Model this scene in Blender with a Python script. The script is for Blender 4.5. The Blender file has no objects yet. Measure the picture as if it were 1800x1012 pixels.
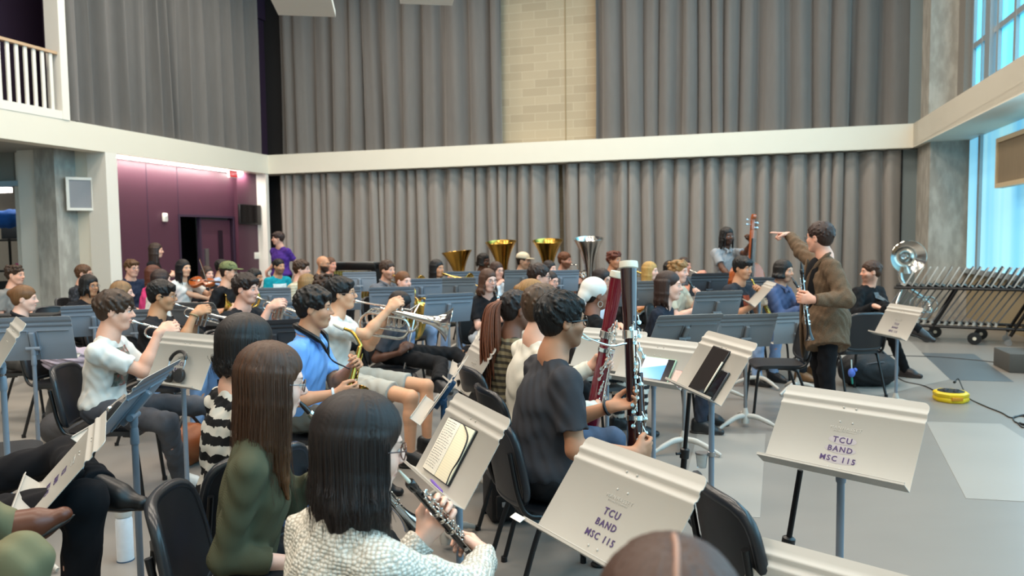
import bpy, math, random
import numpy as np
from mathutils import Matrix, Vector
S = bpy.context.scene
COL = S.collection
random.seed(7)

# ---------------------------------------------------------------- camera
FPX = 1320.0
EYE = np.array([0.0, 0.0, 1.6])
PITCH, ROLL = math.radians(3.75), math.radians(0.67)
cam = bpy.data.objects.new('camera', bpy.data.cameras.new('camera'))
COL.objects.link(cam)
cam.data.sensor_width = 36.0
cam.data.lens = 36.0 * FPX / 1800.0
cam.data.clip_start = 0.05
cam.data.dof.use_dof = True
cam.data.dof.focus_distance = 3.0
cam.data.dof.aperture_fstop = 3.6
MC = Matrix.Rotation(math.pi / 2 - PITCH, 3, 'X') @ Matrix.Rotation(-ROLL, 3, 'Z')
cam.matrix_world = Matrix.Translation(EYE) @ MC.to_4x4()
S.camera = cam
MCN = np.array(MC)

def ray(px, py):
    v = MCN @ np.array([(px - 900) / FPX, -(py - 506) / FPX, -1.0])
    return v / v[1]

def at(px, py, Y):
    return EYE + ray(px, py) * Y

# ---------------------------------------------------------------- look
S.view_settings.view_transform = 'Standard'
S.view_settings.look = 'None'
S.view_settings.gamma = 1.0
S.view_settings.use_curve_mapping = False
S.view_settings.exposure = -0.10
wd = bpy.data.worlds.new('daylight')
S.world = wd
wd.use_nodes = True
wd.node_tree.nodes['Background'].inputs[0].default_value = (0.30, 0.62, 0.80, 1)
wd.node_tree.nodes['Background'].inputs[1].default_value = 1.0

# room frame: r runs along the back wall to the right, d runs towards the back wall
TH = math.radians(16.4)
CT, ST = math.cos(TH), math.sin(TH)
def RW(r, d, z=0.0):
    return np.array([r * CT + d * ST, -r * ST + d * CT, z])
def to_r(p):
    return p[0] * CT - p[1] * ST
def to_d(p):
    return p[0] * ST + p[1] * CT
def px_on_r(px, py, r):
    v = ray(px, py)
    return EYE + v * (r / (v[0] * CT - v[1] * ST))
def px_on_d(px, py, d):
    v = ray(px, py)
    return EYE + v * (d / (v[0] * ST + v[1] * CT))

CEIL = 8.6
def lamp(name, r, d, z, sx, sy, energy, color, rot=(0, 0, 0)):
    L = bpy.data.lights.new(name, 'AREA')
    L.shape = 'RECTANGLE'; L.size = sx; L.size_y = sy
    L.energy = energy; L.color = color
    o = bpy.data.objects.new(name, L); COL.objects.link(o)
    o.location = RW(r, d, z)
    o.rotation_euler = (rot[0], rot[1], rot[2] - TH)
    return o
WARM = (1.0, 0.88, 0.74)
for i, r in enumerate((-9.0, -5.6, -2.2, 1.2)):
    for j, d in enumerate((-1.0, 4.0, 9.0, 13.6)):
        lamp('ceiling_lamp', r, d, CEIL - 0.12, 1.5, 1.5, 205, WARM)
# daylight entering through the tall windows and the blind of the right wall
lamp('window_daylight', 4.2, 4.0, 6.1, 4.2, 16.0, 900, (0.40, 0.74, 1.0), (0, math.radians(90), 0))
lamp('window_daylight', 4.2, 6.4, 2.1, 2.1, 12.0, 220, (0.45, 0.77, 1.0), (0, math.radians(90), 0))
lamp('cove_lamp', -11.68, 14.1, 3.3, 0.10, 4.6, 210, (1.0, 0.86, 0.80), (0, math.radians(28), 0))
lamp('storeroom_lamp', -15.4, 13.0, 3.2, 1.2, 1.2, 70, (1.0, 0.95, 0.85))
# ---------------------------------------------------------------- materials
_mats = {}
def srgb(h):
    if isinstance(h, str):
        c = [int(h[i:i + 2], 16) / 255 for i in (0, 2, 4)]
        return tuple(x / 12.92 if x <= 0.04045 else ((x + 0.055) / 1.055) ** 2.4 for x in c)
    return tuple(h)

def mat(name, color, rough=0.55, metal=0.0, var=0.08, scale=30.0, bump=0.0, stretch=(1, 1, 1), emit=0.0, spec=0.5, coat=0.0, trans=0.0, alpha=1.0, sheen=0.0):
    """a principled material with a little procedural variation of its colour and surface"""
    if name in _mats:
        return _mats[name]
    m = bpy.data.materials.new(name); m.use_nodes = True
    nt = m.node_tree; n = nt.nodes; b = n['Principled BSDF']
    c = srgb(color)
    b.inputs['Roughness'].default_value = rough
    b.inputs['Metallic'].default_value = metal
    b.inputs['Specular IOR Level'].default_value = spec
    b.inputs['Coat Weight'].default_value = coat
    b.inputs['Transmission Weight'].default_value = trans
    b.inputs['Alpha'].default_value = alpha
    b.inputs['Sheen Weight'].default_value = sheen
    tc = n.new('ShaderNodeTexCoord'); mp = n.new('ShaderNodeMapping'); mp.inputs['Scale'].default_value = stretch
    nz = n.new('ShaderNodeTexNoise'); nz.inputs['Scale'].default_value = scale; nz.inputs['Detail'].default_value = 3
    nt.links.new(tc.outputs['Object'], mp.inputs[0]); nt.links.new(mp.outputs[0], nz.inputs['Vector'])
    mx = n.new('ShaderNodeMix'); mx.data_type = 'RGBA'
    mx.inputs[6].default_value = tuple(x * (1 - var) for x in c) + (1,)
    mx.inputs[7].default_value = tuple(min(1, x * (1 + var)) for x in c) + (1,)
    nt.links.new(nz.outputs['Fac'], mx.inputs[0])
    nt.links.new(mx.outputs[2], b.inputs['Base Color'])
    if bump:
        bp = n.new('ShaderNodeBump'); bp.inputs['Strength'].default_value = bump; bp.inputs['Distance'].default_value = 0.01
        nt.links.new(nz.outputs['Fac'], bp.inputs['Height']); nt.links.new(bp.outputs[0], b.inputs['Normal'])
    if emit:
        b.inputs['Emission Strength'].default_value = emit
        nt.links.new(mx.outputs[2], b.inputs['Emission Color'])
    _mats[name] = m
    return m

def nodes_of(m):
    return m.node_tree.nodes, m.node_tree.links, m.node_tree.nodes['Principled BSDF']

class NX:
    """small helper for writing arithmetic as math nodes"""
    def __init__(s, nt): s.nt = nt
    def __call__(s, op, a, b=None, clamp=False):
        n = s.nt.nodes.new('ShaderNodeMath'); n.operation = op; n.use_clamp = clamp
        for i, v in enumerate((a, b)):
            if v is None: continue
            if isinstance(v, (int, float)): n.inputs[i].default_value = v
            else: s.nt.links.new(v, n.inputs[i])
        return n.outputs[0]
    def step(s, e0, e1, x):
        n = s.nt.nodes.new('ShaderNodeMapRange'); n.interpolation_type = 'SMOOTHSTEP'
        n.inputs[1].default_value = e0; n.inputs[2].default_value = e1
        s.nt.links.new(x, n.inputs[0]); return n.outputs[0]
    def mix(s, f, a, b):
        n = s.nt.nodes.new('ShaderNodeMix'); n.data_type = 'RGBA'
        if isinstance(f, (int, float)): n.inputs[0].default_value = f
        else: s.nt.links.new(f, n.inputs[0])
        for i, v in ((6, a), (7, b)):
            if isinstance(v, tuple): n.inputs[i].default_value = v + (1,) if len(v) == 3 else v
            else: s.nt.links.new(v, n.inputs[i])
        return n.outputs[2]

# ---------------------------------------------------------------- mesh building
def vlen(a): return float(np.sqrt((np.asarray(a) ** 2).sum()))
def unit(a):
    a = np.asarray(a, float); return a / max(vlen(a), 1e-9)
def frame_from(v):
    v = unit(v)
    h = np.array([0, 0, 1.0]) if abs(v[2]) < 0.9 else np.array([1.0, 0, 0])
    a = unit(np.cross(h, v)); return a, np.cross(v, a), v

class MB:
    def __init__(s): s.v = []; s.f = []; s.m = []; s.cur = 0
    def add(s, vs, fs):
        o = len(s.v); s.v += [tuple(map(float, p)) for p in vs]
        s.f += [tuple(i + o for i in q) for q in fs]; s.m += [s.cur] * len(fs); return s
    def box(s, c, size, rot=None, bev=0.0):
        c = np.asarray(c, float); h = np.asarray(size, float) / 2
        R = np.eye(3) if rot is None else np.asarray(rot)
        b = min(bev, h.min() * 0.95)
        if b <= 0:
            vs = [c + R @ (h * np.array(k)) for k in ((-1,-1,-1),(1,-1,-1),(1,1,-1),(-1,1,-1),(-1,-1,1),(1,-1,1),(1,1,1),(-1,1,1))]
            return s.add(vs, [(0,3,2,1),(4,5,6,7),(0,1,5,4),(1,2,6,5),(2,3,7,6),(3,0,4,7)])
        bm = __import__('bmesh').new(); bmesh = __import__('bmesh')
        bmesh.ops.create_cube(bm, size=1.0)
        for v in bm.verts: v.co = Vector((v.co.x * 2 * h[0], v.co.y * 2 * h[1], v.co.z * 2 * h[2]))
        bmesh.ops.bevel(bm, geom=list(bm.edges), offset=b, segments=2, affect='EDGES', profile=0.5)
        bm.verts.index_update()
        vs = [c + R @ np.array(v.co) for v in bm.verts]; fs = [tuple(v.index for v in f.verts) for f in bm.faces]
        bm.free(); return s.add(vs, fs)
    def tube(s, pts, r, n=8, caps=True, flat=None):
        pts = [np.asarray(p, float) for p in pts]; k = len(pts)
        rs = [r] * k if np.isscalar(r) else list(r)
        t0 = unit(pts[1] - pts[0]); a, b, _ = frame_from(t0)
        vs = []
        for i, p in enumerate(pts):
            t = unit((pts[min(i + 1, k - 1)] - pts[max(i - 1, 0)]))
            a = unit(a - t * a.dot(t)); b = np.cross(t, a)
            for j in range(n):
                w = 2 * math.pi * j / n
                q = a * math.cos(w) * rs[i] + b * math.sin(w) * rs[i]
                if flat is not None: q = q * np.asarray(flat)
                vs.append(p + q)
        fs = []
        for i in range(k - 1):
            for j in range(n):
                j2 = (j + 1) % n
                fs.append((i * n + j, i * n + j2, (i + 1) * n + j2, (i + 1) * n + j))
        if caps:
            fs.append(tuple(range(n - 1, -1, -1))); fs.append(tuple((k - 1) * n + j for j in range(n)))
        return s.add(vs, fs)
    def lathe(s, prof, c=(0, 0, 0), axis=(0, 0, 1), n=20, squash=1.0):
        a, b, z = frame_from(axis); c = np.asarray(c, float); vs = []
        for (r, h) in prof:
            for j in range(n):
                w = 2 * math.pi * j / n
                vs.append(c + z * h + a * (r * math.cos(w)) + b * (r * squash * math.sin(w)))
        fs = []
        for i in range(len(prof) - 1):
            for j in range(n):
                j2 = (j + 1) % n
                fs.append((i * n + j, i * n + j2, (i + 1) * n + j2, (i + 1) * n + j))
        if prof[0][0] > 1e-5: fs.append(tuple(range(n - 1, -1, -1)))
        if prof[-1][0] > 1e-5: fs.append(tuple((len(prof) - 1) * n + j for j in range(n)))
        return s.add(vs, fs)
    def ball(s, c, r, n=10):
        r = np.array([r] * 3, float) if np.isscalar(r) else np.asarray(r, float)
        o = len(s.v)
        s.lathe([(math.sin(math.pi * i / n) or 1e-6, -math.cos(math.pi * i / n)) for i in range(n + 1)], n=n + 4)
        for i in range(o, len(s.v)):
            s.v[i] = tuple(np.asarray(c, float) + np.asarray(s.v[i]) * r)
        return s
    def prism(s, poly, z0, z1):
        k = len(poly); vs = [(x, y, z0) for x, y in poly] + [(x, y, z1) for x, y in poly]
        fs = [tuple(range(k - 1, -1, -1)), tuple(range(k, 2 * k))] + [(i, (i + 1) % k, k + (i + 1) % k, k + i) for i in range(k)]
        return s.add(vs, fs)
    def plate(s, corners, thick, direction):
        """a flat slab: corner points extruded along direction"""
        c = [np.asarray(p, float) for p in corners]; t = unit(direction) * thick; k = len(c)
        fs = [tuple(range(k - 1, -1, -1)), tuple(range(k, 2 * k))] + [(i, (i + 1) % k, k + (i + 1) % k, k + i) for i in range(k)]
        return s.add(c + [p + t for p in c], fs)
    def build(s, name, m, parent=None, smooth=40, fix=True):
        me = bpy.data.meshes.new(name); me.from_pydata(s.v, [], s.f)
        for x in (m if isinstance(m, (list, tuple)) else [m]): me.materials.append(x)
        if any(s.m): me.polygons.foreach_set('material_index', s.m)
        if fix:
            import bmesh
            bm = bmesh.new(); bm.from_mesh(me); bmesh.ops.recalc_face_normals(bm, faces=bm.faces); bm.to_mesh(me); bm.free()
        if smooth:
            me.shade_smooth(); me.set_sharp_from_angle(angle=math.radians(smooth))
        o = bpy.data.objects.new(name, me); COL.objects.link(o)
        if parent is not None: o.parent = parent
        return o

def tag(o, label=None, cat=None, group=None, kind=None):
    if label: o['label'] = label
    if cat: o['category'] = cat
    if group: o['group'] = group
    if kind: o['kind'] = kind
    return o
def struct(name, mb, m, smooth=40):
    return tag(mb.build(name, m, smooth=smooth), kind='structure')
def empty(name, label, cat, loc=(0, 0, 0), rz=0.0, group=None):
    o = bpy.data.objects.new(name, None); COL.objects.link(o)
    o.location = loc; o.rotation_euler = (0, 0, rz); o.empty_display_size = 0.1
    return tag(o, label, cat, group)
def copy_tree(o, parent=None):
    c = o.copy(); COL.objects.link(c)
    if parent is not None: c.parent = parent
    for ch in list(o.children): copy_tree(ch, c)
    return c
def arc(c, r, a0, a1, n, u, v):
    c = np.asarray(c, float); u = np.asarray(u, float); v = np.asarray(v, float)
    return [c + u * (r * math.cos(a0 + (a1 - a0) * i / n)) + v * (r * math.sin(a0 + (a1 - a0) * i / n)) for i in range(n + 1)]
def smooth_path(pts, n=6):
    """Catmull-Rom through the points"""
    p = [np.asarray(q, float) for q in pts]; p = [2 * p[0] - p[1]] + p + [2 * p[-1] - p[-2]]; out = []
    for i in range(1, len(p) - 2):
        for k in range(n):
            t = k / n
            out.append(0.5 * (2 * p[i] + (p[i + 1] - p[i - 1]) * t + (2 * p[i - 1] - 5 * p[i] + 4 * p[i + 1] - p[i + 2]) * t * t + (3 * p[i] - p[i - 1] - 3 * p[i + 1] + p[i + 2]) * t ** 3))
    return out + [p[-2]]
def text_mesh(name, body, size, m, parent, loc, rot=(0, 0, 0), extrude=0.0004, align='CENTER', space=1.0, bold=0.0):
    cu = bpy.data.curves.new(name, 'FONT'); cu.body = body; cu.size = size; cu.align_x = align; cu.align_y = 'CENTER'
    cu.extrude = extrude; cu.space_character = space; cu.offset = bold; cu.resolution_u = 2
    o = bpy.data.objects.new(name, cu); COL.objects.link(o)
    me = bpy.data.meshes.new_from_object(o.evaluated_get(bpy.context.evaluated_depsgraph_get()))
    bpy.data.objects.remove(o); bpy.data.curves.remove(cu)
    me.materials.clear(); me.materials.append(m)
    o = bpy.data.objects.new(name, me); COL.objects.link(o)
    o.parent = parent; o.location = loc; o.rotation_euler = rot
    return o
# ---------------------------------------------------------------- the hall
M_floor = mat('floor_vinyl', '827d77', rough=0.34, var=0.05, scale=2.2, stretch=(1, 3, 1))
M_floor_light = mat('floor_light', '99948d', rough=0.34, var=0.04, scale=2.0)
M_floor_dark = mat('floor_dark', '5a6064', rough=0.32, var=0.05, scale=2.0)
M_paint = mat('cream_paint', 'd8d3c4', rough=0.6, var=0.02, scale=3)
M_paint_white = mat('white_paint', 'dedad0', rough=0.5, var=0.02, scale=3)
M_purple = mat('purple_panel', '4a2a38', rough=0.42, var=0.07, scale=2.5)
M_purple_dark = mat('dark_purple_wall', '2c1c30', rough=0.6, var=0.05, scale=3)
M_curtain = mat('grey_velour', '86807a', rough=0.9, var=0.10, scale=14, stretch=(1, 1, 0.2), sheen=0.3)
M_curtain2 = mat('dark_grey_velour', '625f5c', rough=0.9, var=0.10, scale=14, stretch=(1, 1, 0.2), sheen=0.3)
M_black = mat('black_plastic', '121214', rough=0.45, var=0.15, scale=40)
M_blackmetal = mat('black_steel', '0e0e10', rough=0.35, var=0.1, metal=0.3)
M_dark = mat('dark_void', '0a0a0c', rough=0.8)
M_glow = mat('lit_diffuser', 'fff2ea', rough=0.5, var=0.0, emit=5.0)
M_steel = mat('brushed_steel', 'b8babd', rough=0.3, metal=1.0, var=0.05)
M_alu = mat('window_aluminium', 'a9b2b8', rough=0.4, metal=0.6, var=0.05)

def concrete():
    m = mat('board_formed_concrete', 'b0ada5', rough=0.8, var=0.16, scale=4, bump=0.25)
    n, l, b = nodes_of(m); x = NX(m.node_tree)
    tc = n.new('ShaderNodeTexCoord'); mp = n.new('ShaderNodeMapping'); mp.inputs['Scale'].default_value = (2.5, 2.5, 0.9)
    nz = n.new('ShaderNodeTexNoise'); nz.inputs['Scale'].default_value = 3; nz.inputs['Detail'].default_value = 6
    l.new(tc.outputs['Object'], mp.inputs[0]); l.new(mp.outputs[0], nz.inputs['Vector'])
    old = b.inputs['Base Color'].links[0].from_socket
    l.new(x.mix(x.step(0.35, 0.7, nz.outputs['Fac']), srgb('95928a'), old), b.inputs['Base Color'])
    return m
M_concrete = concrete()

def block_wall():
    m = mat('tan_block', 'b09d79', rough=0.85, var=0.06, scale=6)
    n, l, b = nodes_of(m)
    tc = n.new('ShaderNodeTexCoord'); mp = n.new('ShaderNodeMapping')
    mp.inputs['Rotation'].default_value = (math.pi / 2, 0, 0)
    br = n.new('ShaderNodeTexBrick'); br.inputs['Scale'].default_value = 1.0
    br.inputs['Brick Width'].default_value = 0.6; br.inputs['Row Height'].default_value = 0.2; br.inputs['Mortar Size'].default_value = 0.006
    br.inputs['Color1'].default_value = srgb('ab9d84') + (1,); br.inputs['Color2'].default_value = srgb('a0927a') + (1,)
    br.inputs['Mortar'].default_value = srgb('b7aa92') + (1,)
    l.new(tc.outputs['Object'], mp.inputs[0]); l.new(mp.outputs[0], br.inputs['Vector'])
    l.new(br.outputs['Color'], b.inputs['Base Color'])
    return m
M_block = block_wall()

def rbox(mb, r0, r1, d0, d1, z0, z1, bev=0.0):
    c = RW((r0 + r1) / 2, (d0 + d1) / 2, (z0 + z1) / 2)
    R = np.array([[CT, ST, 0], [-ST, CT, 0], [0, 0, 1]])
    return mb.box(c, (abs(r1 - r0), abs(d1 - d0), abs(z1 - z0)), R, bev)

RL, RR, DB = -11.5, 3.47, 16.96          # faces of the ring beam: left, right, back
BZ0, BZ1 = 3.34, 3.82                   # underside and top of the ring beam
RRW, RLW = 4.25, -11.9                   # outer right wall, purple wall
DF = -6.0
struct('floor', rbox(MB(), -19, 6, DF, DB + 1.2, -0.2, 0.0), M_floor)
struct('ceiling', rbox(MB(), -19, 6, DF, DB + 1.2, CEIL, CEIL + 0.2), mat('ceiling_dark', '4b4a4a', rough=0.8))
struct('wall_back', rbox(MB(), -19, 6, DB + 0.75, DB + 1.0, 0, CEIL), M_block)
struct('wall_front', rbox(MB(), -19, 6, DF - 0.2, DF, 0, CEIL), M_paint)
# coloured vinyl patches
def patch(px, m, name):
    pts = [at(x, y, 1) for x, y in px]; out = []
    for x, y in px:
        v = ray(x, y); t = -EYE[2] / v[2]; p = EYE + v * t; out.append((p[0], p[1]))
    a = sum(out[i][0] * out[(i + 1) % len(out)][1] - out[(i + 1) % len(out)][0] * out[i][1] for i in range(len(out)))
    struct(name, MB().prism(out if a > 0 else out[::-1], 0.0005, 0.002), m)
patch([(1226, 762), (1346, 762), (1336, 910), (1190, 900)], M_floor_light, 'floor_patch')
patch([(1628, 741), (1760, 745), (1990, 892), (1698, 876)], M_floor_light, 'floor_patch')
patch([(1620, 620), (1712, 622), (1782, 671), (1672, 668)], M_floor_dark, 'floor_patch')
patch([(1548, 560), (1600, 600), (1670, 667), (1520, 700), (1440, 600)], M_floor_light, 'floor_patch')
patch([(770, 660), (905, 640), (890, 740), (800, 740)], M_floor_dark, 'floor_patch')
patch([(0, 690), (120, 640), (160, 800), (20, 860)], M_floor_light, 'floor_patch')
# ring beam
struct('trim_1', rbox(MB(), RL - 0.35, RL, DF, DB + 0.75, BZ0, BZ1), M_paint)
struct('trim_2', rbox(MB(), RL, RR, DB, DB + 0.75, BZ0, BZ1), M_paint)
struct('trim_3', rbox(rbox(MB(), RR, 6, DF, DB + 0.75, BZ0 + 0.02, BZ1), RR, RR + 0.05, DF, DB, BZ0, BZ1), M_paint)

# curtains -----------------------------------------------------------------
def curtain(name, label, axis, a0, a1, off, z0, z1, m, wav=0.34, amp=0.11, seed=1, gather=None, group=None):
    rnd = random.Random(seed); n = max(40, int(abs(a1 - a0) / 0.025)); us = np.linspace(a0, a1, n)
    ph = [0.0]
    w = wav
    for i in range(1, n):
        if rnd.random() < 0.12: w = wav * rnd.uniform(0.55, 1.7)
        ph.append(ph[-1] + 2 * math.pi * abs(us[1] - us[0]) / w)
    ph = np.array(ph); zs = np.linspace(z0, z1, 9); vs = []; fs = []
    k1 = rnd.uniform(0.5, 1.2)
    for j, z in enumerate(zs):
        t = (z - z0) / (z1 - z0); A = amp * (0.72 + 0.28 * (1 - t))
        o = np.sign(np.sin(ph)) * np.abs(np.sin(ph)) ** 0.65 * A + 0.35 * A * np.sin(ph * 0.37 + k1 + 0.6 * t) + 0.02 * np.sin(ph * 2.3 + 2 * t)
        lat = 0.05 * np.sin(ph * 0.21 + 1.3 * t) * (1 - t) + 0.35 * A * np.cos(ph)
        zz = z + (0.02 * np.sin(ph * 0.5) if j == 0 else 0)
        for i in range(n):
            u = us[i] + lat[i]; q = off + o[i]
            vs.append(RW(u, q, zz[i] if j == 0 else z) if axis == 'r' else RW(q, u, zz[i] if j == 0 else z))
    for j in range(8):
        for i in range(n - 1):
            fs.append((j * n + i, j * n + i + 1, (j + 1) * n + i + 1, (j + 1) * n + i))
    mb = MB(); mb.v = [tuple(p) for p in vs]; mb.f = fs; mb.m = [0] * len(fs)
    return tag(mb.build(name, m, smooth=180, fix=False), label, 'curtain', group)
rr = lambda x, y, d: to_r(px_on_d(x, y, d))
dd = lambda x, y, r: to_d(px_on_r(x, y, r))
curtain('stage_curtain', 'long grey pleated curtain along the lower back wall, left of its dark split', 'r', RL + 0.05, rr(981, 400, DB + 0.3), DB + 0.32, 0.03, BZ0 - 0.02, M_curtain, 0.30, 0.13, 3)
curtain('stage_curtain', 'long grey pleated curtain along the lower back wall, right of its dark split', 'r', rr(986, 400, DB + 0.3), rr(1592, 400, DB + 0.3), DB + 0.30, 0.03, BZ0 - 0.02, M_curtain, 0.34, 0.14, 5)
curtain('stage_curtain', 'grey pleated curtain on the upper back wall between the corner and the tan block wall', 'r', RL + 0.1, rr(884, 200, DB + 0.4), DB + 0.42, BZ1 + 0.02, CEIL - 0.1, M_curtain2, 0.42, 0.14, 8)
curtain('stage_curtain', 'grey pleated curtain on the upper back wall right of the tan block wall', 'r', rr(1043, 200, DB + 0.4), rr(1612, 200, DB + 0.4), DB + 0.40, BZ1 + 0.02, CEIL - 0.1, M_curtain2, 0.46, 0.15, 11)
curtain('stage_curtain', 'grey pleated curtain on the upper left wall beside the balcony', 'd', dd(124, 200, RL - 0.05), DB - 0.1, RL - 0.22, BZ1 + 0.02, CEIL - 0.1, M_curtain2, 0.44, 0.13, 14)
struct('gap_shade', rbox(rbox(MB(), RL - 0.45, RL + 0.14, DB + 0.62, DB + 0.70, BZ1, CEIL), RL - 0.4, RL + 0.25, DB + 0.6, DB + 0.7, 0, BZ0), M_dark)  # black boards added to paint the shade of the gap beside the corner curtains
# dark joint of the block wall
mb = MB(); p = rr(993, 100, DB + 0.74); rbox(mb, p, p + 0.02, DB + 0.735, DB + 0.75, BZ1, CEIL)
struct('trim_4', mb, mat('joint_grey', '8f7d5d', rough=0.9))

# left side ------------------------------------------------------------------
struct('wall_left', rbox(rbox(MB(), -13.2, RL - 0.36, DF, DB + 0.75, CEIL - 1.2, CEIL), RL - 0.6, RL - 0.42, dd(124, 100, RL), DB + 0.75, BZ1, CEIL), M_purple_dark)
struct('wall_balcony', rbox(MB(), -13.4, -13.2, DF, 12.6, BZ1, CEIL), M_purple_dark)
dcol0, dcol1 = dd(102, 60, RL), dd(121, 190, RL)
struct('trim_5', rbox(MB(), RL - 0.3, RL + 0.02, dcol0, dcol1, BZ1, CEIL), M_paint_white)
# balcony rail: top rail, bottom kerb and the balusters are one railing
zr1 = px_on_r(50, 76, RL)[2]; zr0 = px_on_r(50, 184, RL)[2]
rail = empty('balcony_railing', 'white balcony railing with thin upright bars and a pale wooden top rail', 'railing', RW(RL, 10.0, BZ1))
o = rbox(MB(), RL - 0.12, RL - 0.03, DF, dcol0, zr1 - 0.05, zr1).build('top_rail', mat('pale_wood', 'b99b7c', rough=0.5, stretch=(1, 8, 8)), rail)
o.location = -RW(RL, 10.0, BZ1)
mb = rbox(MB(), RL - 0.3, RL + 0.01, DF, dcol0, BZ1, zr0)
o = mb.build('kerb', M_paint_white, rail); o.location = -RW(RL, 10.0, BZ1)
k = 0; d = dcol0 - 0.12
while d > dd(0, 120, RL) - 0.6:
    o = rbox(MB(), RL - 0.09, RL - 0.06, d - 0.03, d + 0.03, zr0, zr1 - 0.05).build('baluster', M_paint_white, rail)
    o.location = -RW(RL, 10.0, BZ1); d -= 0.165; k += 1
# post and return wall under the beam
dp0, dp1 = dd(190, 380, RL), dd(203, 480, RL)
dp1 = dp0 + 0.28
struct('trim_6', rbox(MB(), RL - 0.45, RL, dp0, dp1, 0, BZ0), M_paint_white)
struct('wall_return', rbox(MB(), -13.4, RL - 0.02, dp0 + 0.02, dp0 + 0.22, 0, BZ0 + 0.2), M_paint)
struct('trim_7', rbox(MB(), -15.2, RL - 0.3, DF, dp1, BZ0 + 0.06, BZ0 + 0.26), mat('soffit_grey', '9d9b94', rough=0.7))
struct('column_left', rbox(MB(), -12.74, -12.25, 11.24, 11.94, 0, BZ0 + 0.06), M_concrete)
struct('wall_side', rbox(rbox(MB(), -13.24, -12.76, 11.32, 11.7, 0, BZ0 + 0.06), -13.55, -13.2, 11.5, 11.7, 0, BZ0 + 0.06), M_paint_white)
struct('door_3', rbox(MB(), -15.2, -13.5, 11.5, 11.6, 2.8, BZ0 + 0.06), mat('shutter_grey', '85867f', rough=0.5))
struct('trim_8', rbox(MB(), -15.2, -13.26, 11.4, 11.5, 2.74, 2.84), M_alu)
# storeroom beyond the opening
struct('wall_storeroom', rbox(rbox(MB(), -18.2, -18, DF, DB, 0, BZ0), -18, -13.4, 15.5, 15.7, 0, BZ0), mat('storeroom_wall', 'a8a49a', rough=0.7))
q = px_on_d(6, 333, 14.0)
tag(rbox(MB(), to_r(q) - 0.9, to_r(q) + 0.16, 13.95, 14.1, q[2] - 0.07, q[2] + 0.05).build('strip_light', M_glow), 'bright strip light seen through the opening at the far left', 'light')
# speaker panel standing proud of the column
sp = empty('wall_speaker', 'flat grey wall speaker in a white frame on the concrete column', 'speaker', px_on_r(141, 341, -12.02))
pw = abs(dd(163, 345, -12.02) - dd(120, 345, -12.02)); c0 = px_on_r(141, 341, -12.02)
RROT = np.array([[CT, ST, 0], [-ST, CT, 0], [0, 0, 1]])
yaw_spk = RROT
def framed(parent, c, w, h, t, rot, mf, mg, fname='frame', gname='grille', fw=0.05):
    mb = MB()
    for sx in (-1, 1): mb.box(rot @ np.array([0, sx * (w - fw) / 2, 0]), (t, fw, h), rot)
    for sz in (-1, 1): mb.box(rot @ np.array([0, 0, sz * (h - fw) / 2]), (t, w - 2 * fw, fw), rot)
    mb.build(fname, mf, parent)
    MB().box((0, 0, 0), (t * 0.6, w - 2 * fw + 0.002, h - 2 * fw + 0.002), rot).build(gname, mg, parent)
M_mesh = mat('grey_mesh', '8b8c90', rough=0.7, var=0.25, scale=220)
aim = np.array([[math.cos(-0.95), -math.sin(-0.95), 0], [math.sin(-0.95), math.cos(-0.95), 0], [0, 0, 1]])
framed(sp, c0, 0.47, 0.63, 0.12, aim, M_paint_white, M_mesh)
MB().tube([(-0.25, 0.06, 0), (0, 0, 0)], 0.03).build('bracket', M_alu, sp)

# purple wall recess ---------------------------------------------------------
ddoor0, ddoor1, zdoor = dd(317, 420, RLW), dd(410, 420, RLW), px_on_r(360, 382, RLW)[2]
mb = MB()
rbox(mb, RLW - 0.15, RLW, dp1 - 0.2, ddoor0, 0, BZ0 + 0.3); rbox(mb, RLW - 0.15, RLW, ddoor1, DB + 0.75, 0, BZ0 + 0.3)
rbox(mb, RLW - 0.15, RLW, ddoor0, ddoor1, zdoor, BZ0 + 0.3)
dz = dd(413, 400, RLW)
rbox(mb, RLW, RLW + 0.10, dz, DB - 0.05, 0, BZ0)
struct('wall_purple', mb, M_purple)
for x in (258, 312):
    q = dd(x, 330, RLW); struct('trim_9', rbox(MB(), RLW, RLW + 0.004, q - 0.008, q + 0.008, 0, BZ0), M_purple_dark)
struct('wall_vestibule', rbox(rbox(MB(), RLW - 1.6, RLW - 1.5, ddoor0 - 0.5, ddoor1 + 0.5, 0, BZ0), RLW - 1.5, RLW - 0.15, ddoor0 - 0.6, ddoor0 - 0.5, 0, BZ0), M_dark)
dm = ddoor0 + (ddoor1 - ddoor0) * 0.40
leaf = rbox(MB(), RLW - 0.12, RLW - 0.06, dm, ddoor1 - 0.03, 0.01, zdoor - 0.04)
dr = struct('door_1', leaf, M_purple)
rbox(MB(), RLW - 0.055, RLW - 0.045, dm + 0.62, dm + 0.78, 1.0, zdoor - 0.3).build('glazing', mat('door_glass', '20141f', rough=0.1), dr)
rbox(MB(), RLW - 0.06, RLW - 0.02, dm + 0.10, dm + 0.22, 0.85, 1.45).build('push_plate', M_steel, dr)
mb = MB(); rbox(mb, RLW - 0.12, RLW + 0.02, ddoor0 - 0.05, ddoor0, 0, zdoor); rbox(mb, RLW - 0.12, RLW + 0.02, ddoor1, ddoor1 + 0.05, 0, zdoor)
rbox(mb, RLW - 0.12, RLW + 0.02, ddoor0 - 0.05, ddoor1 + 0.05, zdoor, zdoor + 0.05); rbox(mb, RLW - 0.12, RLW - 0.03, dm - 0.05, dm, 0, zdoor)
struct('trim_10', mb, M_purple_dark)
struct('trim_11', rbox(MB(), RL - 0.38, RL - 0.02, DB - 0.10, DB + 0.02, 0, BZ0), M_paint_white)
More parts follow.
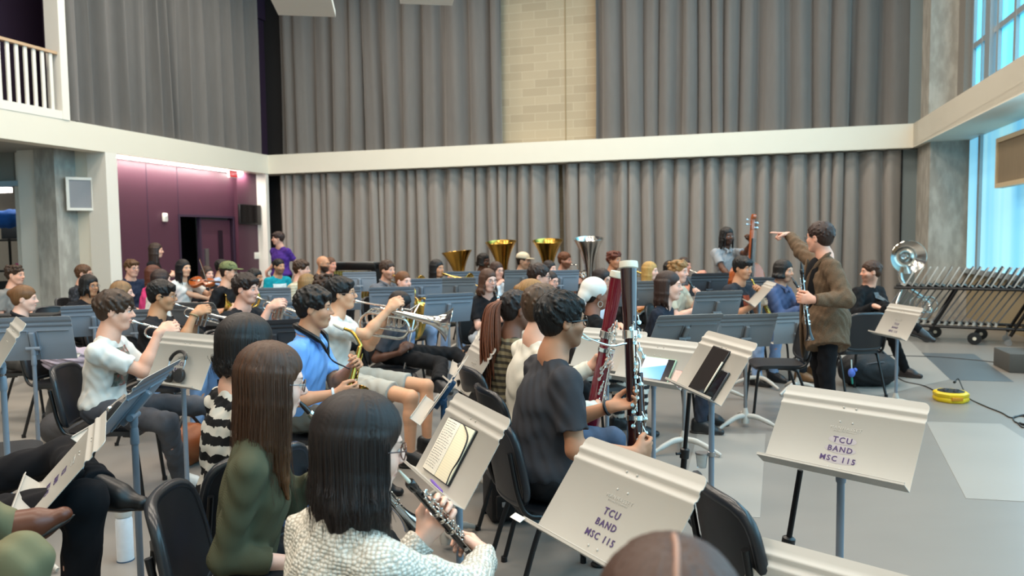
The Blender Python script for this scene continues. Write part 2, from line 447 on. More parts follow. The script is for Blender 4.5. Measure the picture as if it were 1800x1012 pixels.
# light strip under the beam
zl = px_on_r(300, 287, RLW + 0.18)[2]
tag(rbox(MB(), RLW + 0.12, RLW + 0.22, dd(192, 275, RLW + .17), dd(424, 305, RLW + .17), zl - 0.03, zl + 0.04).build('strip_light', M_glow), 'long bright strip light above the purple wall', 'light')
ex = px_on_r(409, 306, RLW + 0.26)
e = empty('exit_sign', 'small red illuminated exit sign under the beam above the purple door', 'sign', ex)
MB().box((0, 0, 0), (0.05, 0.30, 0.17), RROT).build('housing', mat('exit_white', 'd8c9c4', rough=0.4), e)
MB().box(RROT @ np.array([0.027, 0, 0]), (0.01, 0.26, 0.14), RROT).build('lit_panel', mat('exit_red', 'd6262e', rough=0.4, emit=0.5), e)
text_mesh('lettering', 'EXIT', 0.10, mat('exit_letter', 'ffd9d9', emit=0.5), e, RROT @ np.array([0.034, 0, 0]), (math.pi / 2, 0, math.pi / 2 - TH))
q = px_on_r(290, 382, RLW + 0.04)
e = empty('wall_strobe', 'small white alarm strobe on the purple wall', 'alarm', q)
MB().box((0, 0, 0), (0.06, 0.13, 0.19), RROT, 0.02).build('housing', M_paint_white, e)
MB().box(RROT @ np.array([0.035, 0, 0.03]), (0.03, 0.07, 0.06), RROT, 0.01).build('lens', mat('strobe_lens', 'e6e2dc', rough=0.2), e)
q = px_on_r(439, 377, RLW + 0.2)
e = empty('wall_television', 'black television on the purple wall beside the door', 'television', q)
MB().box((0, 0, 0), (0.07, 0.86, 0.50), RROT, 0.01).build('casing', M_black, e)
MB().box(RROT @ np.array([0.037, 0, 0.01]), (0.004, 0.82, 0.45), RROT).build('screen', mat('tv_screen', '07070a', rough=0.12), e)
MB().box(RROT @ np.array([-0.06, 0, 0]), (0.08, 0.2, 0.2), RROT).build('bracket', M_blackmetal, e)
q = px_on_r(452, 449, RLW + 0.11)
e = empty('wall_plate', 'small cream switch plate on the purple wall below the television', 'switch', q)
MB().box((0, 0, 0), (0.02, 0.22, 0.17), RROT, 0.006).build('plate', M_paint_white, e)
for k in (-0.05, 0.05): MB().box(RROT @ np.array([0.013, k, 0]), (0.012, 0.03, 0.06), RROT).build('toggle', M_paint, e)

# right side -------------------------------------------------------------------
mb = MB(); rbox(mb, 3.62, 4.35, DB - 0.75, DB + 0.75, 0, BZ0 + 0.05); struct('column_right', mb, M_concrete)
mb = MB(); rbox(mb, 3.66, 4.35, DB - 0.35, DB + 0.75, BZ1, CEIL); struct('column_upper', mb, M_concrete)
M_panelgrey = mat('grey_fabric_panel', '6f7a7c', rough=0.8, var=0.04)
mb = MB(); rbox(mb, 3.05, 3.62, DB + 0.32, DB + 0.6, 0, BZ0); struct('wall_panel', mb, M_panelgrey)
mb = MB(); rbox(mb, 3.32, 3.35, DB + 0.30, DB + 0.34, 0, BZ0); struct('trim_12', mb, M_dark)
mb = MB(); rbox(mb, 3.3, 4.0, DB + 0.3, DB + 0.6, BZ1, CEIL); struct('wall_upper', mb, M_panelgrey)
M_tan = mat('tan_low_wall', '93866b', rough=0.8, var=0.08, scale=3)
struct('wall_right', rbox(rbox(MB(), RRW + 0.05, RRW + 0.35, DF, DB + 0.7, 0, 0.95), RRW + 0.05, RRW + 0.35, DB - 0.9, DB + 0.7, 0.9, BZ0), M_tan)
# roller blind lit by the daylight behind it
def blind():
    m = mat('lit_roller_blind', '8fd2ee', rough=0.8, var=0.0)
    n, l, b = nodes_of(m); x = NX(m.node_tree)
    tc = n.new('ShaderNodeTexCoord'); mp = n.new('ShaderNodeMapping'); mp.inputs['Scale'].default_value = (1.1, 1.1, 0.05)
    nz = n.new('ShaderNodeTexNoise'); nz.inputs['Scale'].default_value = 1.3; nz.inputs['Detail'].default_value = 2
    l.new(tc.outputs['Object'], mp.inputs[0]); l.new(mp.outputs[0], nz.inputs['Vector'])
    c = x.mix(x.step(0.35, 0.68, nz.outputs['Fac']), srgb('74c4ee'), srgb('a4e2ee'))
    l.new(c, b.inputs['Base Color']); l.new(c, b.inputs['Emission Color']); b.inputs['Emission Strength'].default_value = 0.80
    return m
M_blind = blind()
dpole = dd(1724, 350, RRW)
struct('window_1', rbox(MB(), RRW, RRW + 0.03, dpole + 0.05, DB - 0.88, 0.9, BZ0), M_blind)
struct('window_2', rbox(MB(), RRW, RRW + 0.03, DF, dpole - 0.05, 0.9, BZ0), M_blind)
struct('trim_13', rbox(MB(), RRW - 0.05, RRW + 0.03, dpole - 0.06, dpole + 0.06, 0.9, BZ0), M_alu)
struct('trim_14', rbox(MB(), RRW - 0.06, RRW + 0.05, DF, DB - 0.75, 0.86, 0.95), M_alu)
# upper windows: sky panes in an aluminium grid
M_sky = mat('sky_pane', '5fd0f8', rough=0.05, var=0.10, scale=0.6, emit=1.15)
struct('window_3', rbox(MB(), RRW + 0.07, RRW + 0.09, DF, DB - 0.55, BZ1, CEIL), M_sky)
mb = MB()
for x in (1708, 1724, 1751, 1781, 1815, 1860):
    q = dd(x, 90, RRW); wdt = 0.05 if x != 1724 else 0.02
    rbox(mb, RRW + 0.01, RRW + 0.065, q - wdt, q + wdt, BZ1, CEIL)
q = dd(1738, 90, RRW); rbox(mb, RRW - 0.06, RRW + 0.065, q - 0.24, q + 0.02, BZ1, CEIL)
z = px_on_r(1752, 48, RRW)[2]
rbox(mb, RRW + 0.015, RRW + 0.065, DF, DB - 0.6, z - 0.05, z + 0.05)
struct('trim_15', mb, M_alu)
struct('wall_pier', rbox(MB(), RRW - 0.1, RRW + 0.14, dd(1706, 90, RRW), DB + 0.2, BZ1, CEIL), mat('pier_grey', '7d7a75', rough=0.8))
# speaker panel on the right wall
p0, p1 = px_on_r(1757, 287, RRW - 0.25), px_on_r(1850, 287, RRW - 0.25)
zt, zb = px_on_r(1760, 243, RRW - 0.25)[2], px_on_r(1760, 330, RRW - 0.25)[2]
e = empty('wall_speaker', 'large brown woven wall panel in a pale frame before the blue blind', 'speaker', RW(RRW - 0.25, (to_d(p0) + to_d(p1)) / 2, (zt + zb) / 2))
framed(e, None, abs(to_d(p0) - to_d(p1)), zt - zb, 0.12, RROT, mat('pale_frame', 'c8b493', rough=0.5), mat('brown_weave', '8a7a63', rough=0.8, var=0.2, scale=9, stretch=(6, 6, 0.3)), fw=0.07)
MB().box(RROT @ np.array([0.16, 0, 0]), (0.2, 0.3, 0.2), RROT).build('bracket', M_alu, e)
# hanging clouds under the ceiling
def cloud(px, py, Y, w, l, rotz, label):
    p = at(px, py, Y); e = empty('ceiling_cloud', label, 'ceiling panel', p, rotz, 'hanging ceiling panels')
    MB().box((w / 2, l / 2, 0.04), (w, l, 0.08), None, 0.01).build('panel', M_paint_white, e)
    for a in (0.2, 0.8): MB().tube([(w * a, l * 0.5, 0.08), (w * a, l * 0.5, CEIL - p[2])], 0.008).build('wire', M_steel, e)
cloud(590, 30, 10.0, -0.72, -2.6, 0.16, 'white hanging ceiling panel above the upper curtain, nearer the left corner')
cloud(795, 10, 10.4, -0.7, -2.6, 0.16, 'white hanging ceiling panel at the top edge, nearer the tan block wall')
# ---------------------------------------------------------------- music stands
M_putty = mat('putty_enamel', 'b5b1a9', rough=0.42, var=0.03, scale=5)
M_slate = mat('slate_enamel', '78818c', rough=0.42, var=0.05, scale=6)
M_slatelight = mat('pale_slate_enamel', '8d95a0', rough=0.42, var=0.05, scale=6)
M_bluesteel = mat('blue_steel_enamel', '35536f', rough=0.38, var=0.06, scale=6)
M_gunmetal = mat('gunmetal_enamel', '6c6d6f', rough=0.45, var=0.05, scale=6)
M_darkdesk = mat('dark_desk', '34353a', rough=0.4, var=0.05)
M_stencil = mat('purple_stencil', '43305f', rough=0.7, var=0.25, scale=120)
M_stencil_soft = mat('purple_overspray', 'a8a1a4', rough=0.7, var=0.10, scale=60)
DW, DH, LIP = 0.51, 0.325, 0.062
_desk = {}
def desk_meshes(front, back):
    key = (front.name, back.name)
    if key in _desk: return _desk[key]
    r = 0.022; t = 0.0016
    # outline of the sheet with rounded upper corners and its two pressed ribs
    prof = [(0, 0), (0.236, 0), (0.242, 0.006), (0.250, 0.006), (0.256, 0), (0.270, 0), (0.276, 0.006), (0.284, 0.006), (0.290, 0), (DH, 0)]
    mb = MB(); nseg = 9
    def row(y):
        ins = 0.0
        if y > DH - r: ins = r - math.sqrt(max(0, r * r - (y - DH + r) ** 2))
        return ins
    ys = [p for p in prof] ; fine = []
    for i, (y, zz) in enumerate(prof[:-1]): fine.append((y, zz))
    for a in range(6): fine.append((DH - r + r * math.sin(a * math.pi / 10) , 0.0))
    fine.append((DH, 0.0))
    fine = sorted(set(fine))
    vs = []; fs = []
    for (y, zz) in fine:
        i_ = row(y); vs += [(-DW / 2 + i_, y, zz), (DW / 2 - i_, y, zz), (DW / 2 - i_, y, zz - t - 0.0004), (-DW / 2 + i_, y, zz - t - 0.0004)]
    n = len(fine); mats = []
    for k in range(n - 1):
        a, b = 4 * k, 4 * k + 4
        fs += [(a, a + 1, b + 1, b), (a + 1, a + 2, b + 2, b + 1), (a + 2, a + 3, b + 3, b + 2), (a + 3, a, b, b + 3)]; mats += [0, 0, 1, 0]
    fs += [(0, 3, 2, 1), (4 * n - 4, 4 * n - 3, 4 * n - 2, 4 * n - 1)]; mats += [0, 0]
    mb.v = vs; mb.f = fs; mb.m = mats
    rv = MB()
    for (x, y) in ((-0.022, 0.262), (0.022, 0.262), (-0.022, 0.205), (0.022, 0.205), (-0.02, 0.03), (0.02, 0.03)): rv.ball((x, y, 0.001), (0.004, 0.004, 0.0025), 6)
    mb.add(rv.v, rv.f); sheet = mb
    # lip, towards the player (+z of the desk) with a small upturned edge
    lip = MB(); lip.box((0, 0.0, LIP / 2), (DW, 0.0022, LIP)); lip.box((0, 0.004, LIP), (DW, 0.009, 0.0022))
    # back: folded panels either side of a channel, as pressed into the sheet
    ribs = MB(); ribs.cur = 0
    for sx in (-1, 1):
        for dx in (0.03, 0.205):
            pass
        ribs.box((sx * 0.13, 0.222, -0.005), (0.20, 0.006, 0.008), None, 0.002)
        ribs.box((sx * 0.030, 0.115, -0.005), (0.007, 0.215, 0.008), None, 0.002)
    chan = MB(); chan.box((0, 0.13, -0.016), (0.035, 0.17, 0.028), None, 0.006); chan.tube([(-0.045, 0.10, -0.03), (0.045, 0.10, -0.03)], 0.014, 10)
    out = []
    for nm, m_, mm in (('desk', sheet, (front, back)), ('lip', lip, front), ('rib', ribs, back), ('pivot', chan, back), ('lip_edge', MB().tube([(-DW / 2, 0.008, LIP), (DW / 2, 0.008, LIP)], 0.002, 6), front)):
        o = m_.build(nm, mm, smooth=50, fix=False if nm == 'desk' else True); out.append((nm, o.data)); bpy.data.objects.remove(o)
    _desk[key] = out
    return out
_txt = {}
def stencil(body, size, m, bold=0.0):
    k = (body, size, m.name)
    if k not in _txt:
        o = text_mesh('t', body, size, m, None, (0, 0, 0), space=1.25, bold=bold); _txt[k] = o.data; bpy.data.objects.remove(o)
    return _txt[k]
def link(name, data, parent, loc=(0, 0, 0), rot=(0, 0, 0)):
    o = bpy.data.objects.new(name, data); COL.objects.link(o); o.parent = parent; o.location = loc; o.rotation_euler = rot; return o
stands = {}
GSTAND = 'metal music stands among the players'
def music_stand(key, label, pos, yaw, tilt, front=None, back=None, text=True, foot=0.6, soft=False, base=True, pole=None):
    """pos: middle of the desk's lower edge; yaw: 0 when the player looks along +Y; tilt: the desk's slope, degrees"""
    front = front or M_putty; back = back or M_slate; pole = pole or back
    t = math.radians(tilt); y = math.radians(yaw); pos = np.asarray(pos, float)
    dvec = np.array([-math.sin(y), math.cos(y), 0])
    piv = 0.10; off = 0.03
    bx = pos + dvec * (piv * math.cos(t) + off * math.sin(t))
    root = empty('music_stand', label, 'music stand', (bx[0], bx[1], 0), y, GSTAND)
    rel = (0, -(piv * math.cos(t) + off * math.sin(t)), pos[2])
    dm = desk_meshes(front, back)
    desk = link('desk', dm[0][1], root, rel, (t, 0, 0))
    for nm, d in dm[1:]: link(nm, d, desk)
    zt = pos[2] + piv * math.sin(t) - off * math.cos(t)
    zm = zt * 0.62
    MB().tube([(0, 0, zm - 0.05), (0, 0, zt - 0.01)], 0.0085, 10).build('inner_tube', M_steel if back is not M_darkdesk else back, root)
    mb = MB().tube([(0, 0, 0.05), (0, 0, zm + (zt - zm) * 0.72)], 0.0135, 12); mb.lathe([(0.0165, 0), (0.018, 0.01), (0.016, 0.06), (0.0135, 0.07)], (0, 0, zm + (zt - zm) * 0.66), n=12)
    mb.build('pole', pole, root)
    mb = MB().lathe([(0.016, 0), (0.017, -0.03), (0.013, -0.05)], (0, 0, zt), n=12); mb.build('collar', pole, root)
    if base:
        mb = MB(); mb.lathe([(0.016, 0.16), (0.028, 0.12), (0.034, 0.05), (0.03, 0.03), (0.001, 0.03)], n=14)
        mb.build('hub', M_putty if back is not M_darkdesk else back, root)
        for k in range(3):
            a = foot + k * 2 * math.pi / 3; u = np.array([math.cos(a), math.sin(a), 0])
            p = [u * 0.02 + [0, 0, 0.095], u * 0.10 + [0, 0, 0.09], u * 0.20 + [0, 0, 0.055], u * 0.285 + [0, 0, 0.018]]
            MB().tube(smooth_path(p, 4), [0.022] * 5 + [0.02] * 4 + [0.015] * 3 + [0.012], 10).build('foot', M_putty if back is not M_darkdesk else back, root)
    if text:
        ms = M_stencil
        xo = 0.005
        if soft:
            for row, (yy, ww) in enumerate(((0.135, 0.05), (0.100, 0.055), (0.062, 0.066))):
                o = MB().lathe([(0.001, 0.0009), (0.7, 0.0009), (1.0, 0.0006)], n=20).build('overspray', M_stencil_soft, desk); o.location = (xo, yy, 0.0); o.scale = (ww, 0.016, 1)
        for s_, yy, sz in (('TCU', 0.135, 0.030), ('BAND', 0.100, 0.028), ('MSC 115', 0.062, 0.028)):
            link('lettering', stencil(s_, sz, ms, 0.0005), desk, (xo, yy, 0.0014))
        link('embossed_lettering', stencil('MANHASSET', 0.017, M_putty), desk, (xo, 0.180, 0.0012))
        link('embossed_lettering', stencil('SPECIALTY COMPANY', 0.007, M_putty), desk, (xo, 0.168, 0.0010))
    stands[key] = (root, desk)
    return root, desk

# ---------------------------------------------------------------- chairs (face +X, origin on the floor under the seat)
M_shell = mat('chair_shell', '1b1b1e', rough=0.42, var=0.10, scale=60)
M_shelledge = mat('chair_edge', '232529', rough=0.30, var=0.05, scale=30)
M_tubeblack = mat('chair_tube', '0c0c0e', rough=0.35, var=0.05)
M_rubber = mat('rubber', '3a3a3c', rough=0.8)
def chair_parts():
    parts = []
    def shell(nx, ny, fn, thick):
        mb = MB(); vs = []
        for i in range(nx + 1):
            for j in range(ny + 1): vs.append(fn(i / nx, j / ny))
        P = np.array(vs).reshape(nx + 1, ny + 1, 3)
        du = np.gradient(P, axis=0); dv = np.gradient(P, axis=1); N = np.cross(du, dv); N /= np.linalg.norm(N, axis=2, keepdims=True) + 1e-9
        Q = P - N * thick; w = ny + 1; n = (nx + 1) * w
        allv = np.concatenate([P.reshape(-1, 3), Q.reshape(-1, 3)]); fs = []
        for i in range(nx):
            for j in range(ny):
                a, b, c, d = i * w + j, i * w + j + 1, (i + 1) * w + j + 1, (i + 1) * w + j
                fs += [(a, d, c, b), (n + a, n + b, n + c, n + d)]
        for i in range(nx): fs += [(i * w, n + i * w, n + (i + 1) * w, (i + 1) * w), (i * w + ny, (i + 1) * w + ny, n + (i + 1) * w + ny, n + i * w + ny)]
        for j in range(ny): fs += [(j, j + 1, n + j + 1, n + j), (nx * w + j, n + nx * w + j, n + nx * w + j + 1, nx * w + j + 1)]
        mb.add(allv, fs); return mb
    def sup(u, v, e=6.0):
        # square (-1..1) squeezed into a rounded rectangle
        k = (abs(u) ** e + abs(v) ** e) ** (1 / e); m = max(abs(u), abs(v), 1e-6)
        return (u * m / max(k, 1e-6), v * m / max(k, 1e-6))
    def seat(a, b):
        u, v = sup(2 * a - 1, 2 * b - 1)
        x = u * 0.215; y = v * (0.225 + 0.012 * u)
        z = 0.455 - 0.012 * (1 - v * v) * (1 - u * u) - (max(0, u - 0.55) ** 2) * 0.10 + 0.01 * max(0, -u - .6)
        return (x, y, z)
    def back(a, b):
        u, v = sup(2 * a - 1, 2 * b - 1, 5.0)
        z = 0.655 + u * 0.175; y = v * (0.215 - 0.02 * max(0, u))
        x = -0.215 - (z - 0.46) * 0.20 + 0.035 * (v * v) - 0.012 * (1 - v * v) + 0.03 * max(0, u - .6) * 0
        return (x, y, z)
    parts.append(('seat', shell(12, 12, seat, 0.028), M_shell, 60))
    parts.append(('backrest', shell(12, 12, lambda a, b: back(1 - a, b), 0.030), M_shell, 60))
    mb = MB(); mb.tube([(x, y, z) for (x, y, z) in [np.array(back(0.5 + 0.5 * math.sin(w), 0.5 + 0.5 * math.cos(w))) + [-0.012, 0, 0] for w in np.linspace(0, 2 * math.pi, 33)]], 0.014, 8, caps=False)
    # rounded bead round the backrest
    vs = []
    for w in np.linspace(0, 2 * math.pi, 49):
        c_, s_ = math.cos(w), math.sin(w); k = max(abs(c_), abs(s_)); vs.append(np.array(back(0.5 + 0.5 * s_ / k, 0.5 + 0.5 * c_ / k)) + [-0.015, 0, 0])
    parts.append(('backrest_bead', MB().tube(vs, 0.019, 8, caps=False), M_shelledge, 80))
    for sy in (-1, 1):
        y = sy * 0.205
        parts.append(('backrest_post', MB().tube(smooth_path([(-0.10, y, 0.43), (-0.20, y, 0.445), (-0.245, y, 0.52), (-0.285, y, 0.72)], 4), 0.012, 8), M_tubeblack, 60))
        parts.append(('leg', MB().tube(smooth_path([(0.12, y, 0.425), (0.17, y, 0.415), (0.19, y, 0.36), (0.225, y * 1.06, 0.012)], 5), 0.0125, 8).lathe([(0.016, 0.03), (0.017, 0), (0.001, 0)], (0.226, y * 1.06, 0), n=8), M_tubeblack, 60))
        parts.append(('leg', MB().tube(smooth_path([(0.02, y, 0.425), (-0.12, y, 0.415), (-0.17, y, 0.34), (-0.275, y * 1.06, 0.012)], 5), 0.0125, 8).lathe([(0.016, 0.03), (0.017, 0), (0.001, 0)], (-0.276, y * 1.06, 0), n=8), M_tubeblack, 60))
    mb = MB(); mb.tube([(0.10, -0.2, 0.425), (0.10, 0.2, 0.425)], 0.010, 8); mb.tube([(-0.12, -0.2, 0.42), (-0.12, 0.2, 0.42)], 0.010, 8)
    parts.append(('crossbar', mb, M_tubeblack, 60))
    return parts
_chair = [(n, mb.build(n, m, smooth=s)) for n, mb, m, s in chair_parts()]
_chair_data = [(n, o.data) for n, o in _chair]
for n, o in _chair: bpy.data.objects.remove(o)
def chair(label, x, y, face, z=0.0):
    e = empty('rehearsal_chair', label, 'chair', (x, y, z), math.radians(face), 'black rehearsal chairs')
    for n, d in _chair_data: link(n, d, e)
    return e
# ---------------------------------------------------------------- implicit surfaces for people
class Sd:
    """a smooth union of tapered limbs and ellipsoids, turned into one closed mesh"""
    def __init__(s): s.p = []; s.disp = None
    def cap(s, a, b, r1, r2=None, k=0.02, flat=False, sq=None):
        a = np.asarray(a, float); b = np.asarray(b, float); r2 = r1 if r2 is None else r2
        R = max(r1, r2) * (1.0 if sq is None else max(1.0, sq[1]))
        s.p.append(('c', a, b, r1, r2, k, flat, sq, np.minimum(a, b) - R, np.maximum(a, b) + R, 1)); return s
    def ell(s, c, r, R=None, k=0.02, sub=False):
        c = np.asarray(c, float); r = np.asarray(r, float); R = np.eye(3) if R is None else np.asarray(R)
        e = np.sqrt(((R * r) ** 2).sum(1)); s.p.append(('e', c, r, R, 0, k, 0, None, c - e, c + e, -1 if sub else 1)); return s
    def cut(s, c, n):
        s.p.append(('p', np.asarray(c, float), unit(n), 0, 0, 0.0, 0, None, None, None, -1)); return s
    def mesh(s, res, lo=None, hi=None):
        P = [q for q in s.p if q[-1] == 1]
        L = np.min([q[8] for q in P], 0) - 3 * res; Hh = np.max([q[9] for q in P], 0) + 3 * res
        if lo is not None: L = np.maximum(L, lo); Hh = np.minimum(Hh, hi)
        n = np.maximum(np.ceil((Hh - L) / res).astype(int) + 1, 4)
        ax = [(L[i] + res * np.arange(n[i])).astype(np.float32) for i in range(3)]
        F = np.full(n, 0.12, np.float32)
        for q in s.p:
            if q[0] == 'p':
                c, nn = q[1], q[2]
                d = ((ax[0] - c[0]) * nn[0])[:, None, None] + ((ax[1] - c[1]) * nn[1])[None, :, None] + ((ax[2] - c[2]) * nn[2])[None, None, :]
                F = np.maximum(F, d.astype(np.float32)); continue
            m = q[5] + 3 * res + 0.01
            i0 = np.maximum(np.floor((q[8] - m - L) / res).astype(int), 0); i1 = np.minimum(np.ceil((q[9] + m - L) / res).astype(int) + 1, n)
            if np.any(i1 <= i0): continue
            sl = tuple(slice(i0[i], i1[i]) for i in range(3))
            X = ax[0][sl[0]][:, None, None]; Y = ax[1][sl[1]][None, :, None]; Z = ax[2][sl[2]][None, None, :]
            if q[0] == 'c':
                a, b, r1, r2, k, flat, sq = q[1:8]
                d = b - a; l2 = max(float(d @ d), 1e-10)
                px, py, pz = X - a[0], Y - a[1], Z - a[2]
                t = (px * d[0] + py * d[1] + pz * d[2]) / l2
                tc = np.clip(t, 0, 1)
                qx, qy, qz = px - tc * d[0], py - tc * d[1], pz - tc * d[2]
                if sq is not None:
                    w = sq[0]; sc = 1 / sq[1]; pr = (qx * w[0] + qy * w[1] + qz * w[2]) * (sc - 1)
                    qx, qy, qz = qx + pr * w[0], qy + pr * w[1], qz + pr * w[2]
                D = np.sqrt(qx * qx + qy * qy + qz * qz) - (r1 + (r2 - r1) * tc)
                if flat:
                    l = math.sqrt(l2); 
                    if flat in (1, True): D = np.maximum(D, (t - 1) * l)
                    if flat == 2: D = np.maximum(D, np.abs(t - 0.5) * l - l * 0.5)
            else:
                c, r, R = q[1:4]; k = q[5]
                px, py, pz = X - c[0], Y - c[1], Z - c[2]
                u = [(px * R[0, i] + py * R[1, i] + pz * R[2, i]) for i in range(3)]
                k0 = np.sqrt((u[0] / r[0]) ** 2 + (u[1] / r[1]) ** 2 + (u[2] / r[2]) ** 2)
                k1 = np.sqrt((u[0] / r[0] ** 2) ** 2 + (u[1] / r[1] ** 2) ** 2 + (u[2] / r[2] ** 2) ** 2)
                D = k0 * (k0 - 1.0) / np.maximum(k1, 1e-6)
            A = F[sl]; D = D.astype(np.float32)
            if q[-1] == 1:
                h = np.maximum(k - np.abs(A - D), 0) / max(k, 1e-6); F[sl] = np.minimum(A, D) - h * h * (k * 0.25)
            else:
                D = -D; h = np.maximum(k - np.abs(A - D), 0) / max(k, 1e-6); F[sl] = np.maximum(A, D) + h * h * (k * 0.25)
        if s.disp is not None:
            F = F + s.disp(ax[0][:, None, None], ax[1][None, :, None], ax[2][None, None, :]).astype(np.float32)
        F[0] = F[-1] = 0.1; F[:, 0] = F[:, -1] = 0.1; F[:, :, 0] = F[:, :, -1] = 0.1
        return nets(F, L, res)

def nets(F, L, res):
    I = F < 0; a = I[:-1, :-1, :-1]
    any_ = a.copy(); all_ = a.copy()
    cs = [(i, j, k) for i in (0, 1) for j in (0, 1) for k in (0, 1)]
    n = np.array(F.shape) - 1
    for (i, j, k) in cs[1:]:
        b = I[i:i + n[0], j:j + n[1], k:k + n[2]]; any_ |= b; all_ &= b
    act = any_ & ~all_
    idx = np.argwhere(act)
    if len(idx) == 0: return np.zeros((0, 3)), np.zeros((0, 4), int)
    ids = np.full(act.shape, -1, np.int32); ids[act] = np.arange(len(idx), dtype=np.int32)
    g = {c: F[idx[:, 0] + c[0], idx[:, 1] + c[1], idx[:, 2] + c[2]] for c in cs}
    sm = np.zeros((len(idx), 3), np.float32); cnt = np.zeros(len(idx), np.float32)
    for c in cs:
        for ax in range(3):
            if c[ax]: continue
            e = list(c); e[ax] = 1; e = tuple(e); f0, f1 = g[c], g[e]
            mk = (f0 < 0) != (f1 < 0)
            t = np.where(mk, f0 / np.where(np.abs(f0 - f1) < 1e-9, 1e-9, f0 - f1), 0)
            p = np.repeat(np.array([c], np.float32), len(idx), 0); p[:, ax] = t
            sm += p * mk[:, None]; cnt += mk
    V = L + res * (idx + sm / cnt[:, None])
    Q = []
    for ax in range(3):
        b, c = (ax + 1) % 3, (ax + 2) % 3
        lo = [slice(1, n[i]) for i in range(3)]; lo[ax] = slice(0, n[ax])
        hi = list(lo); hi[ax] = slice(1, n[ax] + 1)
        s0, s1 = I[tuple(lo)], I[tuple(hi)]
        for flip, mk in ((False, s0 & ~s1), (True, ~s0 & s1)):
            w = np.argwhere(mk)
            if not len(w): continue
            w = w + np.array([0 if i == ax else 1 for i in range(3)])
            def cell(db, dc):
                q = w.copy(); q[:, b] -= db; q[:, c] -= dc; return ids[q[:, 0], q[:, 1], q[:, 2]]
            q = np.stack([cell(1, 1), cell(0, 1), cell(0, 0), cell(1, 0)], 1)
            Q.append(q[:, ::-1] if flip else q)
    return V, np.concatenate(Q)

def mesh_from(name, V, Q, m, parent, org, hp=None):
    me = bpy.data.meshes.new(name); V = (V - org).astype(np.float32)
    me.vertices.add(len(V)); me.vertices.foreach_set('co', V.ravel())
    me.loops.add(Q.size); me.loops.foreach_set('vertex_index', Q.astype(np.int32).ravel())
    me.polygons.add(len(Q)); me.polygons.foreach_set('loop_start', np.arange(0, Q.size, 4, dtype=np.int32))
    me.update(calc_edges=True); me.validate()
    me.materials.append(m); me.shade_smooth()
    if hp is not None:
        at_ = me.attributes.new('hp', 'FLOAT_VECTOR', 'POINT'); at_.data.foreach_set('vector', hp.astype(np.float32).ravel())
    o = bpy.data.objects.new(name, me); COL.objects.link(o)
    if parent is not None: o.parent = parent
    return o

# ---------------------------------------------------------------- skin and hair
_skin = {}
def skin(tone, beard=0.0, brow='2a1c14', lips=None):
    key = (tone, beard, brow)
    if key in _skin: return _skin[key]
    m = bpy.data.materials.new('skin_' + tone); m.use_nodes = True
    n, l, b = nodes_of(m); x = NX(m.node_tree); c = srgb(tone)
    at_ = n.new('ShaderNodeAttribute'); at_.attribute_name = 'hp'; sp = n.new('ShaderNodeSeparateXYZ'); l.new(at_.outputs['Vector'], sp.inputs[0])
    hx, hy, hz = sp.outputs; ay = x('ABSOLUTE', hy)
    def ellm(cy, cz, ry, rz, soft=0.25):
        a = x('DIVIDE', x('SUBTRACT', ay, cy), ry); q = x('DIVIDE', x('SUBTRACT', hz, cz), rz)
        return x.step(1 + soft, 1 - soft, x('ADD', x('MULTIPLY', a, a), x('MULTIPLY', q, q)))
    front = x.step(0.045, 0.06, hx)
    tc = n.new('ShaderNodeTexCoord'); nz = n.new('ShaderNodeTexNoise'); nz.inputs['Scale'].default_value = 22; nz.inputs['Detail'].default_value = 4
    l.new(tc.outputs['Object'], nz.inputs['Vector'])
    col = x.mix(nz.outputs['Fac'], tuple(v * 0.90 for v in c), tuple(min(1, v * f) for v, f in zip(c, (1.10, 1.05, 1.04))))
    blush = x('MULTIPLY', x('MULTIPLY', ellm(0.036, -0.028, 0.028, 0.024, 0.8), front), 0.35)
    col = x.mix(blush, col, tuple(v * f for v, f in zip(c, (0.98, 0.66, 0.62))))
    if beard:
        low = x.step(-0.035, -0.06, x('ADD', hz, x('MULTIPLY', ay, -0.25)))
        cut = x.step(-0.045, 0.0, hx); stop = x.step(-0.16, -0.13, hz)
        bm_ = x('MULTIPLY', x('MULTIPLY', x('MULTIPLY', low, cut), stop), beard)
        col = x.mix(bm_, col, srgb(brow))
    lip = x('MULTIPLY', ellm(0.0, -0.063, 0.024, 0.0095), front)
    col = x.mix(x('MULTIPLY', lip, 0.75), col, tuple(v * f for v, f in zip(c, (0.82, 0.45, 0.45))))
    col = x.mix(x('MULTIPLY', x('MULTIPLY', ellm(0.0, -0.063, 0.022, 0.0016), front), 0.8), col, tuple(v * 0.18 for v in c))
    col = x.mix(x('MULTIPLY', x('MULTIPLY', ellm(0.033, 0.0235, 0.019, 0.0042, 0.4), front), 0.85), col, srgb(brow))
    eye = x('MULTIPLY', ellm(0.032, 0.0, 0.0145, 0.0062), front)
    lid = x('MULTIPLY', ellm(0.032, 0.002, 0.0165, 0.0075), front)
    col = x.mix(x('MULTIPLY', lid, 0.8), col, tuple(v * 0.22 for v in c))
    col = x.mix(eye, col, (0.62, 0.58, 0.55))
    col = x.mix(x('MULTIPLY', ellm(0.032, 0.001, 0.0058, 0.0058, 0.15), front), col, (0.03, 0.018, 0.012))
    l.new(col, b.inputs['Base Color']); b.inputs['Roughness'].default_value = 0.52
    b.inputs['Specular IOR Level'].default_value = 0.35
    b.inputs['Subsurface Weight'].default_value = 0.0
    _skin[key] = m
    return m
_hair = {}
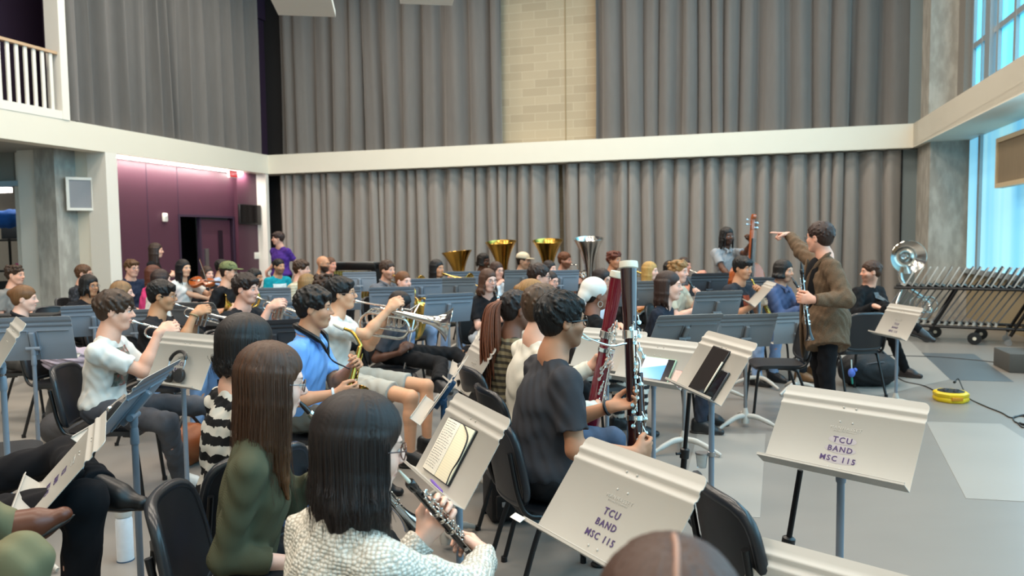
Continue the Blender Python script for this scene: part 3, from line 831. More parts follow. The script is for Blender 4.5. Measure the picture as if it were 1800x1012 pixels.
def hair_mat(color, tip=None, streak=1.0):
    key = (color, tip, streak)
    if key in _hair: return _hair[key]
    m = bpy.data.materials.new('hair_' + color); m.use_nodes = True
    n, l, b = nodes_of(m); x = NX(m.node_tree); c = srgb(color)
    at_ = n.new('ShaderNodeAttribute'); at_.attribute_name = 'hp'; sp = n.new('ShaderNodeSeparateXYZ'); l.new(at_.outputs['Vector'], sp.inputs[0])
    hx, hy, hz = sp.outputs
    ang = x('ARCTAN2', hy, x('ADD', hx, 0.02))
    cb = n.new('ShaderNodeCombineXYZ'); l.new(x('ADD', x('MULTIPLY', ang, 34.0 * streak), x('MULTIPLY', hz, 9.0)), cb.inputs[0]); l.new(x('MULTIPLY', hz, 7.0), cb.inputs[1])
    nz = n.new('ShaderNodeTexNoise'); nz.inputs['Scale'].default_value = 1.0; nz.inputs['Detail'].default_value = 5; nz.inputs['Roughness'].default_value = 0.7
    l.new(cb.outputs[0], nz.inputs['Vector'])
    col = x.mix(x.step(0.3, 0.75, nz.outputs['Fac']), tuple(v * 0.62 for v in c), tuple(min(1, v * 1.45) for v in c))
    if tip:
        col = x.mix(x('MULTIPLY', x.step(-0.02, -0.34, hz), 0.8), col, srgb(tip))
    l.new(col, b.inputs['Base Color']); b.inputs['Roughness'].default_value = 0.48
    b.inputs['Specular IOR Level'].default_value = 0.35
    b.inputs['Anisotropic'].default_value = 0.5
    bp = n.new('ShaderNodeBump'); bp.inputs['Strength'].default_value = 0.35; bp.inputs['Distance'].default_value = 0.004
    l.new(nz.outputs['Fac'], bp.inputs['Height']); l.new(bp.outputs[0], b.inputs['Normal'])
    _hair[key] = m
    return m
_cloth = {}
def cloth(color, kind='plain', c2=None):
    key = (color, kind, c2)
    if key in _cloth: return _cloth[key]
    m = mat('cloth_%s_%s_%s' % (color, kind, c2), color, rough=0.88, var=0.10, scale=9, bump=0.35, spec=0.2)
    n, l, b = nodes_of(m); x = NX(m.node_tree)
    base = b.inputs['Base Color'].links[0].from_socket
    tc = n.new('ShaderNodeTexCoord')
    def noise(s, st=(1, 1, 1), d=3):
        mp = n.new('ShaderNodeMapping'); mp.inputs['Scale'].default_value = st; nz = n.new('ShaderNodeTexNoise'); nz.inputs['Scale'].default_value = s; nz.inputs['Detail'].default_value = d
        l.new(tc.outputs['Object'], mp.inputs[0]); l.new(mp.outputs[0], nz.inputs['Vector']); return nz.outputs['Fac']
    if kind == 'floral':
        l.new(x.mix(x.step(0.54, 0.60, noise(34)), base, srgb(c2)), b.inputs['Base Color'])
    elif kind == 'denim':
        l.new(x.mix(x.step(0.35, 0.7, noise(3.5, d=5)), base, srgb(c2)), b.inputs['Base Color'])
    elif kind in ('stripe', 'zebra', 'pinstripe'):
        sp = n.new('ShaderNodeSeparateXYZ'); l.new(tc.outputs['Object'], sp.inputs[0])
        if kind == 'stripe': f = x('ADD', x('MULTIPLY', sp.outputs[2], 170.0), 0.0); e = (0.0, 0.25)
        elif kind == 'zebra': f = x('ADD', x('MULTIPLY', sp.outputs[2], 95.0), x('MULTIPLY', noise(26), 4.5)); e = (-0.05, 0.15)
        else: f = x('MULTIPLY', x('ADD', sp.outputs[0], sp.outputs[1]), 260.0); e = (0.75, 0.95)
        l.new(x.mix(x.step(e[0], e[1], x('SINE', f)), base, srgb(c2)), b.inputs['Base Color'])
    elif kind == 'knit':
        sp = n.new('ShaderNodeSeparateXYZ'); l.new(tc.outputs['Object'], sp.inputs[0])
        mp = n.new('ShaderNodeMapping'); mp.inputs['Scale'].default_value = (1, 1, 1.35); vo = n.new('ShaderNodeTexVoronoi'); vo.inputs['Scale'].default_value = 88; vo.inputs['Randomness'].default_value = 0.45
        l.new(tc.outputs['Object'], mp.inputs[0]); l.new(mp.outputs[0], vo.inputs['Vector']); h = x('SUBTRACT', 0.6, vo.outputs['Distance'])
        bp = n.new('ShaderNodeBump'); bp.inputs['Strength'].default_value = 0.8; bp.inputs['Distance'].default_value = 0.008
        l.new(h, bp.inputs['Height']); l.new(bp.outputs[0], b.inputs['Normal'])
        l.new(x.mix(x.step(-0.05, 0.2, h), srgb(c2), base), b.inputs['Base Color'])
    elif kind == 'tweed':
        l.new(x.mix(x.step(0.45, 0.58, noise(260, d=2)), base, srgb(c2)), b.inputs['Base Color'])
    elif kind == 'rib':
        sp = n.new('ShaderNodeSeparateXYZ'); l.new(tc.outputs['Object'], sp.inputs[0])
        h = x('SINE', x('MULTIPLY', x('ADD', sp.outputs[0], sp.outputs[1]), 1700.0))
        bp = n.new('ShaderNodeBump'); bp.inputs['Strength'].default_value = 0.15; bp.inputs['Distance'].default_value = 0.002
        l.new(h, bp.inputs['Height']); l.new(bp.outputs[0], b.inputs['Normal'])
    _cloth[key] = m
    return m

# ---------------------------------------------------------------- people
people = {}
UP = np.array([0, 0, 1.0])
def rotz(a): return np.array([[math.cos(a), -math.sin(a), 0], [math.sin(a), math.cos(a), 0], [0, 0, 1]])
def ik(a, t, l1, l2, pole):
    d = t - a; L = vlen(d); L2 = min(max(L, abs(l1 - l2) + 0.01), (l1 + l2) * 0.995); u = d / max(L, 1e-6); t = a + u * L2
    x = (l1 * l1 - l2 * l2 + L2 * L2) / (2 * L2); h = math.sqrt(max(l1 * l1 - x * x, 0))
    p = pole - u * (pole @ u); p = unit(p) if vlen(p) > 1e-4 else frame_from(u)[0]
    return a + u * x + p * h, t

def hand(sd, w, a, n, left, curl=0.9, sc=1.0, point=False, spread=0.0):
    a = unit(a); n = unit(n - a * (n @ a)); t = np.cross(a, n) * (-1 if left else 1)
    sd.cap(w, w + a * 0.03 * sc, 0.025 * sc, 0.026 * sc, 0.02)
    R = np.stack([a, t, n], 1)
    sd.ell(w + a * 0.052 * sc, np.array([0.050, 0.040, 0.0165]) * sc, R, 0.015)
    kn = w + a * 0.088 * sc
    for i, ln in enumerate((0.93, 1.0, 0.94, 0.76)):
        base = kn + t * (0.029 - 0.0195 * i) * sc - a * (0.003 * abs(i - 1.3)) * sc
        cu = curl * (1.0 + 0.08 * i); d = a + t * (0.10 - 0.07 * i) * (1 + spread)
        if point and i == 0: cu = 0.05
        elif point: cu = 1.5
        p = base; r = 0.0098 * sc; th = 0.0
        sd.cap(w + a * 0.03 * sc + t * (0.02 - 0.013 * i) * sc, base, 0.012 * sc, r * 1.08, 0.008)
        for seg, (L_, f) in enumerate(((0.044, 0.75), (0.028, 1.05), (0.023, 0.75))):
            th += cu * f * (0.8 if seg == 0 else 1)
            dr = unit(unit(d) * math.cos(th) + n * math.sin(th)); q = p + dr * L_ * ln * sc
            sd.cap(p, q, r, r * 0.92, 0.004); p = q; r *= 0.92
    b = w + a * 0.022 * sc + t * 0.022 * sc
    p1 = b + unit(a * 0.75 + t * 0.65 + n * 0.35) * 0.046 * sc; p2 = p1 + unit(a * 0.9 + t * 0.05 + n * (0.3 + 0.25 * curl)) * 0.034 * sc
    p3 = p2 + unit(a * 0.85 - t * 0.15 + n * (0.25 + 0.3 * curl)) * 0.026 * sc
    sd.cap(b, p1, 0.0165 * sc, 0.0125 * sc, 0.012); sd.cap(p1, p2, 0.0125 * sc, 0.011 * sc, 0.005); sd.cap(p2, p3, 0.011 * sc, 0.009 * sc, 0.004)

def head_sdf(sd, H, R, k=1.0, puff=0.0, nose=1.0):
    def T(*p): return H + R @ (np.array(p) * k)
    def e(c, r, kk=0.02, sub=False, Q=None): sd.ell(T(*c), np.array(r) * k, R if Q is None else R @ Q, kk, sub)
    e((-0.012, 0, 0.034), (0.097, 0.074, 0.086))
    e((0.030, 0, -0.040), (0.060, 0.058, 0.074), 0.03)
    e((0.060, 0, -0.098), (0.026, 0.030, 0.021), 0.03)
    for s in (-1, 1):
        sd.cap(T(-0.002, s * 0.052, -0.042), T(0.045, s * 0.028, -0.094), 0.018 * k, 0.018 * k, 0.03)
        e((0.055, s * 0.036, -0.030), (0.030, 0.026 + puff * 0.012, 0.030), 0.025)
    sd.cap(T(0.075, -0.036, 0.022), T(0.075, 0.036, 0.022), 0.015 * k, None, 0.02)
    for s in (-1, 1): e((0.098, s * 0.032, 0.0), (0.016, 0.019, 0.014), 0.012, True)
    for s in (-1, 1): e((0.074, s * 0.032, 0.0), (0.0155, 0.0155, 0.013), 0.003)
    sd.cap(T(0.087, 0, 0.010), T(0.108 * nose, 0, -0.026), 0.0085 * k, 0.0125 * k, 0.012)
    for s in (-1, 1): e((0.096, s * 0.013, -0.031), (0.012, 0.0085, 0.0085), 0.006)
    e((0.086, 0, -0.057), (0.013, 0.024, 0.009), 0.008); e((0.083, 0, -0.070), (0.013, 0.021, 0.009), 0.008)
    for s in (-1, 1):
        Q = np.array([[math.cos(.35), 0, math.sin(.35)], [0, 1, 0], [-math.sin(.35), 0, math.cos(.35)]])
        e((-0.010, s * 0.077, -0.006), (0.020, 0.010, 0.033), 0.006, False, Q)
        e((-0.004, s * 0.086, -0.006), (0.010, 0.006, 0.018), 0.004, True, Q)
    return T

def hair_sdf(style, H, R, k, seed, L=0.3, vol=0.0):
    sd = Sd(); rnd = random.Random(seed); paths = []
    def T(*p): return H + R @ (np.array(p) * k)
    def e(c, r, kk=0.02, sub=False): sd.ell(T(*c), np.array(r) * k, R, kk, sub)
    v = vol; opn = style == 'shoulder'; style = 'long' if opn else style; longish = style in ('long', 'bob', 'dreads')
    e((-0.016, 0, 0.043), (0.103 + v * .7, 0.079 + v * .7, 0.086 + v * .8))
    e((-0.050, 0, -0.005), (0.058 + v * .5, 0.070 + v * .4, 0.072))
    if style in ('fringe', 'wavy', 'bowl'): e((0.048, 0, 0.074), (0.046 + v * .3, 0.060, 0.026 + v * .3), 0.02)
    if style == 'curly':
        for i in range(70):
            a = rnd.uniform(-math.pi, math.pi); h = rnd.uniform(-0.03, 0.11)
            if h < 0.04 and abs(a) < 1.2: continue
            q = math.sqrt(max(0.05, 1 - ((h - 0.03) / 0.12) ** 2)); e((-0.018 + (0.098 + v) * q * math.cos(a), (0.080 + v) * q * math.sin(a), h + .012), [rnd.uniform(0.012, 0.022)] * 3, 0.006)
    e((0.118, 0, -0.045), (0.084, 0.084 if not longish or opn else 0.071, 0.107), 0.012, True)
    if not longish:
        for s in (-1, 1): e((0.014, s * 0.098, -0.030), (0.036, 0.038, 0.044), 0.01, True)
        e((-0.03, 0, -0.130), (0.11, 0.10, 0.058), 0.012, True)
    def lock(pts, r0, r1, kk=0.010):
        pts = [T(*p) for p in pts]
        for i in range(len(pts) - 1):
            f0, f1 = i / (len(pts) - 1), (i + 1) / (len(pts) - 1); sd.cap(pts[i], pts[i + 1], (r0 + (r1 - r0) * f0) * k, (r0 + (r1 - r0) * f1) * k, kk)
    Dn = R.T @ np.array([0, 0, -1.0])
    def down(p, l, out=(0, 0, 0)): return np.array(p) + Dn * l + np.array(out)
    def scalp(az, el):
        """a point on the scalp and the outward direction"""
        n = np.array([math.cos(el) * math.cos(az), math.cos(el) * math.sin(az), math.sin(el)])
        return np.array([-0.016, 0, 0.040]) + n * np.array([0.100 + v * .7, 0.076 + v * .7, 0.083 + v * .8]), n
    if style in ('fringe', 'wavy', 'bowl', 'short'):
        # tufts flowing away from the crown
        crown = unit(np.array([-0.55, 0.12, 0.85])); nl = {'short': 95, 'bowl': 110}.get(style, 100)
        for i in range(nl):
            az, el = rnd.uniform(-math.pi, math.pi), math.asin(rnd.uniform(-0.25, 1.0))
            p, n = scalp(az, el)
            if p[0] > 0.045 and p[2] < 0.065: continue
            t = n - crown; t = t - n * (t @ n); t = unit(t + np.array([0.35, 0.10 * rnd.uniform(-1, 1), -0.1]) * (1.0 if style != 'short' else .5)); t = unit(t - n * (t @ n)); w = np.cross(n, t)
            ln = {'short': 0.030, 'fringe': 0.048, 'wavy': 0.055, 'bowl': 0.055}[style] * rnd.uniform(.7, 1.2); cu = rnd.uniform(-1, 1) * (0.010 if style == 'wavy' else 0.004)
            up_ = 0.004 if style != 'bowl' else 0.001
            q1 = p + t * ln * .5 + w * cu + n * up_ - n * 0.002; q2 = p + t * ln - w * cu * (1.5 if style == 'wavy' else 0) - n * (0.004 + ln * ln * 4.0) + n * up_ * .5
            r = {'short': 0.0085, 'fringe': 0.0095, 'wavy': 0.0115, 'bowl': 0.0085}[style]; lock([p - n * .006, q1, q2], r, r * .45, 0.006)
        if style in ('fringe', 'wavy', 'bowl'):
            for i in range(13):
                y = -0.060 + 0.12 * i / 12 + rnd.uniform(-.004, .004); z0 = 0.098 - 3.5 * y * y
                dz = rnd.uniform(0.030, 0.046) * (1.1 if style == 'bowl' else .85)
                lock([(0.055, y, z0), (0.083 - 3 * y * y, y * 1.02, z0 - .012), (0.090 - 6.0 * y * y, y * 1.04 + rnd.uniform(-.008, .008), z0 - dz)], 0.010, 0.0045)
    if style in ('long', 'bob'):
        for i in range(26):
            a = math.pi * ((0.46 + 1.08 * (i + rnd.uniform(-.3, .3)) / 25) if opn else (0.30 + 1.40 * (i + rnd.uniform(-.3, .3)) / 25)); y = 0.072 * math.sin(a); x = -0.018 + 0.086 * math.cos(a)
            l = L * rnd.uniform(0.86, 1.05); s0 = np.array((x, y, 0.035)); jx, jy = rnd.uniform(-.010, .010), rnd.uniform(-.012, .012)
            fl = 0.42 if style == 'bob' else 0.16
            pts = [s0, down(s0, 0.10, (-0.004, y * .18, 0)), down(s0, 0.05 + l * .5, (-0.010 + jx * .4, y * (fl + .10) + jy * .4, 0)), down(s0, l * .85, (-0.008 + jx, y * (fl + .06) + jy, 0)), down(s0, l, (-0.002 + jx * 1.4, y * fl + jy * 1.3, 0))]
            lock(pts, 0.019, 0.005 if style == 'long' else 0.009, 0.012); paths.append(pts)
        sd.ell(T(*down((-0.060, 0, 0.02), L * .42)), np.array([0.036, 0.062, L * .46]) * k, R, 0.03)
    if style == 'dreads':
        for i in range(26):
            a = math.pi * (0.22 + 1.56 * i / 25); y = 0.085 * math.sin(a); x = -0.018 + 0.092 * math.cos(a); l = L * rnd.uniform(0.7, 1.05); s0 = (x * .9, y * .9, rnd.uniform(0.03, 0.08))
            lock([s0, down(s0, 0.10, (x * .12, y * .25, 0)), down(s0, l, (x * .1 + rnd.uniform(-.02, .02), y * .25 + rnd.uniform(-.02, .02), 0))], 0.012, 0.008)
    if style == 'bun': e((-0.112, 0, 0.050), (0.038, 0.042, 0.038), 0.015)
    def disp(X, Y, Z):
        d = np.stack(np.broadcast_arrays(X - H[0], Y - H[1], Z - H[2]), -1) @ R / k
        an = np.arctan2(d[..., 1], d[..., 0] + 0.02)
        if style in ('curly',): return 0.0025 * np.sin(d[..., 0] * 210 + 3 * np.sin(d[..., 2] * 90)) * np.sin(d[..., 1] * 190 + seed)
        w = 1.2 * np.sin(d[..., 2] * 19 + seed) + 2.2 * np.sin(an * 5 + seed) + 1.5 * np.sin(an * 9.7 + d[..., 2] * 11)
        return 0.0013 * np.sin(an * 29 + w) * (0.6 + 0.4 * np.sin(an * 3.3 + seed)) + 0.0007 * np.sin(an * 67 + 2.5 * w)
    sd.disp = disp; sd.paths = paths; sd.T = T; sd.scalp = scalp; sd.Dn = Dn
    return sd

def strand_mesh(sd, style, seed, n, L, k, base, m, parent):
    """fine loose strands lying over the hair of the people close to the camera"""
    rnd = random.Random(seed + 5); mb = MB(); T = sd.T
    for i in range(n):
        if style in ('long', 'bob'):
            a = math.pi * (0.27 + 1.46 * rnd.random()); s_ = math.sin(a); c_ = math.cos(a)
            l = L * rnd.uniform(0.55, 1.10); o = rnd.uniform(0.012, 0.024); fl = 0.42 if style == 'bob' else 0.16; jy = rnd.uniform(-.014, .014); jx = rnd.uniform(-.012, .008)
            b = np.array([-0.018 + (0.086 + o) * c_, (0.072 + o) * s_, 0.035]); D = sd.Dn
            cr = np.array([-0.02 + 0.02 * c_, 0.004 * s_, 0.131]); mid = np.array([-0.016 + 0.083 * c_, 0.066 * s_, 0.088])
            pts = [cr, mid, b, b + D * .10 + [-.004, b[1] * .18, 0], b + D * (.05 + l * .5) + [-.010 + jx * .4, b[1] * (fl + .10) + jy * .4, 0], b + D * l * .85 + [-.008 + jx, b[1] * (fl + .06) + jy, 0], b + D * l + [jx * 1.5, b[1] * fl + jy * 1.6, 0]]
            pts = smooth_path([T(*p) - base for p in pts], 3)
        else:
            az, el = rnd.uniform(-math.pi, math.pi), math.asin(rnd.uniform(-0.15, 1.0)); p, nn = sd.scalp(az, el)
            if p[0] > 0.05 and p[2] < 0.07: continue
            t = nn - unit(np.array([-0.55, 0.12, 0.85])); t = unit(t - nn * (t @ nn) + rnd.uniform(-.3, .3) * np.cross(nn, t)); ln = rnd.uniform(0.03, 0.07)
            pts = smooth_path([T(*q) - base for q in (p + nn * .004, p + t * ln * .5 + nn * .010, p + t * ln - nn * (ln * ln * 4.5 - .008))], 3)
        q = len(pts); mb.tube(pts, [0.0009 - 0.0006 * j / q for j in range(q)], 3, caps=False)
    o = mb.build('strands', m, parent, smooth=180, fix=False); o['kind'] = 'stuff'; return o
# ---------------------------------------------------------------- instruments
M_silver = mat('silver_plate', 'd9d8d4', rough=0.16, metal=1.0, var=0.04)
M_brass = mat('lacquered_brass', 'b38d42', rough=0.22, metal=1.0, var=0.08, scale=12)
M_brasspale = mat('pale_brass', 'd3b765', rough=0.24, metal=1.0, var=0.08, scale=12)
M_ebony = mat('black_wood', '0f0e10', rough=0.22, var=0.1, spec=0.6)
M_maple = mat('dark_red_maple', '2c0d0a', rough=0.12, var=0.25, scale=18, stretch=(1, 1, 0.2), coat=0.6)
M_redwood = mat('crimson_lacquer', '6a0a1c', rough=0.10, var=0.12, scale=14, coat=0.7)
M_ivory = mat('ivory_ring', 'ddd6c4', rough=0.3, var=0.03)
M_varnish = mat('orange_varnish', '9a4a17', rough=0.22, var=0.2, scale=8, coat=0.5)
def place(o, p, v, up=(0, 0, 1), scale=1.0):
    x = unit(v); y = unit(np.cross(np.asarray(up, float), x)); z = np.cross(x, y)
    o.matrix_world = Matrix.Translation(Vector(p)) @ Matrix(np.stack([x, y, z], 1).tolist()).to_4x4() @ Matrix.Scale(scale, 4)
    return o
def root(name, label, cat, group=None): return empty(name, label, cat, (0, 0, 0), 0, group)
def bell_profile(r0, r1, L, p=3.2, n=14):
    return [(r0 + (r1 - r0) * (i / n) ** p, L * i / n) for i in range(n + 1)]
def open_bell(mb, prof, c, axis, n=24, lip=0.004):
    """outer skin, rolled rim and inner skin of a bell"""
    inner = [(max(r - 0.0025, 0.002), h) for r, h in reversed(prof[4:])]
    r, h = prof[-1]
    return mb.lathe(prof + [(r + lip * .4, h + lip * .5), (r, h + lip)] + inner, c, axis, n)
def trumpet(label, m=None):
    m = m or M_silver; o = root('trumpet', label, 'trumpet')
    MB().lathe([(0.012, 0), (0.0135, 0.004), (0.011, 0.016), (0.006, 0.03), (0.0055, 0.085)], axis=(1, 0, 0), n=12).build('mouthpiece', m, o)
    MB().tube([(0.07, 0, 0), (0.37, 0, 0)] + arc((0.37, 0, -0.03), 0.03, math.pi / 2, -math.pi / 2, 8, (1, 0, 0), (0, 0, 1)) + [(0.24, 0, -0.06)], 0.0062, 8).build('leadpipe', m, o)
    mb = MB(); mb.tube([(0.22, -0.03, -0.07), (0.13, -0.03, -0.07)] + arc((0.13, -0.03, -0.035), 0.035, -math.pi / 2, -1.5 * math.pi, 8, (1, 0, 0), (0, 0, 1)) + [(0.20, -0.03, 0), (0.33, -0.03, 0)], [0.0065] * 11 + [0.0085, 0.011], 10, caps=False)
    open_bell(mb, bell_profile(0.011, 0.062, 0.16, 3.6), (0.33, -0.03, 0), (1, 0, 0)); mb.build('bell', m, o)
    for i in range(3):
        x = 0.205 + 0.032 * i
        MB().lathe([(0.010, -0.115), (0.012, -0.11), (0.012, 0.0), (0.0125, 0.004), (0.008, 0.008), (0.003, 0.012), (0.003, 0.03), (0.008, 0.031), (0.008, 0.034)], (x, -0.015, 0), n=10).build('valve', m, o)
    mb = MB(); mb.tube([(0.30, -0.015, -0.03), (0.36, -0.03, -0.03)] , 0.005, 6)
    mb.tube([(0.27, -0.015, -0.04)] + arc((0.30, 0.01, -0.04), 0.018, -2.5, 0.6, 8, (1, 0, 0), (0, 1, 0)), 0.004, 6); mb.tube([(0.19, 0, -0.02), (0.16, 0.01, -0.05)], 0.004, 6)
    mb.build('slide', m, o)
    return o
def big_horn(label, m=None):
    """marching horn: wide bell forward, loops of tubing below the leadpipe"""
    m = m or M_silver; o = root('marching_horn', label, 'horn')
    MB().lathe([(0.014, 0), (0.016, 0.004), (0.012, 0.02), (0.007, 0.04), (0.007, 0.10)], axis=(1, 0, 0), n=12).build('mouthpiece', m, o)
    ax = ((1, 0, 0), (0, 0, 1))
    mb = MB(); mb.tube([(0.08, 0, 0), (0.44, 0, -0.0)], 0.0075, 8); mb.build('leadpipe', m, o)
    for (x0, x1, zt, zb, y, r) in ((0.10, 0.50, -0.035, -0.175, 0.025, 0.010), (0.06, 0.44, -0.07, -0.235, -0.01, 0.011), (0.15, 0.40, -0.06, -0.145, 0.05, 0.009)):
        h = (zt - zb) / 2; c0 = (x0 + h, y, (zt + zb) / 2); c1 = (x1 - h, y, (zt + zb) / 2)
        p = arc(c0, h, math.pi / 2, 1.5 * math.pi, 10, *ax) + arc(c1, h, -math.pi / 2, math.pi / 2, 10, *ax)
        MB().tube(p + [p[0]], r, 8, caps=False).build('tubing_loop', m, o)
    mb = MB(); p = [(0.20, -0.045, -0.02), (0.36, -0.045, -0.03), (0.50, -0.04, -0.045)]
    mb.tube(p, [0.014, 0.02, 0.028], 12, caps=False); open_bell(mb, bell_profile(0.028, 0.135, 0.24, 3.0), (0.50, -0.04, -0.045), unit((1, 0.0, -0.06)), 28); mb.build('bell', m, o)
    for i in range(3):
        MB().lathe([(0.012, -0.15), (0.0155, -0.145), (0.0155, -0.01), (0.016, -0.004), (0.009, 0.002), (0.004, 0.006), (0.004, 0.026), (0.010, 0.028), (0.010, 0.031)], (0.28 + 0.04 * i, 0.0, 0), n=12).build('valve', m, o)
    MB().tube([(0.42, -0.02, 0.0), (0.47, 0, 0.045)], 0.006, 6).tube([(0.46, -0.02, -0.02), (0.49, 0, 0.06)], 0.005, 6).build('hook', m, o)
    return o
def woodwind(name, label, L, r0, r1, bell, body, keym, nkeys=9, mp='reed', bellm=None, seed=1, fine=True):
    """straight pipe along +X with keywork on its upper side"""
    o = root(name, label, name.replace('_', ' '))
    rnd = random.Random(seed)
    prof = [(r0, 0.05), (r0 * 1.25, 0.055), (r0 * 1.25, 0.085), (r0, 0.09)] + [(r0 + (r1 - r0) * i / 10, 0.09 + (L - 0.19) * i / 10) for i in range(11)]
    MB().lathe(prof, axis=(1, 0, 0), n=14).build('pipe', body, o)
    mb = MB(); open_bell(mb, [(r1 + (bell - r1) * (i / 10) ** 2.0, 0.10 * i / 10) for i in range(11)], (L - 0.10, 0, 0), (1, 0, 0), 20, 0.003); mb.build('bell', bellm or body, o)
    if mp == 'beak': MB().tube([(-0.01, 0, -0.001), (0.02, 0, 0), (0.06, 0, 0)], [0.004, 0.009, r0 * 1.0], 10, flat=(1, 1, 0.8)).build('mouthpiece', M_ebony, o)
    else: MB().tube([(-0.01, 0, 0), (0.01, 0, 0), (0.055, 0, 0)], [0.003, 0.0035, 0.006], 8).build('reed', M_ivory, o)
    for q in (0.34, 0.62):
        x = 0.09 + (L - 0.19) * q; r = r0 + (r1 - r0) * q
        MB().lathe([(r + .0015, -0.008), (r + .003, -0.006), (r + .003, 0.006), (r + .0015, 0.008)], (x, 0, 0), (1, 0, 0), 14).build('ring', keym, o)
    for a in (-0.7, 0.55):
        mb = MB()
        for (q0, q1) in ((0.08, 0.42), (0.46, 0.93)):
            x0, x1 = 0.09 + (L - 0.19) * q0, 0.09 + (L - 0.19) * q1; r = r0 + (r1 - r0) * (q0 + q1) / 2 + 0.007
            mb.tube([(x0, r * math.sin(a), r * math.cos(a)), (x1, r * math.sin(a), r * math.cos(a))], 0.0022, 6)
            for i in range(6):
                x = x0 + (x1 - x0) * i / 5; mb.ball((x, r * math.sin(a), r * math.cos(a)), (0.003, 0.0035, 0.0045), 6)
        mb.build('key_rod', keym, o)
    for i in range(nkeys):
        q = 0.08 + 0.86 * i / (nkeys - 1); x = 0.09 + (L - 0.19) * q; r = r0 + (r1 - r0) * q
        a = rnd.choice((-0.35, 0.0, 0.25, 0.9, -1.0)); d = np.array([0, math.sin(a), math.cos(a)])
        mb = MB().lathe([(0.0075, 0), (0.0085, 0.001), (0.0085, 0.0035), (0.004, 0.0045)], np.array([x, 0, 0]) + d * (r + 0.002), d, 10)
        mb.tube([np.array([x, 0, 0]) + d * (r + 0.005), np.array([x + rnd.uniform(-.012, .012), 0, 0]) + (r + 0.007) * np.array([0, math.sin(a + .5), math.cos(a + .5)])], 0.0022, 6)
        mb.build('key', keym, o)
    return o
def flute(label):
    o = root('flute', label, 'flute')
    MB().lathe([(0.008, 0), (0.0095, 0.004), (0.0095, 0.66), (0.008, 0.662)], (-0.10, 0, 0), (1, 0, 0), 12).build('pipe', M_silver, o)
    MB().ball((0.0, 0, 0.008), (0.014, 0.010, 0.004), 8).build('lip_plate', M_silver, o)
    for i in range(12): MB().lathe([(0.0085, 0), (0.009, 0.003), (0.003, 0.004)], (0.17 + 0.03 * i, 0, 0.0095), n=10).build('key', M_silver, o)
    MB().tube([(0.15, -0.012, 0.006), (0.53, -0.012, 0.006)], 0.003, 6).build('key_rod', M_silver, o)
    return o
def bassoon(label, wood, mouth, top, bottom, side, bell_white=False):
    """two parallel wooden joints from bottom to top, a metal crook reaching the mouth"""
    o = root('bassoon', label, 'bassoon'); top = np.asarray(top); bottom = np.asarray(bottom); L = vlen(top - bottom)
    up = unit(top - bottom); sd = unit(side - up * (up @ side)); fr = np.cross(up, sd)
    P = lambda h, a=0.0, b=0.0: bottom + up * h + sd * a + fr * b
    o.location = bottom; org = bottom
    def put(mb, name, m): q = mb.build(name, m, o); q.location = -org; return q
    put(MB().tube([P(0), P(0.10), P(0.42)], [0.042, 0.044, 0.042], 14, flat=None), 'boot_joint', wood)
    put(MB().lathe([(0.036, -0.012), (0.039, 0.0), (0.039, 0.05), (0.036, 0.055)], P(0), up, 16), 'boot_cap', M_silver)
    put(MB().tube([P(0.42, -0.018), P(L - 0.36, -0.018), P(L - 0.345, -0.018), P(L - 0.30, -0.018), P(L - 0.17, -0.018), P(L - 0.03, -0.018)], [0.024, 0.028, 0.034, 0.031, 0.036, 0.039], 14), 'long_joint', wood)
    put(MB().tube([P(0.42, 0.022), P(L - 0.52, 0.022)], [0.022, 0.017], 12), 'wing_joint', wood)
    mb = MB(); prof = [(0.039, -0.035), (0.045, -0.03), (0.045, -0.012), (0.043, 0.0), (0.035, 0.0), (0.032, -0.02)]
    put(mb.lathe(prof, P(L, -0.018), up, 18), 'bell_ring', M_ivory)
    put(MB().lathe([(0.034, -0.02), (0.0365, -0.018), (0.0365, 0.018), (0.034, 0.02)], P(L - 0.345, -0.018), up, 16), 'band', M_silver)
    put(MB().lathe([(0.044, -0.012), (0.047, -0.01), (0.047, 0.01), (0.044, 0.012)], P(0.42), up, 16), 'band', M_silver)
    c0 = P(L - 0.52, 0.022)
    pts = [c0, c0 + up * 0.06, c0 + up * 0.09 + (mouth - c0) * 0.18 + up * 0.01, (c0 + mouth) / 2 + up * 0.035, mouth + (c0 - mouth) * 0.12, mouth]
    put(MB().tube(smooth_path(pts, 6), [0.0075 - 0.0035 * i / 30 for i in range(31)], 8), 'crook', M_silver)
    put(MB().tube([mouth + (c0 - mouth) * 0.10, mouth + (c0 - mouth) * 0.02, mouth - unit(c0 - mouth) * 0.012], [0.005, 0.006, 0.004], 8), 'reed', M_ivory)
    rnd = random.Random(5)
    for b in (0.038, 0.047):
        put(MB().tube([P(0.10, 0.012, -b), P(0.40, 0.012, -b)], 0.003, 6).tube([P(0.45, -0.01, -b + .006), P(L - 0.30, -0.018, -b + .006)], 0.0028, 6), 'key_rod', M_silver)
    for i in range(26):
        h = 0.07 + (L - 0.36) * i / 25; a = rnd.choice((-0.03, -0.012, 0.012, 0.03)); b = -0.036 - 0.012 * rnd.random()
        mb = MB().lathe([(0.009, 0), (0.0105, 0.002), (0.0105, 0.005), (0.004, 0.006)], P(h, a, b), -fr, 10)
        mb.tube([P(h, a, b - .004), P(h + 0.03, a * .5, b - .006)], 0.0028, 6); mb.ball(P(h + 0.03, a * .5, b - .003), 0.005, 6)
        put(mb, 'key', M_silver)
    return o
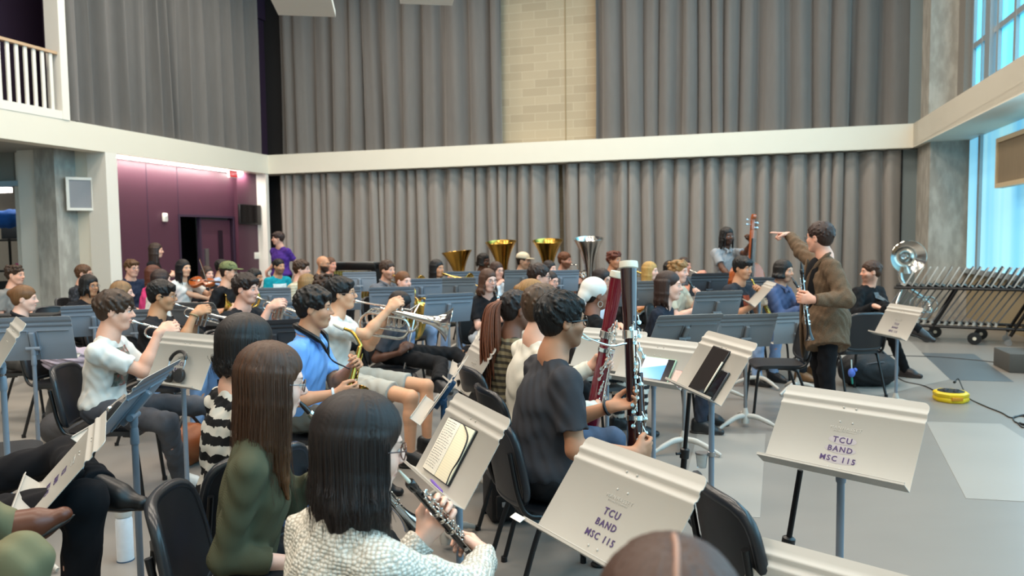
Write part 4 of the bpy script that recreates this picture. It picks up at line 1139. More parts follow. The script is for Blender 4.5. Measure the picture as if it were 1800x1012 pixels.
def saxophone(label, mouth, neck_end, bottom, fwd, m=None, name='alto_saxophone', bell_up=0.36, bore=0.032, bell_r=0.058):
    m = m or M_brass; o = root(name, label, 'saxophone'); o.location = mouth
    mouth, neck_end, bottom, fwd = (np.asarray(q, float) for q in (mouth, neck_end, bottom, fwd)); ax = unit(neck_end - bottom)
    fw = unit(fwd - ax * (ax @ fwd)); sdv = np.cross(ax, fw)
    def put(mb, nm, mm): q = mb.build(nm, mm, o); q.location = -mouth; return q
    mid = mouth * 0.35 + neck_end * 0.65 + ax * 0.045
    nk = smooth_path([mouth + (mid - mouth) * 0.35, mid, neck_end + ax * 0.02, neck_end], 6)
    put(MB().tube([mouth - unit(mid - mouth) * 0.012, mouth + (mid - mouth) * 0.10, mouth + (mid - mouth) * 0.5], [0.006, 0.012, 0.015], 10), 'mouthpiece', M_ivory)
    put(MB().tube(nk, [0.0085 + 0.006 * i / len(nk) for i in range(len(nk))], 10), 'neck', m)
    put(MB().tube([neck_end, bottom], [0.0145, bore], 14, caps=False), 'body', m)
    c = bottom + fw * 0.055
    bow = [c - fw * 0.055 * math.cos(t) - ax * 0.055 * math.sin(t) for t in np.linspace(0, math.pi, 11)]
    b0 = bow[-1]; mb = MB().tube(bow + [b0 + ax * 0.10], [bore + 0.008 * i / 11 for i in range(12)], 14, caps=False)
    open_bell(mb, bell_profile(bore + 0.008, bell_r, bell_up - 0.10, 2.6), b0 + ax * 0.10, unit(ax + fw * 0.12), 22); put(mb, 'bell', m)
    rnd = random.Random(3); Lb = vlen(neck_end - bottom)
    for i in range(18):
        q = 0.06 + 0.88 * i / 17; r = 0.0145 + (bore - 0.0145) * q; a = rnd.choice((0.2, 0.9, -0.5, -1.1)); d = fw * math.cos(a) + sdv * math.sin(a); p = neck_end + (bottom - neck_end) * q
        rr_ = 0.009 + 0.010 * q
        put(MB().lathe([(rr_, 0), (rr_ * 1.1, 0.002), (rr_ * 1.1, 0.006), (rr_ * .5, 0.009)], p + d * (r + 0.003), d, 10).tube([p + d * (r + .007), p + d * (r + .008) + ax * .03], 0.003, 6), 'key', m)
    for a in (0.55, -0.9):
        d = fw * math.cos(a) + sdv * math.sin(a); put(MB().tube([neck_end - ax * 0.03 + d * 0.025, bottom + ax * 0.03 + d * (bore + 0.012)], 0.003, 6), 'key_rod', m)
    return o
def trombone(label, m=None):
    m = m or M_brasspale; o = root('trombone', label, 'trombone')
    MB().lathe([(0.013, 0), (0.014, 0.004), (0.010, 0.02), (0.006, 0.05)], axis=(1, 0, 0), n=12).build('mouthpiece', m, o)
    mb = MB(); mb.tube([(0.04, 0, 0), (0.72, 0, 0)] + arc((0.72, 0, -0.045), 0.045, math.pi / 2, -math.pi / 2, 8, (1, 0, 0), (0, 0, 1)) + [(0.10, 0, -0.09)], 0.0065, 8); mb.build('slide', m, o)
    MB().tube([(0.12, 0, 0), (0.12, 0, -0.09)], 0.006, 6).build('brace', m, o)
    mb = MB(); mb.tube([(0.10, 0, -0.09), (-0.12, 0.02, -0.09)] + arc((-0.16, 0.06, -0.06), 0.06, -1.2, -4.4, 10, (1, 0, 0), (0, 1, 0)) + [(-0.05, 0.115, -0.04)], 0.008, 8, caps=False)
    mb.tube([(-0.05, 0.115, -0.04), (0.12, 0.115, -0.02)], [0.008, 0.013], 10, caps=False); open_bell(mb, bell_profile(0.013, 0.105, 0.26, 3.4), (0.12, 0.115, -0.02), (1, 0, 0.06), 24); mb.build('bell', m, o)
    return o
def french_horn(label, m=None):
    m = m or M_brasspale; o = root('french_horn', label, 'french horn')
    MB().lathe([(0.010, 0), (0.011, 0.004), (0.005, 0.03), (0.005, 0.06)], axis=(1, 0, 0), n=10).build('mouthpiece', m, o)
    u, v = (1, 0, 0), (0, 0, 1); c = np.array([0.25, 0.0, -0.15])
    MB().tube([(0.05, 0, 0), (0.16, 0, -0.02)] + arc(c, 0.15, 2.0, -2.2, 18, u, v), 0.007, 8).build('leadpipe', m, o)
    for i, (r, y) in enumerate(((0.15, 0.015), (0.125, 0.03), (0.105, -0.015), (0.085, 0.03), (0.075, -0.03), (0.055, 0.01))):
        p = arc(c, r, 0, 2 * math.pi, 26, u, v); MB().tube([q + np.array([0, y, 0]) for q in p], 0.0075, 8, caps=False).build('tubing_coil', m, o)
    for i in range(3): MB().lathe([(0.018, -0.02), (0.02, -0.016), (0.02, 0.016), (0.018, 0.02)], c + np.array([-0.06 + 0.05 * i, 0.0, 0.05]), (0, 1, 0), 12).build('valve', m, o)
    mb = MB(); p = [c + np.array([0.15, -0.03, 0]), c + np.array([0.10, -0.06, -0.12]), c + np.array([-0.03, -0.09, -0.16])]
    mb.tube(smooth_path(p, 4), [0.010 + 0.003 * i for i in range(9)], 12, caps=False); open_bell(mb, bell_profile(0.034, 0.15, 0.20, 2.4), p[-1], (-0.75, -0.6, -0.15), 26); mb.build('bell', m, o)
    return o
def tuba(label, m=None, name='tuba', height=0.86, bell=0.205):
    """stands on its bow at the origin, bell upwards (+Z), mouthpipe towards -X"""
    m = m or M_brass; o = root(name, label, name)
    mb = MB(); mb.tube(smooth_path([(0.10, 0, 0.36), (0.105, 0, 0.20), (0.06, 0, 0.09), (-0.02, 0, 0.065), (-0.09, 0, 0.12), (-0.105, 0, 0.25), (-0.10, 0, 0.48)], 5), [0.06 - 0.0008 * i for i in range(31)], 14); mb.build('bow', m, o)
    mb = MB(); open_bell(mb, [(0.052 + 0.03 * t + (bell - 0.082) * t ** 2.7, (height - 0.34) * t) for t in np.linspace(0, 1, 18)], (0.10, 0, 0.34), unit((0.02, 0, 1)), 30, 0.008); mb.build('bell', m, o)
    for i, (y, w, h, z) in enumerate(((0.06, 0.085, 0.20, 0.31), (0.085, 0.065, 0.15, 0.30), (-0.06, 0.08, 0.18, 0.33), (-0.085, 0.06, 0.13, 0.34), (0.10, 0.045, 0.11, 0.27))):
        p = [(w * np.sign(math.cos(t)) * abs(math.cos(t)) ** 0.6, y, z + h * np.sign(math.sin(t)) * abs(math.sin(t)) ** 0.6) for t in np.linspace(0, 2 * math.pi, 28)]
        MB().tube(p, 0.013 - 0.0012 * i, 8, caps=False).build('tubing_loop', m, o)
    for i in range(4): MB().lathe([(0.015, 0), (0.019, 0.005), (0.019, 0.15), (0.010, 0.155), (0.004, 0.16), (0.004, 0.185), (0.013, 0.187), (0.013, 0.192)], (-0.05 + 0.043 * i, -0.02 + .07, 0.26), n=10).build('valve', m, o)
    MB().tube(smooth_path([(-0.10, 0, 0.48), (-0.10, 0.0, 0.56), (-0.13, 0.0, 0.60), (-0.18, 0, 0.60)], 5), 0.009, 8).build('mouthpipe', m, o)
    MB().lathe([(0.008, 0), (0.010, 0.03), (0.017, 0.055), (0.017, 0.06)], (-0.175, 0, 0.60), (-1, 0, 0), 12).build('mouthpiece', M_silver, o)
    return o
def fiddle_outline(L, n=40):
    pts = []
    for i in range(n + 1):
        t = i / n; w = 0.36 * math.sin(math.pi * min(max(t, .0), 1)) ** 0.5 * (0.84 + 0.36 * (t - 0.5) ** 2 * 4) - 0.20 * math.exp(-((t - 0.56) / 0.13) ** 2) + 0.06 * math.exp(-((t - 0.22) / 0.16) ** 2)
        if t > 0.75: w *= 0.92
        pts.append((max(w, 0.02) * L * 0.86, t * L))
    return pts
def fiddle(name, label, body_len, thick, neck_len, m, cat):
    """body from the origin up +Z, belly towards -Y"""
    o = root(name, label, cat); pr = fiddle_outline(body_len)
    poly = [(x, z) for x, z in pr] + [(-x, z) for x, z in reversed(pr)]
    mb = MB(); k = len(poly); rings = []
    for (ins, y) in ((0.86, -thick * 0.62), (0.98, -thick * 0.5), (1.0, -thick * 0.42), (0.96, -thick * 0.38), (0.96, thick * 0.38), (1.0, thick * 0.42), (0.98, thick * 0.5), (0.86, thick * 0.6)):
        rings.append([(x * ins, y, body_len / 2 + (z - body_len / 2) * (ins if ins < .9 else 1)) for x, z in poly])
    vs = [p for r in rings for p in r]; fs = [(i * k + j, i * k + (j + 1) % k, (i + 1) * k + (j + 1) % k, (i + 1) * k + j) for i in range(7) for j in range(k)]
    fs += [tuple(range(k - 1, -1, -1)), tuple(7 * k + j for j in range(k))]; mb.add(vs, fs); mb.build('body', m, o, smooth=50)
    s = body_len
    MB().box((0, -thick * 0.5 - 0.02 * s, s * 0.78), (0.045 * s, 0.03 * s, neck_len + s * 0.30), None, 0.006 * s).build('fingerboard', M_ebony, o).location.z = neck_len * 0.42
    mb = MB(); mb.box((0, -thick * 0.35, s + neck_len * 0.5), (0.04 * s, 0.05 * s, neck_len), None, 0.006 * s)
    mb.lathe([(0.02 * s, -0.024 * s), (0.032 * s, -0.02 * s), (0.032 * s, 0.02 * s), (0.02 * s, 0.024 * s)], (0, -thick * .35 - .02 * s, s + neck_len + 0.17 * s), (1, 0, 0), 12)
    mb.box((0, -thick * 0.35, s + neck_len + 0.08 * s), (0.04 * s, 0.04 * s, 0.17 * s), None, 0.005 * s); mb.build('neck', m, o)
    MB().box((0, -thick * 0.5 - 0.04 * s, s * 0.40), (0.12 * s, 0.012 * s, 0.085 * s), None, 0.004 * s).build('bridge', M_ivory, o)
    MB().box((0, -thick * 0.5 - 0.03 * s, s * 0.17), (0.06 * s, 0.012 * s, 0.22 * s), None, 0.004 * s).build('tailpiece', M_ebony, o)
    for i in range(4):
        x = (-0.015 + 0.01 * i) * s
        MB().tube([(x * 1.4, -thick * .5 - 0.035 * s, s * 0.27), (x * 1.6, -thick * .5 - .085 * s, s * 0.40), (x, -thick * .5 - .04 * s, s + neck_len)], 0.0022 * s, 5).build('string', M_steel, o)
        sx = -1 if i % 2 else 1; z = s + neck_len + (0.04 + 0.03 * i) * s
        MB().tube([(0, -thick * .35, z), (sx * 0.06 * s, -thick * .35, z)], 0.006 * s, 6).ball((sx * 0.07 * s, -thick * .35, z), (0.018 * s, 0.006 * s, 0.014 * s), 6).build('peg', M_ebony if s < .6 else M_steel, o)
    for sx in (-1, 1):
        MB().tube(smooth_path([(sx * .11 * s, 0, .48 * s), (sx * .075 * s, 0, .44 * s), (sx * .10 * s, 0, .37 * s), (sx * .07 * s, 0, .33 * s)], 4), 0.007 * s, 5).build('sound_hole', M_dark, o).location.y = -thick * 0.60
    return o
# how far each face is turned away from a pure profile as the camera sees it (negative: towards the camera)
REL = dict(floraltee=-9, glasstrumpet=-12, thirdtrumpet=-30, floralshirt=-10, greytee=-32, curlyblack=-48, darkcoat=-18, blazer=-52, lightbrown=-6, standblack=-4, pink=15, whitetee=22,
           violinist=-45, blackgirl=-52, paleshirt=-20, camo=-20, beardblack=-32, teal=-52, cream=-15, lightlong=35, curlback=35, bald=-25, redface=-40, polo=-9, whitehorn=-8, dreadflute=-6, greybutton=-42,
           euph=-45, tromlady=-38, tubaone=-42, clarlady=-55, whitejacket=-45, euphcream=-30, creamcap=-22, darkspecs=2, blackspecs=-38, darkfar=-30, silvertuba=-24, specsdark=-32, auburn=-38, blonde=-18, navy=-2, curlyblond=-20, saxfar=-30)

def person(key, look, act, x, ytop, Z, fa, tone='c99b7f', hair=('short', '2a1b12'), top=('1c1c1e',), bottom=('23262c',), hy=None, hp=0.06, w=1.0, fem=False, stand=False, pose='lap', seat=0.46,
           beard=0.0, glasses=None, shoes='1a1a1c', legs=None, lean=0.0, res=None, k=None, label=None, shift=0.0, chair_face=None, nochair=False, tilt=0.0, collar=None, watch=None, hz=0.0):
    if key in REL:
        hy = math.degrees(math.atan2(FPX, x - 900)) - 90 + REL[key]; fa = hy - (10 if REL[key] < 15 else 0)
    f = np.array([math.cos(math.radians(fa)), math.sin(math.radians(fa)), 0]); s = np.array([-f[1], f[0], 0])
    k = k or (0.95 if fem else 1.0)
    hstyle, hcol = hair[0], hair[1]; cap_cloth = hair[2:4] if hstyle == 'cap' else (); hair = hair[:2] if hstyle == 'cap' else hair; hL = hair[2] if len(hair) > 2 else 0.3; hv = hair[3] if len(hair) > 3 else 0.004; htip = hair[4] if len(hair) > 4 else None
    H = at(x, ytop, Z) - UP * ((0.128 + (hv if hstyle not in ('bald',) else -0.008)) * k)
    hya = math.radians(fa if hy is None else hy)
    Ry = np.array([[math.cos(hp), 0, math.sin(hp)], [0, 1, 0], [-math.sin(hp), 0, math.cos(hp)]])
    Rx = np.array([[1, 0, 0], [0, math.cos(tilt), -math.sin(tilt)], [0, math.sin(tilt), math.cos(tilt)]])
    Rh = rotz(hya) @ Ry @ Rx
    N = H - f * 0.035 - UP * 0.152 * k - Rh[:, 0] * 0.012
    if stand: P = np.array([N[0], N[1], max(0.80, N[2] - 0.53)]) - f * (0.02 + lean)
    else: P = np.array([N[0], N[1], seat + 0.108]) - f * (0.05 + lean)
    P = P + s * shift
    base = np.array([P[0], P[1], 0.0]); sp = unit(N - P); T = vlen(N - P)
    sw = (0.158 if fem else 0.178) * (0.94 + 0.06 * w)
    SL, SR = N - sp * 0.090 + s * sw, N - sp * 0.090 - s * sw
    tf = np.cross(s, sp); RT = np.stack([tf, s, sp], 1)
    mouth = H + Rh @ (np.array([0.098, 0, -0.063]) * k)
    sk = dict(H=H, Rh=Rh, N=N, P=P, f=f, s=s, SL=SL, SR=SR, mouth=mouth, hd=Rh[:, 0], k=k, label=look, base=base, sp=sp, Z=Z, tf=tf)
    # legs ------------------------------------------------------------------
    hl = {}
    for sd_, sg in (('L', 1), ('R', -1)):
        hip = P + s * sg * 0.085 - UP * 0.01
        if stand: kn = hip * 0.5 + np.array([*(base[:2] + s[:2] * sg * 0.10), 0.06]) * 0.5 + f * 0.02; an = np.array([*(base[:2] + s[:2] * sg * 0.11), 0.085]) - f * 0.02
        else: kn = hip + f * 0.42 + s * sg * 0.075 - UP * 0.03; kn[2] = seat + 0.070; an = np.array([kn[0], kn[1], 0.085]) - f * 0.03
        if legs and sd_ in legs: kn, an = np.asarray(legs[sd_][0], float), np.asarray(legs[sd_][1], float)
        fd = legs.get('F' + sd_, f) if legs else f
        hl[sd_] = (hip, kn, an, unit(np.asarray(fd, float)))
    # hands -----------------------------------------------------------------
    hands = POSES[pose](sk) if isinstance(pose, str) else pose(sk)
    arms = {}
    for sd_, sg, sh in (('L', 1, SL), ('R', -1, SR)):
        g = hands[sd_]; g = dict(g=g) if not isinstance(g, dict) else g
        tgt = np.asarray(g['g'], float)
        el0 = sh - UP * 0.24 + f * 0.06 + s * sg * 0.09
        a = unit(np.asarray(g.get('a', tgt - el0), float)); n = np.asarray(g.get('n', -s * sg), float); n = unit(n - a * (n @ a))
        wr = tgt - a * 0.075 * k - n * 0.030 * k
        el, wr = ik(sh, wr, 0.285 * k, 0.255 * k, np.asarray(g.get('pole', -UP + s * sg * 0.35 - f * 0.25), float))
        arms[sd_] = (sh, el, wr, a, n, g.get('curl', 0.9), g.get('point', False))
    # body ------------------------------------------------------------------
    near = Z < 3.6
    res = res or (0.0048 if Z < 2.6 else 0.0056 if Z < 4 else 0.0068 if Z < 6.8 else 0.0088)
    B = Sd(); head_sdf(B, H, Rh, k, 0.5 if pose not in ('lap', 'fold') else 0)
    B.cap(H + Rh @ np.array([-0.025, 0, -0.06]) * k, N + f * 0.005, 0.053 * k, 0.060 * (.9 if fem else 1), 0.03)
    B.cap(N, N - sp * 0.105 + s * sw * 0.55, 0.045, 0.05, 0.05); B.cap(N, N - sp * 0.10 - s * sw * 0.55, 0.045, 0.05, 0.05)
    B.ell(N - sp * 0.20 * T / .45, (0.095 * w, 0.140 * w, 0.16), RT, 0.05); B.ell(P + sp * T * 0.25, (0.09 * w, 0.125 * w, 0.15), RT, 0.05); B.ell(P, (0.10 * w, 0.145 * w, 0.10), RT, 0.05)
    aw = 0.9 + 0.1 * w if w >= 1 else w; aw = aw * (0.86 if fem else 1.0)
    for sd_ in 'LR':
        sh, el, wr, a, n, cu, pt = arms[sd_]
        B.cap(sh, el, 0.046 * aw, 0.040 * aw, 0.03); B.cap(el, el + (wr - el) * 0.35, 0.040 * aw, 0.041 * aw, 0.02); B.cap(el + (wr - el) * 0.3, wr, 0.041 * aw, 0.0255 * aw, 0.02)
        hand(B, wr, a, n, sd_ == 'L', cu, k * (0.95 if fem else 1.02), pt)
        hip, kn, an, fd = hl[sd_]
        B.cap(hip, kn, 0.070 * w, 0.052, 0.03); B.cap(kn, kn + (an - kn) * .35, 0.050, 0.050, 0.02); B.cap(kn + (an - kn) * .3, an, 0.050, 0.033, 0.02); B.cap(an, an + fd * 0.09 - UP * 0.03, 0.032, 0.025, 0.02)
    V, Q = B.mesh(res)
    hpv = ((V - H) @ Rh) / k
    body = mesh_from('person', V, Q, skin(tone, beard, hcol if beard else '2a1c14'), None, base, hpv)
    body.location = base
    lb = label or ('person ' + look + ', ' + act); tag(body, lb if len(lb.split()) <= 16 else 'person ' + look, 'person')
    # shirt -----------------------------------------------------------------
    sleeve = top[3] if len(top) > 3 else 'short'; o_ = 0.013 if sleeve != 'coat' else 0.024
    C = Sd()
    C.ell(N - sp * 0.19 * T / .45, ((0.108 if not fem else 0.10) * w + o_, 0.150 * (w if not fem else w * .93) + o_, 0.165), RT, 0.05)
    if fem: C.ell(N - sp * 0.215 + tf * 0.055, (0.062 * w, 0.125 * w, 0.065), RT, 0.05)
    C.ell(P + sp * T * 0.28, ((0.098 + 0.02 * (w > 1.1)) * w + o_, (0.135 if not fem else 0.115) * w + o_, 0.17), RT, 0.06)
    if sleeve != 'push': C.ell(P + sp * 0.025, (0.128 * w + o_, 0.168 * w + o_, 0.105), RT, 0.05)
    for sg in (1, -1): C.cap(N - sp * 0.035 + s * sg * 0.02, N - sp * 0.100 + s * sg * sw * 0.85, 0.046 + o_ * .5, 0.046 + o_ * .6, 0.05)
    for sd_ in 'LR':
        sh, el, wr = arms[sd_][:3]
        if sleeve == 'short': C.cap(sh, sh + (el - sh) * 0.72, 0.052 * aw + o_, 0.052 * aw + o_ * 0.9, 0.035, True)
        elif sleeve == 'none': C.cap(sh, sh + (el - sh) * 0.10, 0.052 * aw + o_ * .6, 0.05 * aw, 0.03, True)
        else:
            C.cap(sh, el, 0.050 * aw + o_, 0.045 * aw + o_, 0.035); e2 = 0.55 if sleeve == 'push' else 0.96
            C.cap(el, el + (wr - el) * e2, 0.045 * aw + o_, (0.030 if sleeve != 'push' else 0.038) * aw + o_ * (0.8 if sleeve != 'knit' else 1.2), 0.025, True)
    if sleeve == 'coat':
        for sd_ in 'LR':
            hip, kn = hl[sd_][:2]; C.cap(P - UP * 0.0, P + (-UP if stand else (kn - hip) * 0.5 - UP * .05) * (0.21 if stand else 0.4) + s * (0.08 if sd_ == 'L' else -0.08), 0.165, 0.16, 0.06, True, sq=None)
    else:
        C.ell(N + f * 0.075 + UP * 0.015, (0.055, 0.060, 0.075), None, 0.02, True)
    h0 = abs(hash(key)) % 100 if False else (sum(map(ord, key)) % 100)
    amp = 0.0042 if sleeve not in ('push',) else 0.0034
    def fold(X, Y, Z_):
        d = (X - P[0]) * f[0] + (Y - P[1]) * f[1]; l = (X - P[0]) * s[0] + (Y - P[1]) * s[1]; h = Z_ - P[2]
        return amp * np.sin(38 * h + 14 * d + 9 * np.sin(11 * l + h0)) * np.sin(21 * l - 17 * h + 5 * np.sin(19 * d + h0)) + amp * .5 * np.sin(70 * h - 33 * l + 3 * np.sin(30 * d))
    C.disp = fold
    V, Q = C.mesh(max(res, 0.0055))
    shirt = mesh_from({'coat': 'jacket', 'knit': 'sweater'}.get(sleeve, 'shirt'), V, Q, cloth(*top[:3]), body, base)
    # trousers --------------------------------------------------------------
    kind = bottom[3] if len(bottom) > 3 else 'long'
    G = Sd(); G.ell(P - sp * 0.005, (0.122 * w, 0.168 * w, 0.105), RT, 0.05)
    for sd_ in 'LR':
        hip, kn, an, fd = hl[sd_]
        if kind == 'shorts': G.cap(hip, hip + (kn - hip) * 0.80, 0.088 * w, 0.080, 0.05, True)
        else:
            G.cap(hip, kn, 0.086 * w, 0.064, 0.05); G.cap(kn, an + (kn - an) * (0.04 if not legs else -0.07), 0.063, 0.052 if kind == 'long' else 0.07, 0.03, True)
    def fold2(X, Y, Z_): return 0.004 * np.sin(33 * (Z_ + 0.8 * X) + 6 * np.sin(17 * Y + h0)) * np.sin(24 * Y - 20 * Z_ + 4 * np.sin(15 * X)) + 0.002 * np.sin(60 * (Z_ - X))
    G.disp = fold2
    V, Q = G.mesh(max(res, 0.007))
    mesh_from('trousers' if kind != 'shorts' else 'shorts', V, Q, cloth(*(bottom[:3])), body, base)
    if Z < 9 or stand:
        for sd_ in 'LR':
            hip, kn, an, fd = hl[sd_]; F_ = Sd(); tp = an + fd * 0.15; ang = an[2] - 0.085
            a0 = an - UP * 0.045 - fd * 0.035; F_.cap(a0, a0 + fd * 0.13 - UP * 0.008, 0.037, 0.036, 0.03, sq=None); F_.cap(a0 + fd * .09 - UP * .008, a0 + fd * 0.20 - UP * 0.016, 0.038, 0.026, 0.03); F_.cap(a0 + UP * .05, a0, 0.040, 0.036, 0.03); F_.cap(an, an + fd * 0.08 - UP * 0.03, 0.043, 0.036, 0.03)
            if abs(ang) < 0.03: F_.cut(np.array([0, 0, 0.004]), np.array([0, 0, -1.0]))
            V, Q = F_.mesh(max(res, 0.0065)); sh_ = mesh_from('shoe', V, Q, mat('shoe_' + shoes, shoes, rough=0.4), body, base)
            if Z < 9:
                us = unit(UP - fd * fd[2]); Rs = np.stack([fd, np.cross(us, fd), us], 1); W_ = Sd(); W_.ell(a0 + fd * 0.085 - us * 0.030, (0.135, 0.042, 0.013), Rs, 0.01); W_.ell(a0 - fd * .005 - us * 0.032, (0.045, 0.038, 0.018), Rs, 0.01)
                if abs(ang) < 0.03: W_.cut(np.array([0, 0, 0.002]), np.array([0, 0, -1.0]))
                V, Q = W_.mesh(0.006); mesh_from('sole', V, Q, mat('sole_dark', '2a2725', rough=0.7) if shoes != 'cfcfcc' else mat('sole_white', 'dcdad5', rough=0.6), sh_, base)
    # hair --------------------------------------------------------------------
    if hstyle == 'cap':
        sd2 = hair_sdf('short', H, Rh, k, h0, 0.3, -0.004); V, Q = sd2.mesh(max(0.0045, res * .8)); mesh_from('hair', V, Q, hair_mat('2a1b12'), body, base, ((V - H) @ Rh) / k)
        cp = Sd(); cp.ell(H + Rh @ np.array([-0.012, 0, 0.062]) * k, np.array([0.112, 0.092, 0.085]) * k, Rh, 0.02); cp.cut(H + Rh @ np.array([0, 0, 0.045]) * k, -Rh[:, 2])
        V, Q = cp.mesh(0.006); cap_ = mesh_from('cap', V, Q, cloth(hcol, *cap_cloth), body, base)
        br = Sd(); br.ell(H + Rh @ np.array([0.105, 0, 0.047]) * k, np.array([0.075, 0.075, 0.009]) * k, Rh, 0.01); V, Q = br.mesh(0.005); mesh_from('cap_brim', V, Q, cap_.data.materials[0], cap_, np.zeros(3) + base)
    elif hstyle == 'scarf':
        sd2 = Sd(); e = lambda c, r: sd2.ell(H + Rh @ np.array(c), r, Rh, 0.02)
        e((-0.028, 0, 0.05), (0.108, 0.090, 0.092)); e((-0.10, 0, -0.005), (0.055, 0.062, 0.055)); sd2.ell(H + Rh @ np.array([0.118, 0, -0.05]), (0.10, 0.10, 0.11), Rh, 0.012, True)
        sd2.cap(H + Rh @ np.array([-0.13, -0.02, -0.03]), H + Rh @ np.array([-0.15, -0.035, -0.12]), 0.022, 0.016, 0.02); sd2.cap(H + Rh @ np.array([-0.13, 0.01, -0.03]), H + Rh @ np.array([-0.165, 0.0, -0.10]), 0.02, 0.014, 0.02)
        V, Q = sd2.mesh(0.0055); mesh_from('head_scarf', V, Q, cloth(hcol), body, base)
        s3 = hair_sdf('short', H - Rh[:, 0] * .004, Rh, k, h0, 0.3, -0.004); V, Q = s3.mesh(0.006); mesh_from('hair', V, Q, hair_mat('17110f'), body, base, ((V - H) @ Rh) / k)
    elif hstyle != 'bald':
        sd2 = hair_sdf(hstyle, H, Rh, k, h0, hL, hv); V, Q = sd2.mesh(0.0036 if near else max(0.0050, res * .75))
        ho = mesh_from('hair', V, Q, hair_mat(hcol, htip), body, base, ((V - H) @ Rh) / k)
        if near: strand_mesh(sd2, hstyle, h0, 520 if hstyle in ('long', 'bob') else 420, hL, k, base, mat('strand_' + hcol, hcol, rough=0.45, var=0.3, scale=50), ho)
        sk['hair'] = ho
    # glasses -----------------------------------------------------------------
    if glasses:
        def T_(p): return H + Rh @ (np.array(p) * k) - base
        mb = MB()
        for sg in (-1, 1):
            c = np.array([0.100, sg * 0.033, -0.002])
            mb.tube([T_(c + np.array([-0.004 * abs(math.cos(t)) * (sg * math.cos(t) > 0), 0.0245 * math.cos(t), 0.0205 * math.sin(t)])) for t in np.linspace(0, 2 * math.pi, 21)], 0.0019 if glasses != 'bold' else 0.0034, 6, caps=False)
            mb.tube([T_((0.094, sg * 0.058, 0.004)), T_((0.05, sg * 0.078, 0.004)), T_((-0.01, sg * 0.085, 0.002))], 0.0018 if glasses != 'bold' else 0.003, 6)
        mb.tube([T_((0.102, -0.009, 0.003)), T_((0.104, 0, 0.006)), T_((0.102, 0.009, 0.003))], 0.0018, 6)
        gm = {'bold': mat('black_frame', '0b0b0c', rough=0.3), 'wire': mat('wire_frame', '6b6360', rough=0.3, metal=0.8), 'tort': mat('tortoise_frame', '4a2a22', rough=0.25, var=0.5, scale=90)}[glasses]
        go = mb.build('glasses', gm, body)
    if collar:
        c0 = N + f * 0.012 - UP * 0.0; mb = MB()
        for sg in (-1, 1):
            p = [N - f * 0.062 + UP * 0.028, N - f * 0.03 + s * sg * 0.068 + UP * 0.015, N + f * 0.045 + s * sg * 0.060 - UP * 0.02, N + f * 0.085 + s * sg * 0.022 - UP * 0.055, N + f * 0.10 + s * sg * 0.045 - UP * 0.095]
            mb.tube([q - base for q in smooth_path(p, 5)], [0.016] * 15 + [0.018, 0.02, 0.02, 0.016, 0.012, 0.006], 8)
        mb.build('collar', cloth(collar), body)
    if watch:
        sd_ = watch[0]; wr, a = arms[sd_][2], arms[sd_][3]; el = arms[sd_][1]; u = unit(wr - el); q1, q2, _ = frame_from(u); c0 = wr - u * 0.012 - base
        MB().tube([c0 + q1 * 0.031 * math.cos(t) + q2 * 0.031 * math.sin(t) for t in np.linspace(0, 2 * math.pi, 21)], 0.008, 6, caps=False).build('wrist_band', mat('band_' + watch[1], watch[1], rough=0.5), body)
    sk.update(body=body, arms=arms, hl=hl, fa=fa)
    people[key] = sk
    if not stand and not nochair:
        ca = math.radians(fa if chair_face is None else chair_face); cf = np.array([math.cos(ca), math.sin(ca), 0]); cp = P + cf * 0.06
        w_ = ('black chair under the person ' + look).split(); chair(' '.join(w_[:16]), cp[0], cp[1], math.degrees(ca), seat - 0.46 - 0.005)
    return sk

def ilabel(kind, sk): return ' '.join((kind + ' played by the person ' + sk['label']).split()[:16])
POSES = {}
def pz(fn): POSES[fn.__name__[2:]] = fn; return fn
@pz
def p_lap(k): P, f, s = k['P'], k['f'], k['s']; return {d: dict(g=P + f * 0.33 + s * g * 0.07 + UP * 0.065, a=f * 0.8 - s * g * 0.35 - UP * .15, n=-UP, curl=0.45) for d, g in (('L', 1), ('R', -1))}
@pz
def p_fold(k): P, f, s = k['P'], k['f'], k['s']; return dict(L=dict(g=P + f * 0.42 - s * 0.01 + UP * 0.075, a=f * .75 - s * .6, n=-UP, curl=.7), R=dict(g=P + f * 0.43 + s * 0.02 + UP * 0.10, a=f * .7 + s * .6, n=-UP, curl=0.7))
@pz
def p_trumpet(k, m=None):
    v = unit(k['hd'] * math.cos(.22) - UP * math.sin(.22)); place(trumpet(ilabel('silver trumpet', k), m), k['mouth'], v); M, s = k['mouth'], k['s']
    y = unit(np.cross(UP, v)); z = np.cross(v, y)
    return dict(L=dict(g=M + v * 0.225 - z * 0.045 + y * 0.012, a=v * 0.45 + z * 0.8 , n=-y, curl=0.95), R=dict(g=M + v * 0.235 + z * 0.01 - y * 0.035, a=v * 0.62 + z * 0.55 + y * .2, n=y * .8 - z * .5, curl=0.75))
@pz
def p_bighorn(k):
    v = unit(k['hd'] * math.cos(.20) - UP * math.sin(.20)); place(big_horn(ilabel('large silver marching horn', k)), k['mouth'], v, scale=1.0); M = k['mouth']; y = unit(np.cross(UP, v)); z = np.cross(v, y)
    return dict(L=dict(g=M + v * 0.27 - z * 0.07 + y * .01, a=v * 0.4 + z * 0.85, n=-y), R=dict(g=M + v * 0.32 + z * 0.03 - y * 0.03, a=v * 0.55 + z * 0.65 + y * .1, n=y * .8 - z * .5, curl=.75))
@pz
def p_trombone(k):
    v = unit(k['hd'] * .96 - UP * .2); place(trombone(ilabel('brass trombone', k)), k['mouth'], v); M = k['mouth']; y = unit(np.cross(UP, v)); return dict(L=M + v * 0.13 - UP * 0.05 + y * .02, R=M + v * 0.33 - UP * 0.03 - y * 0.02)
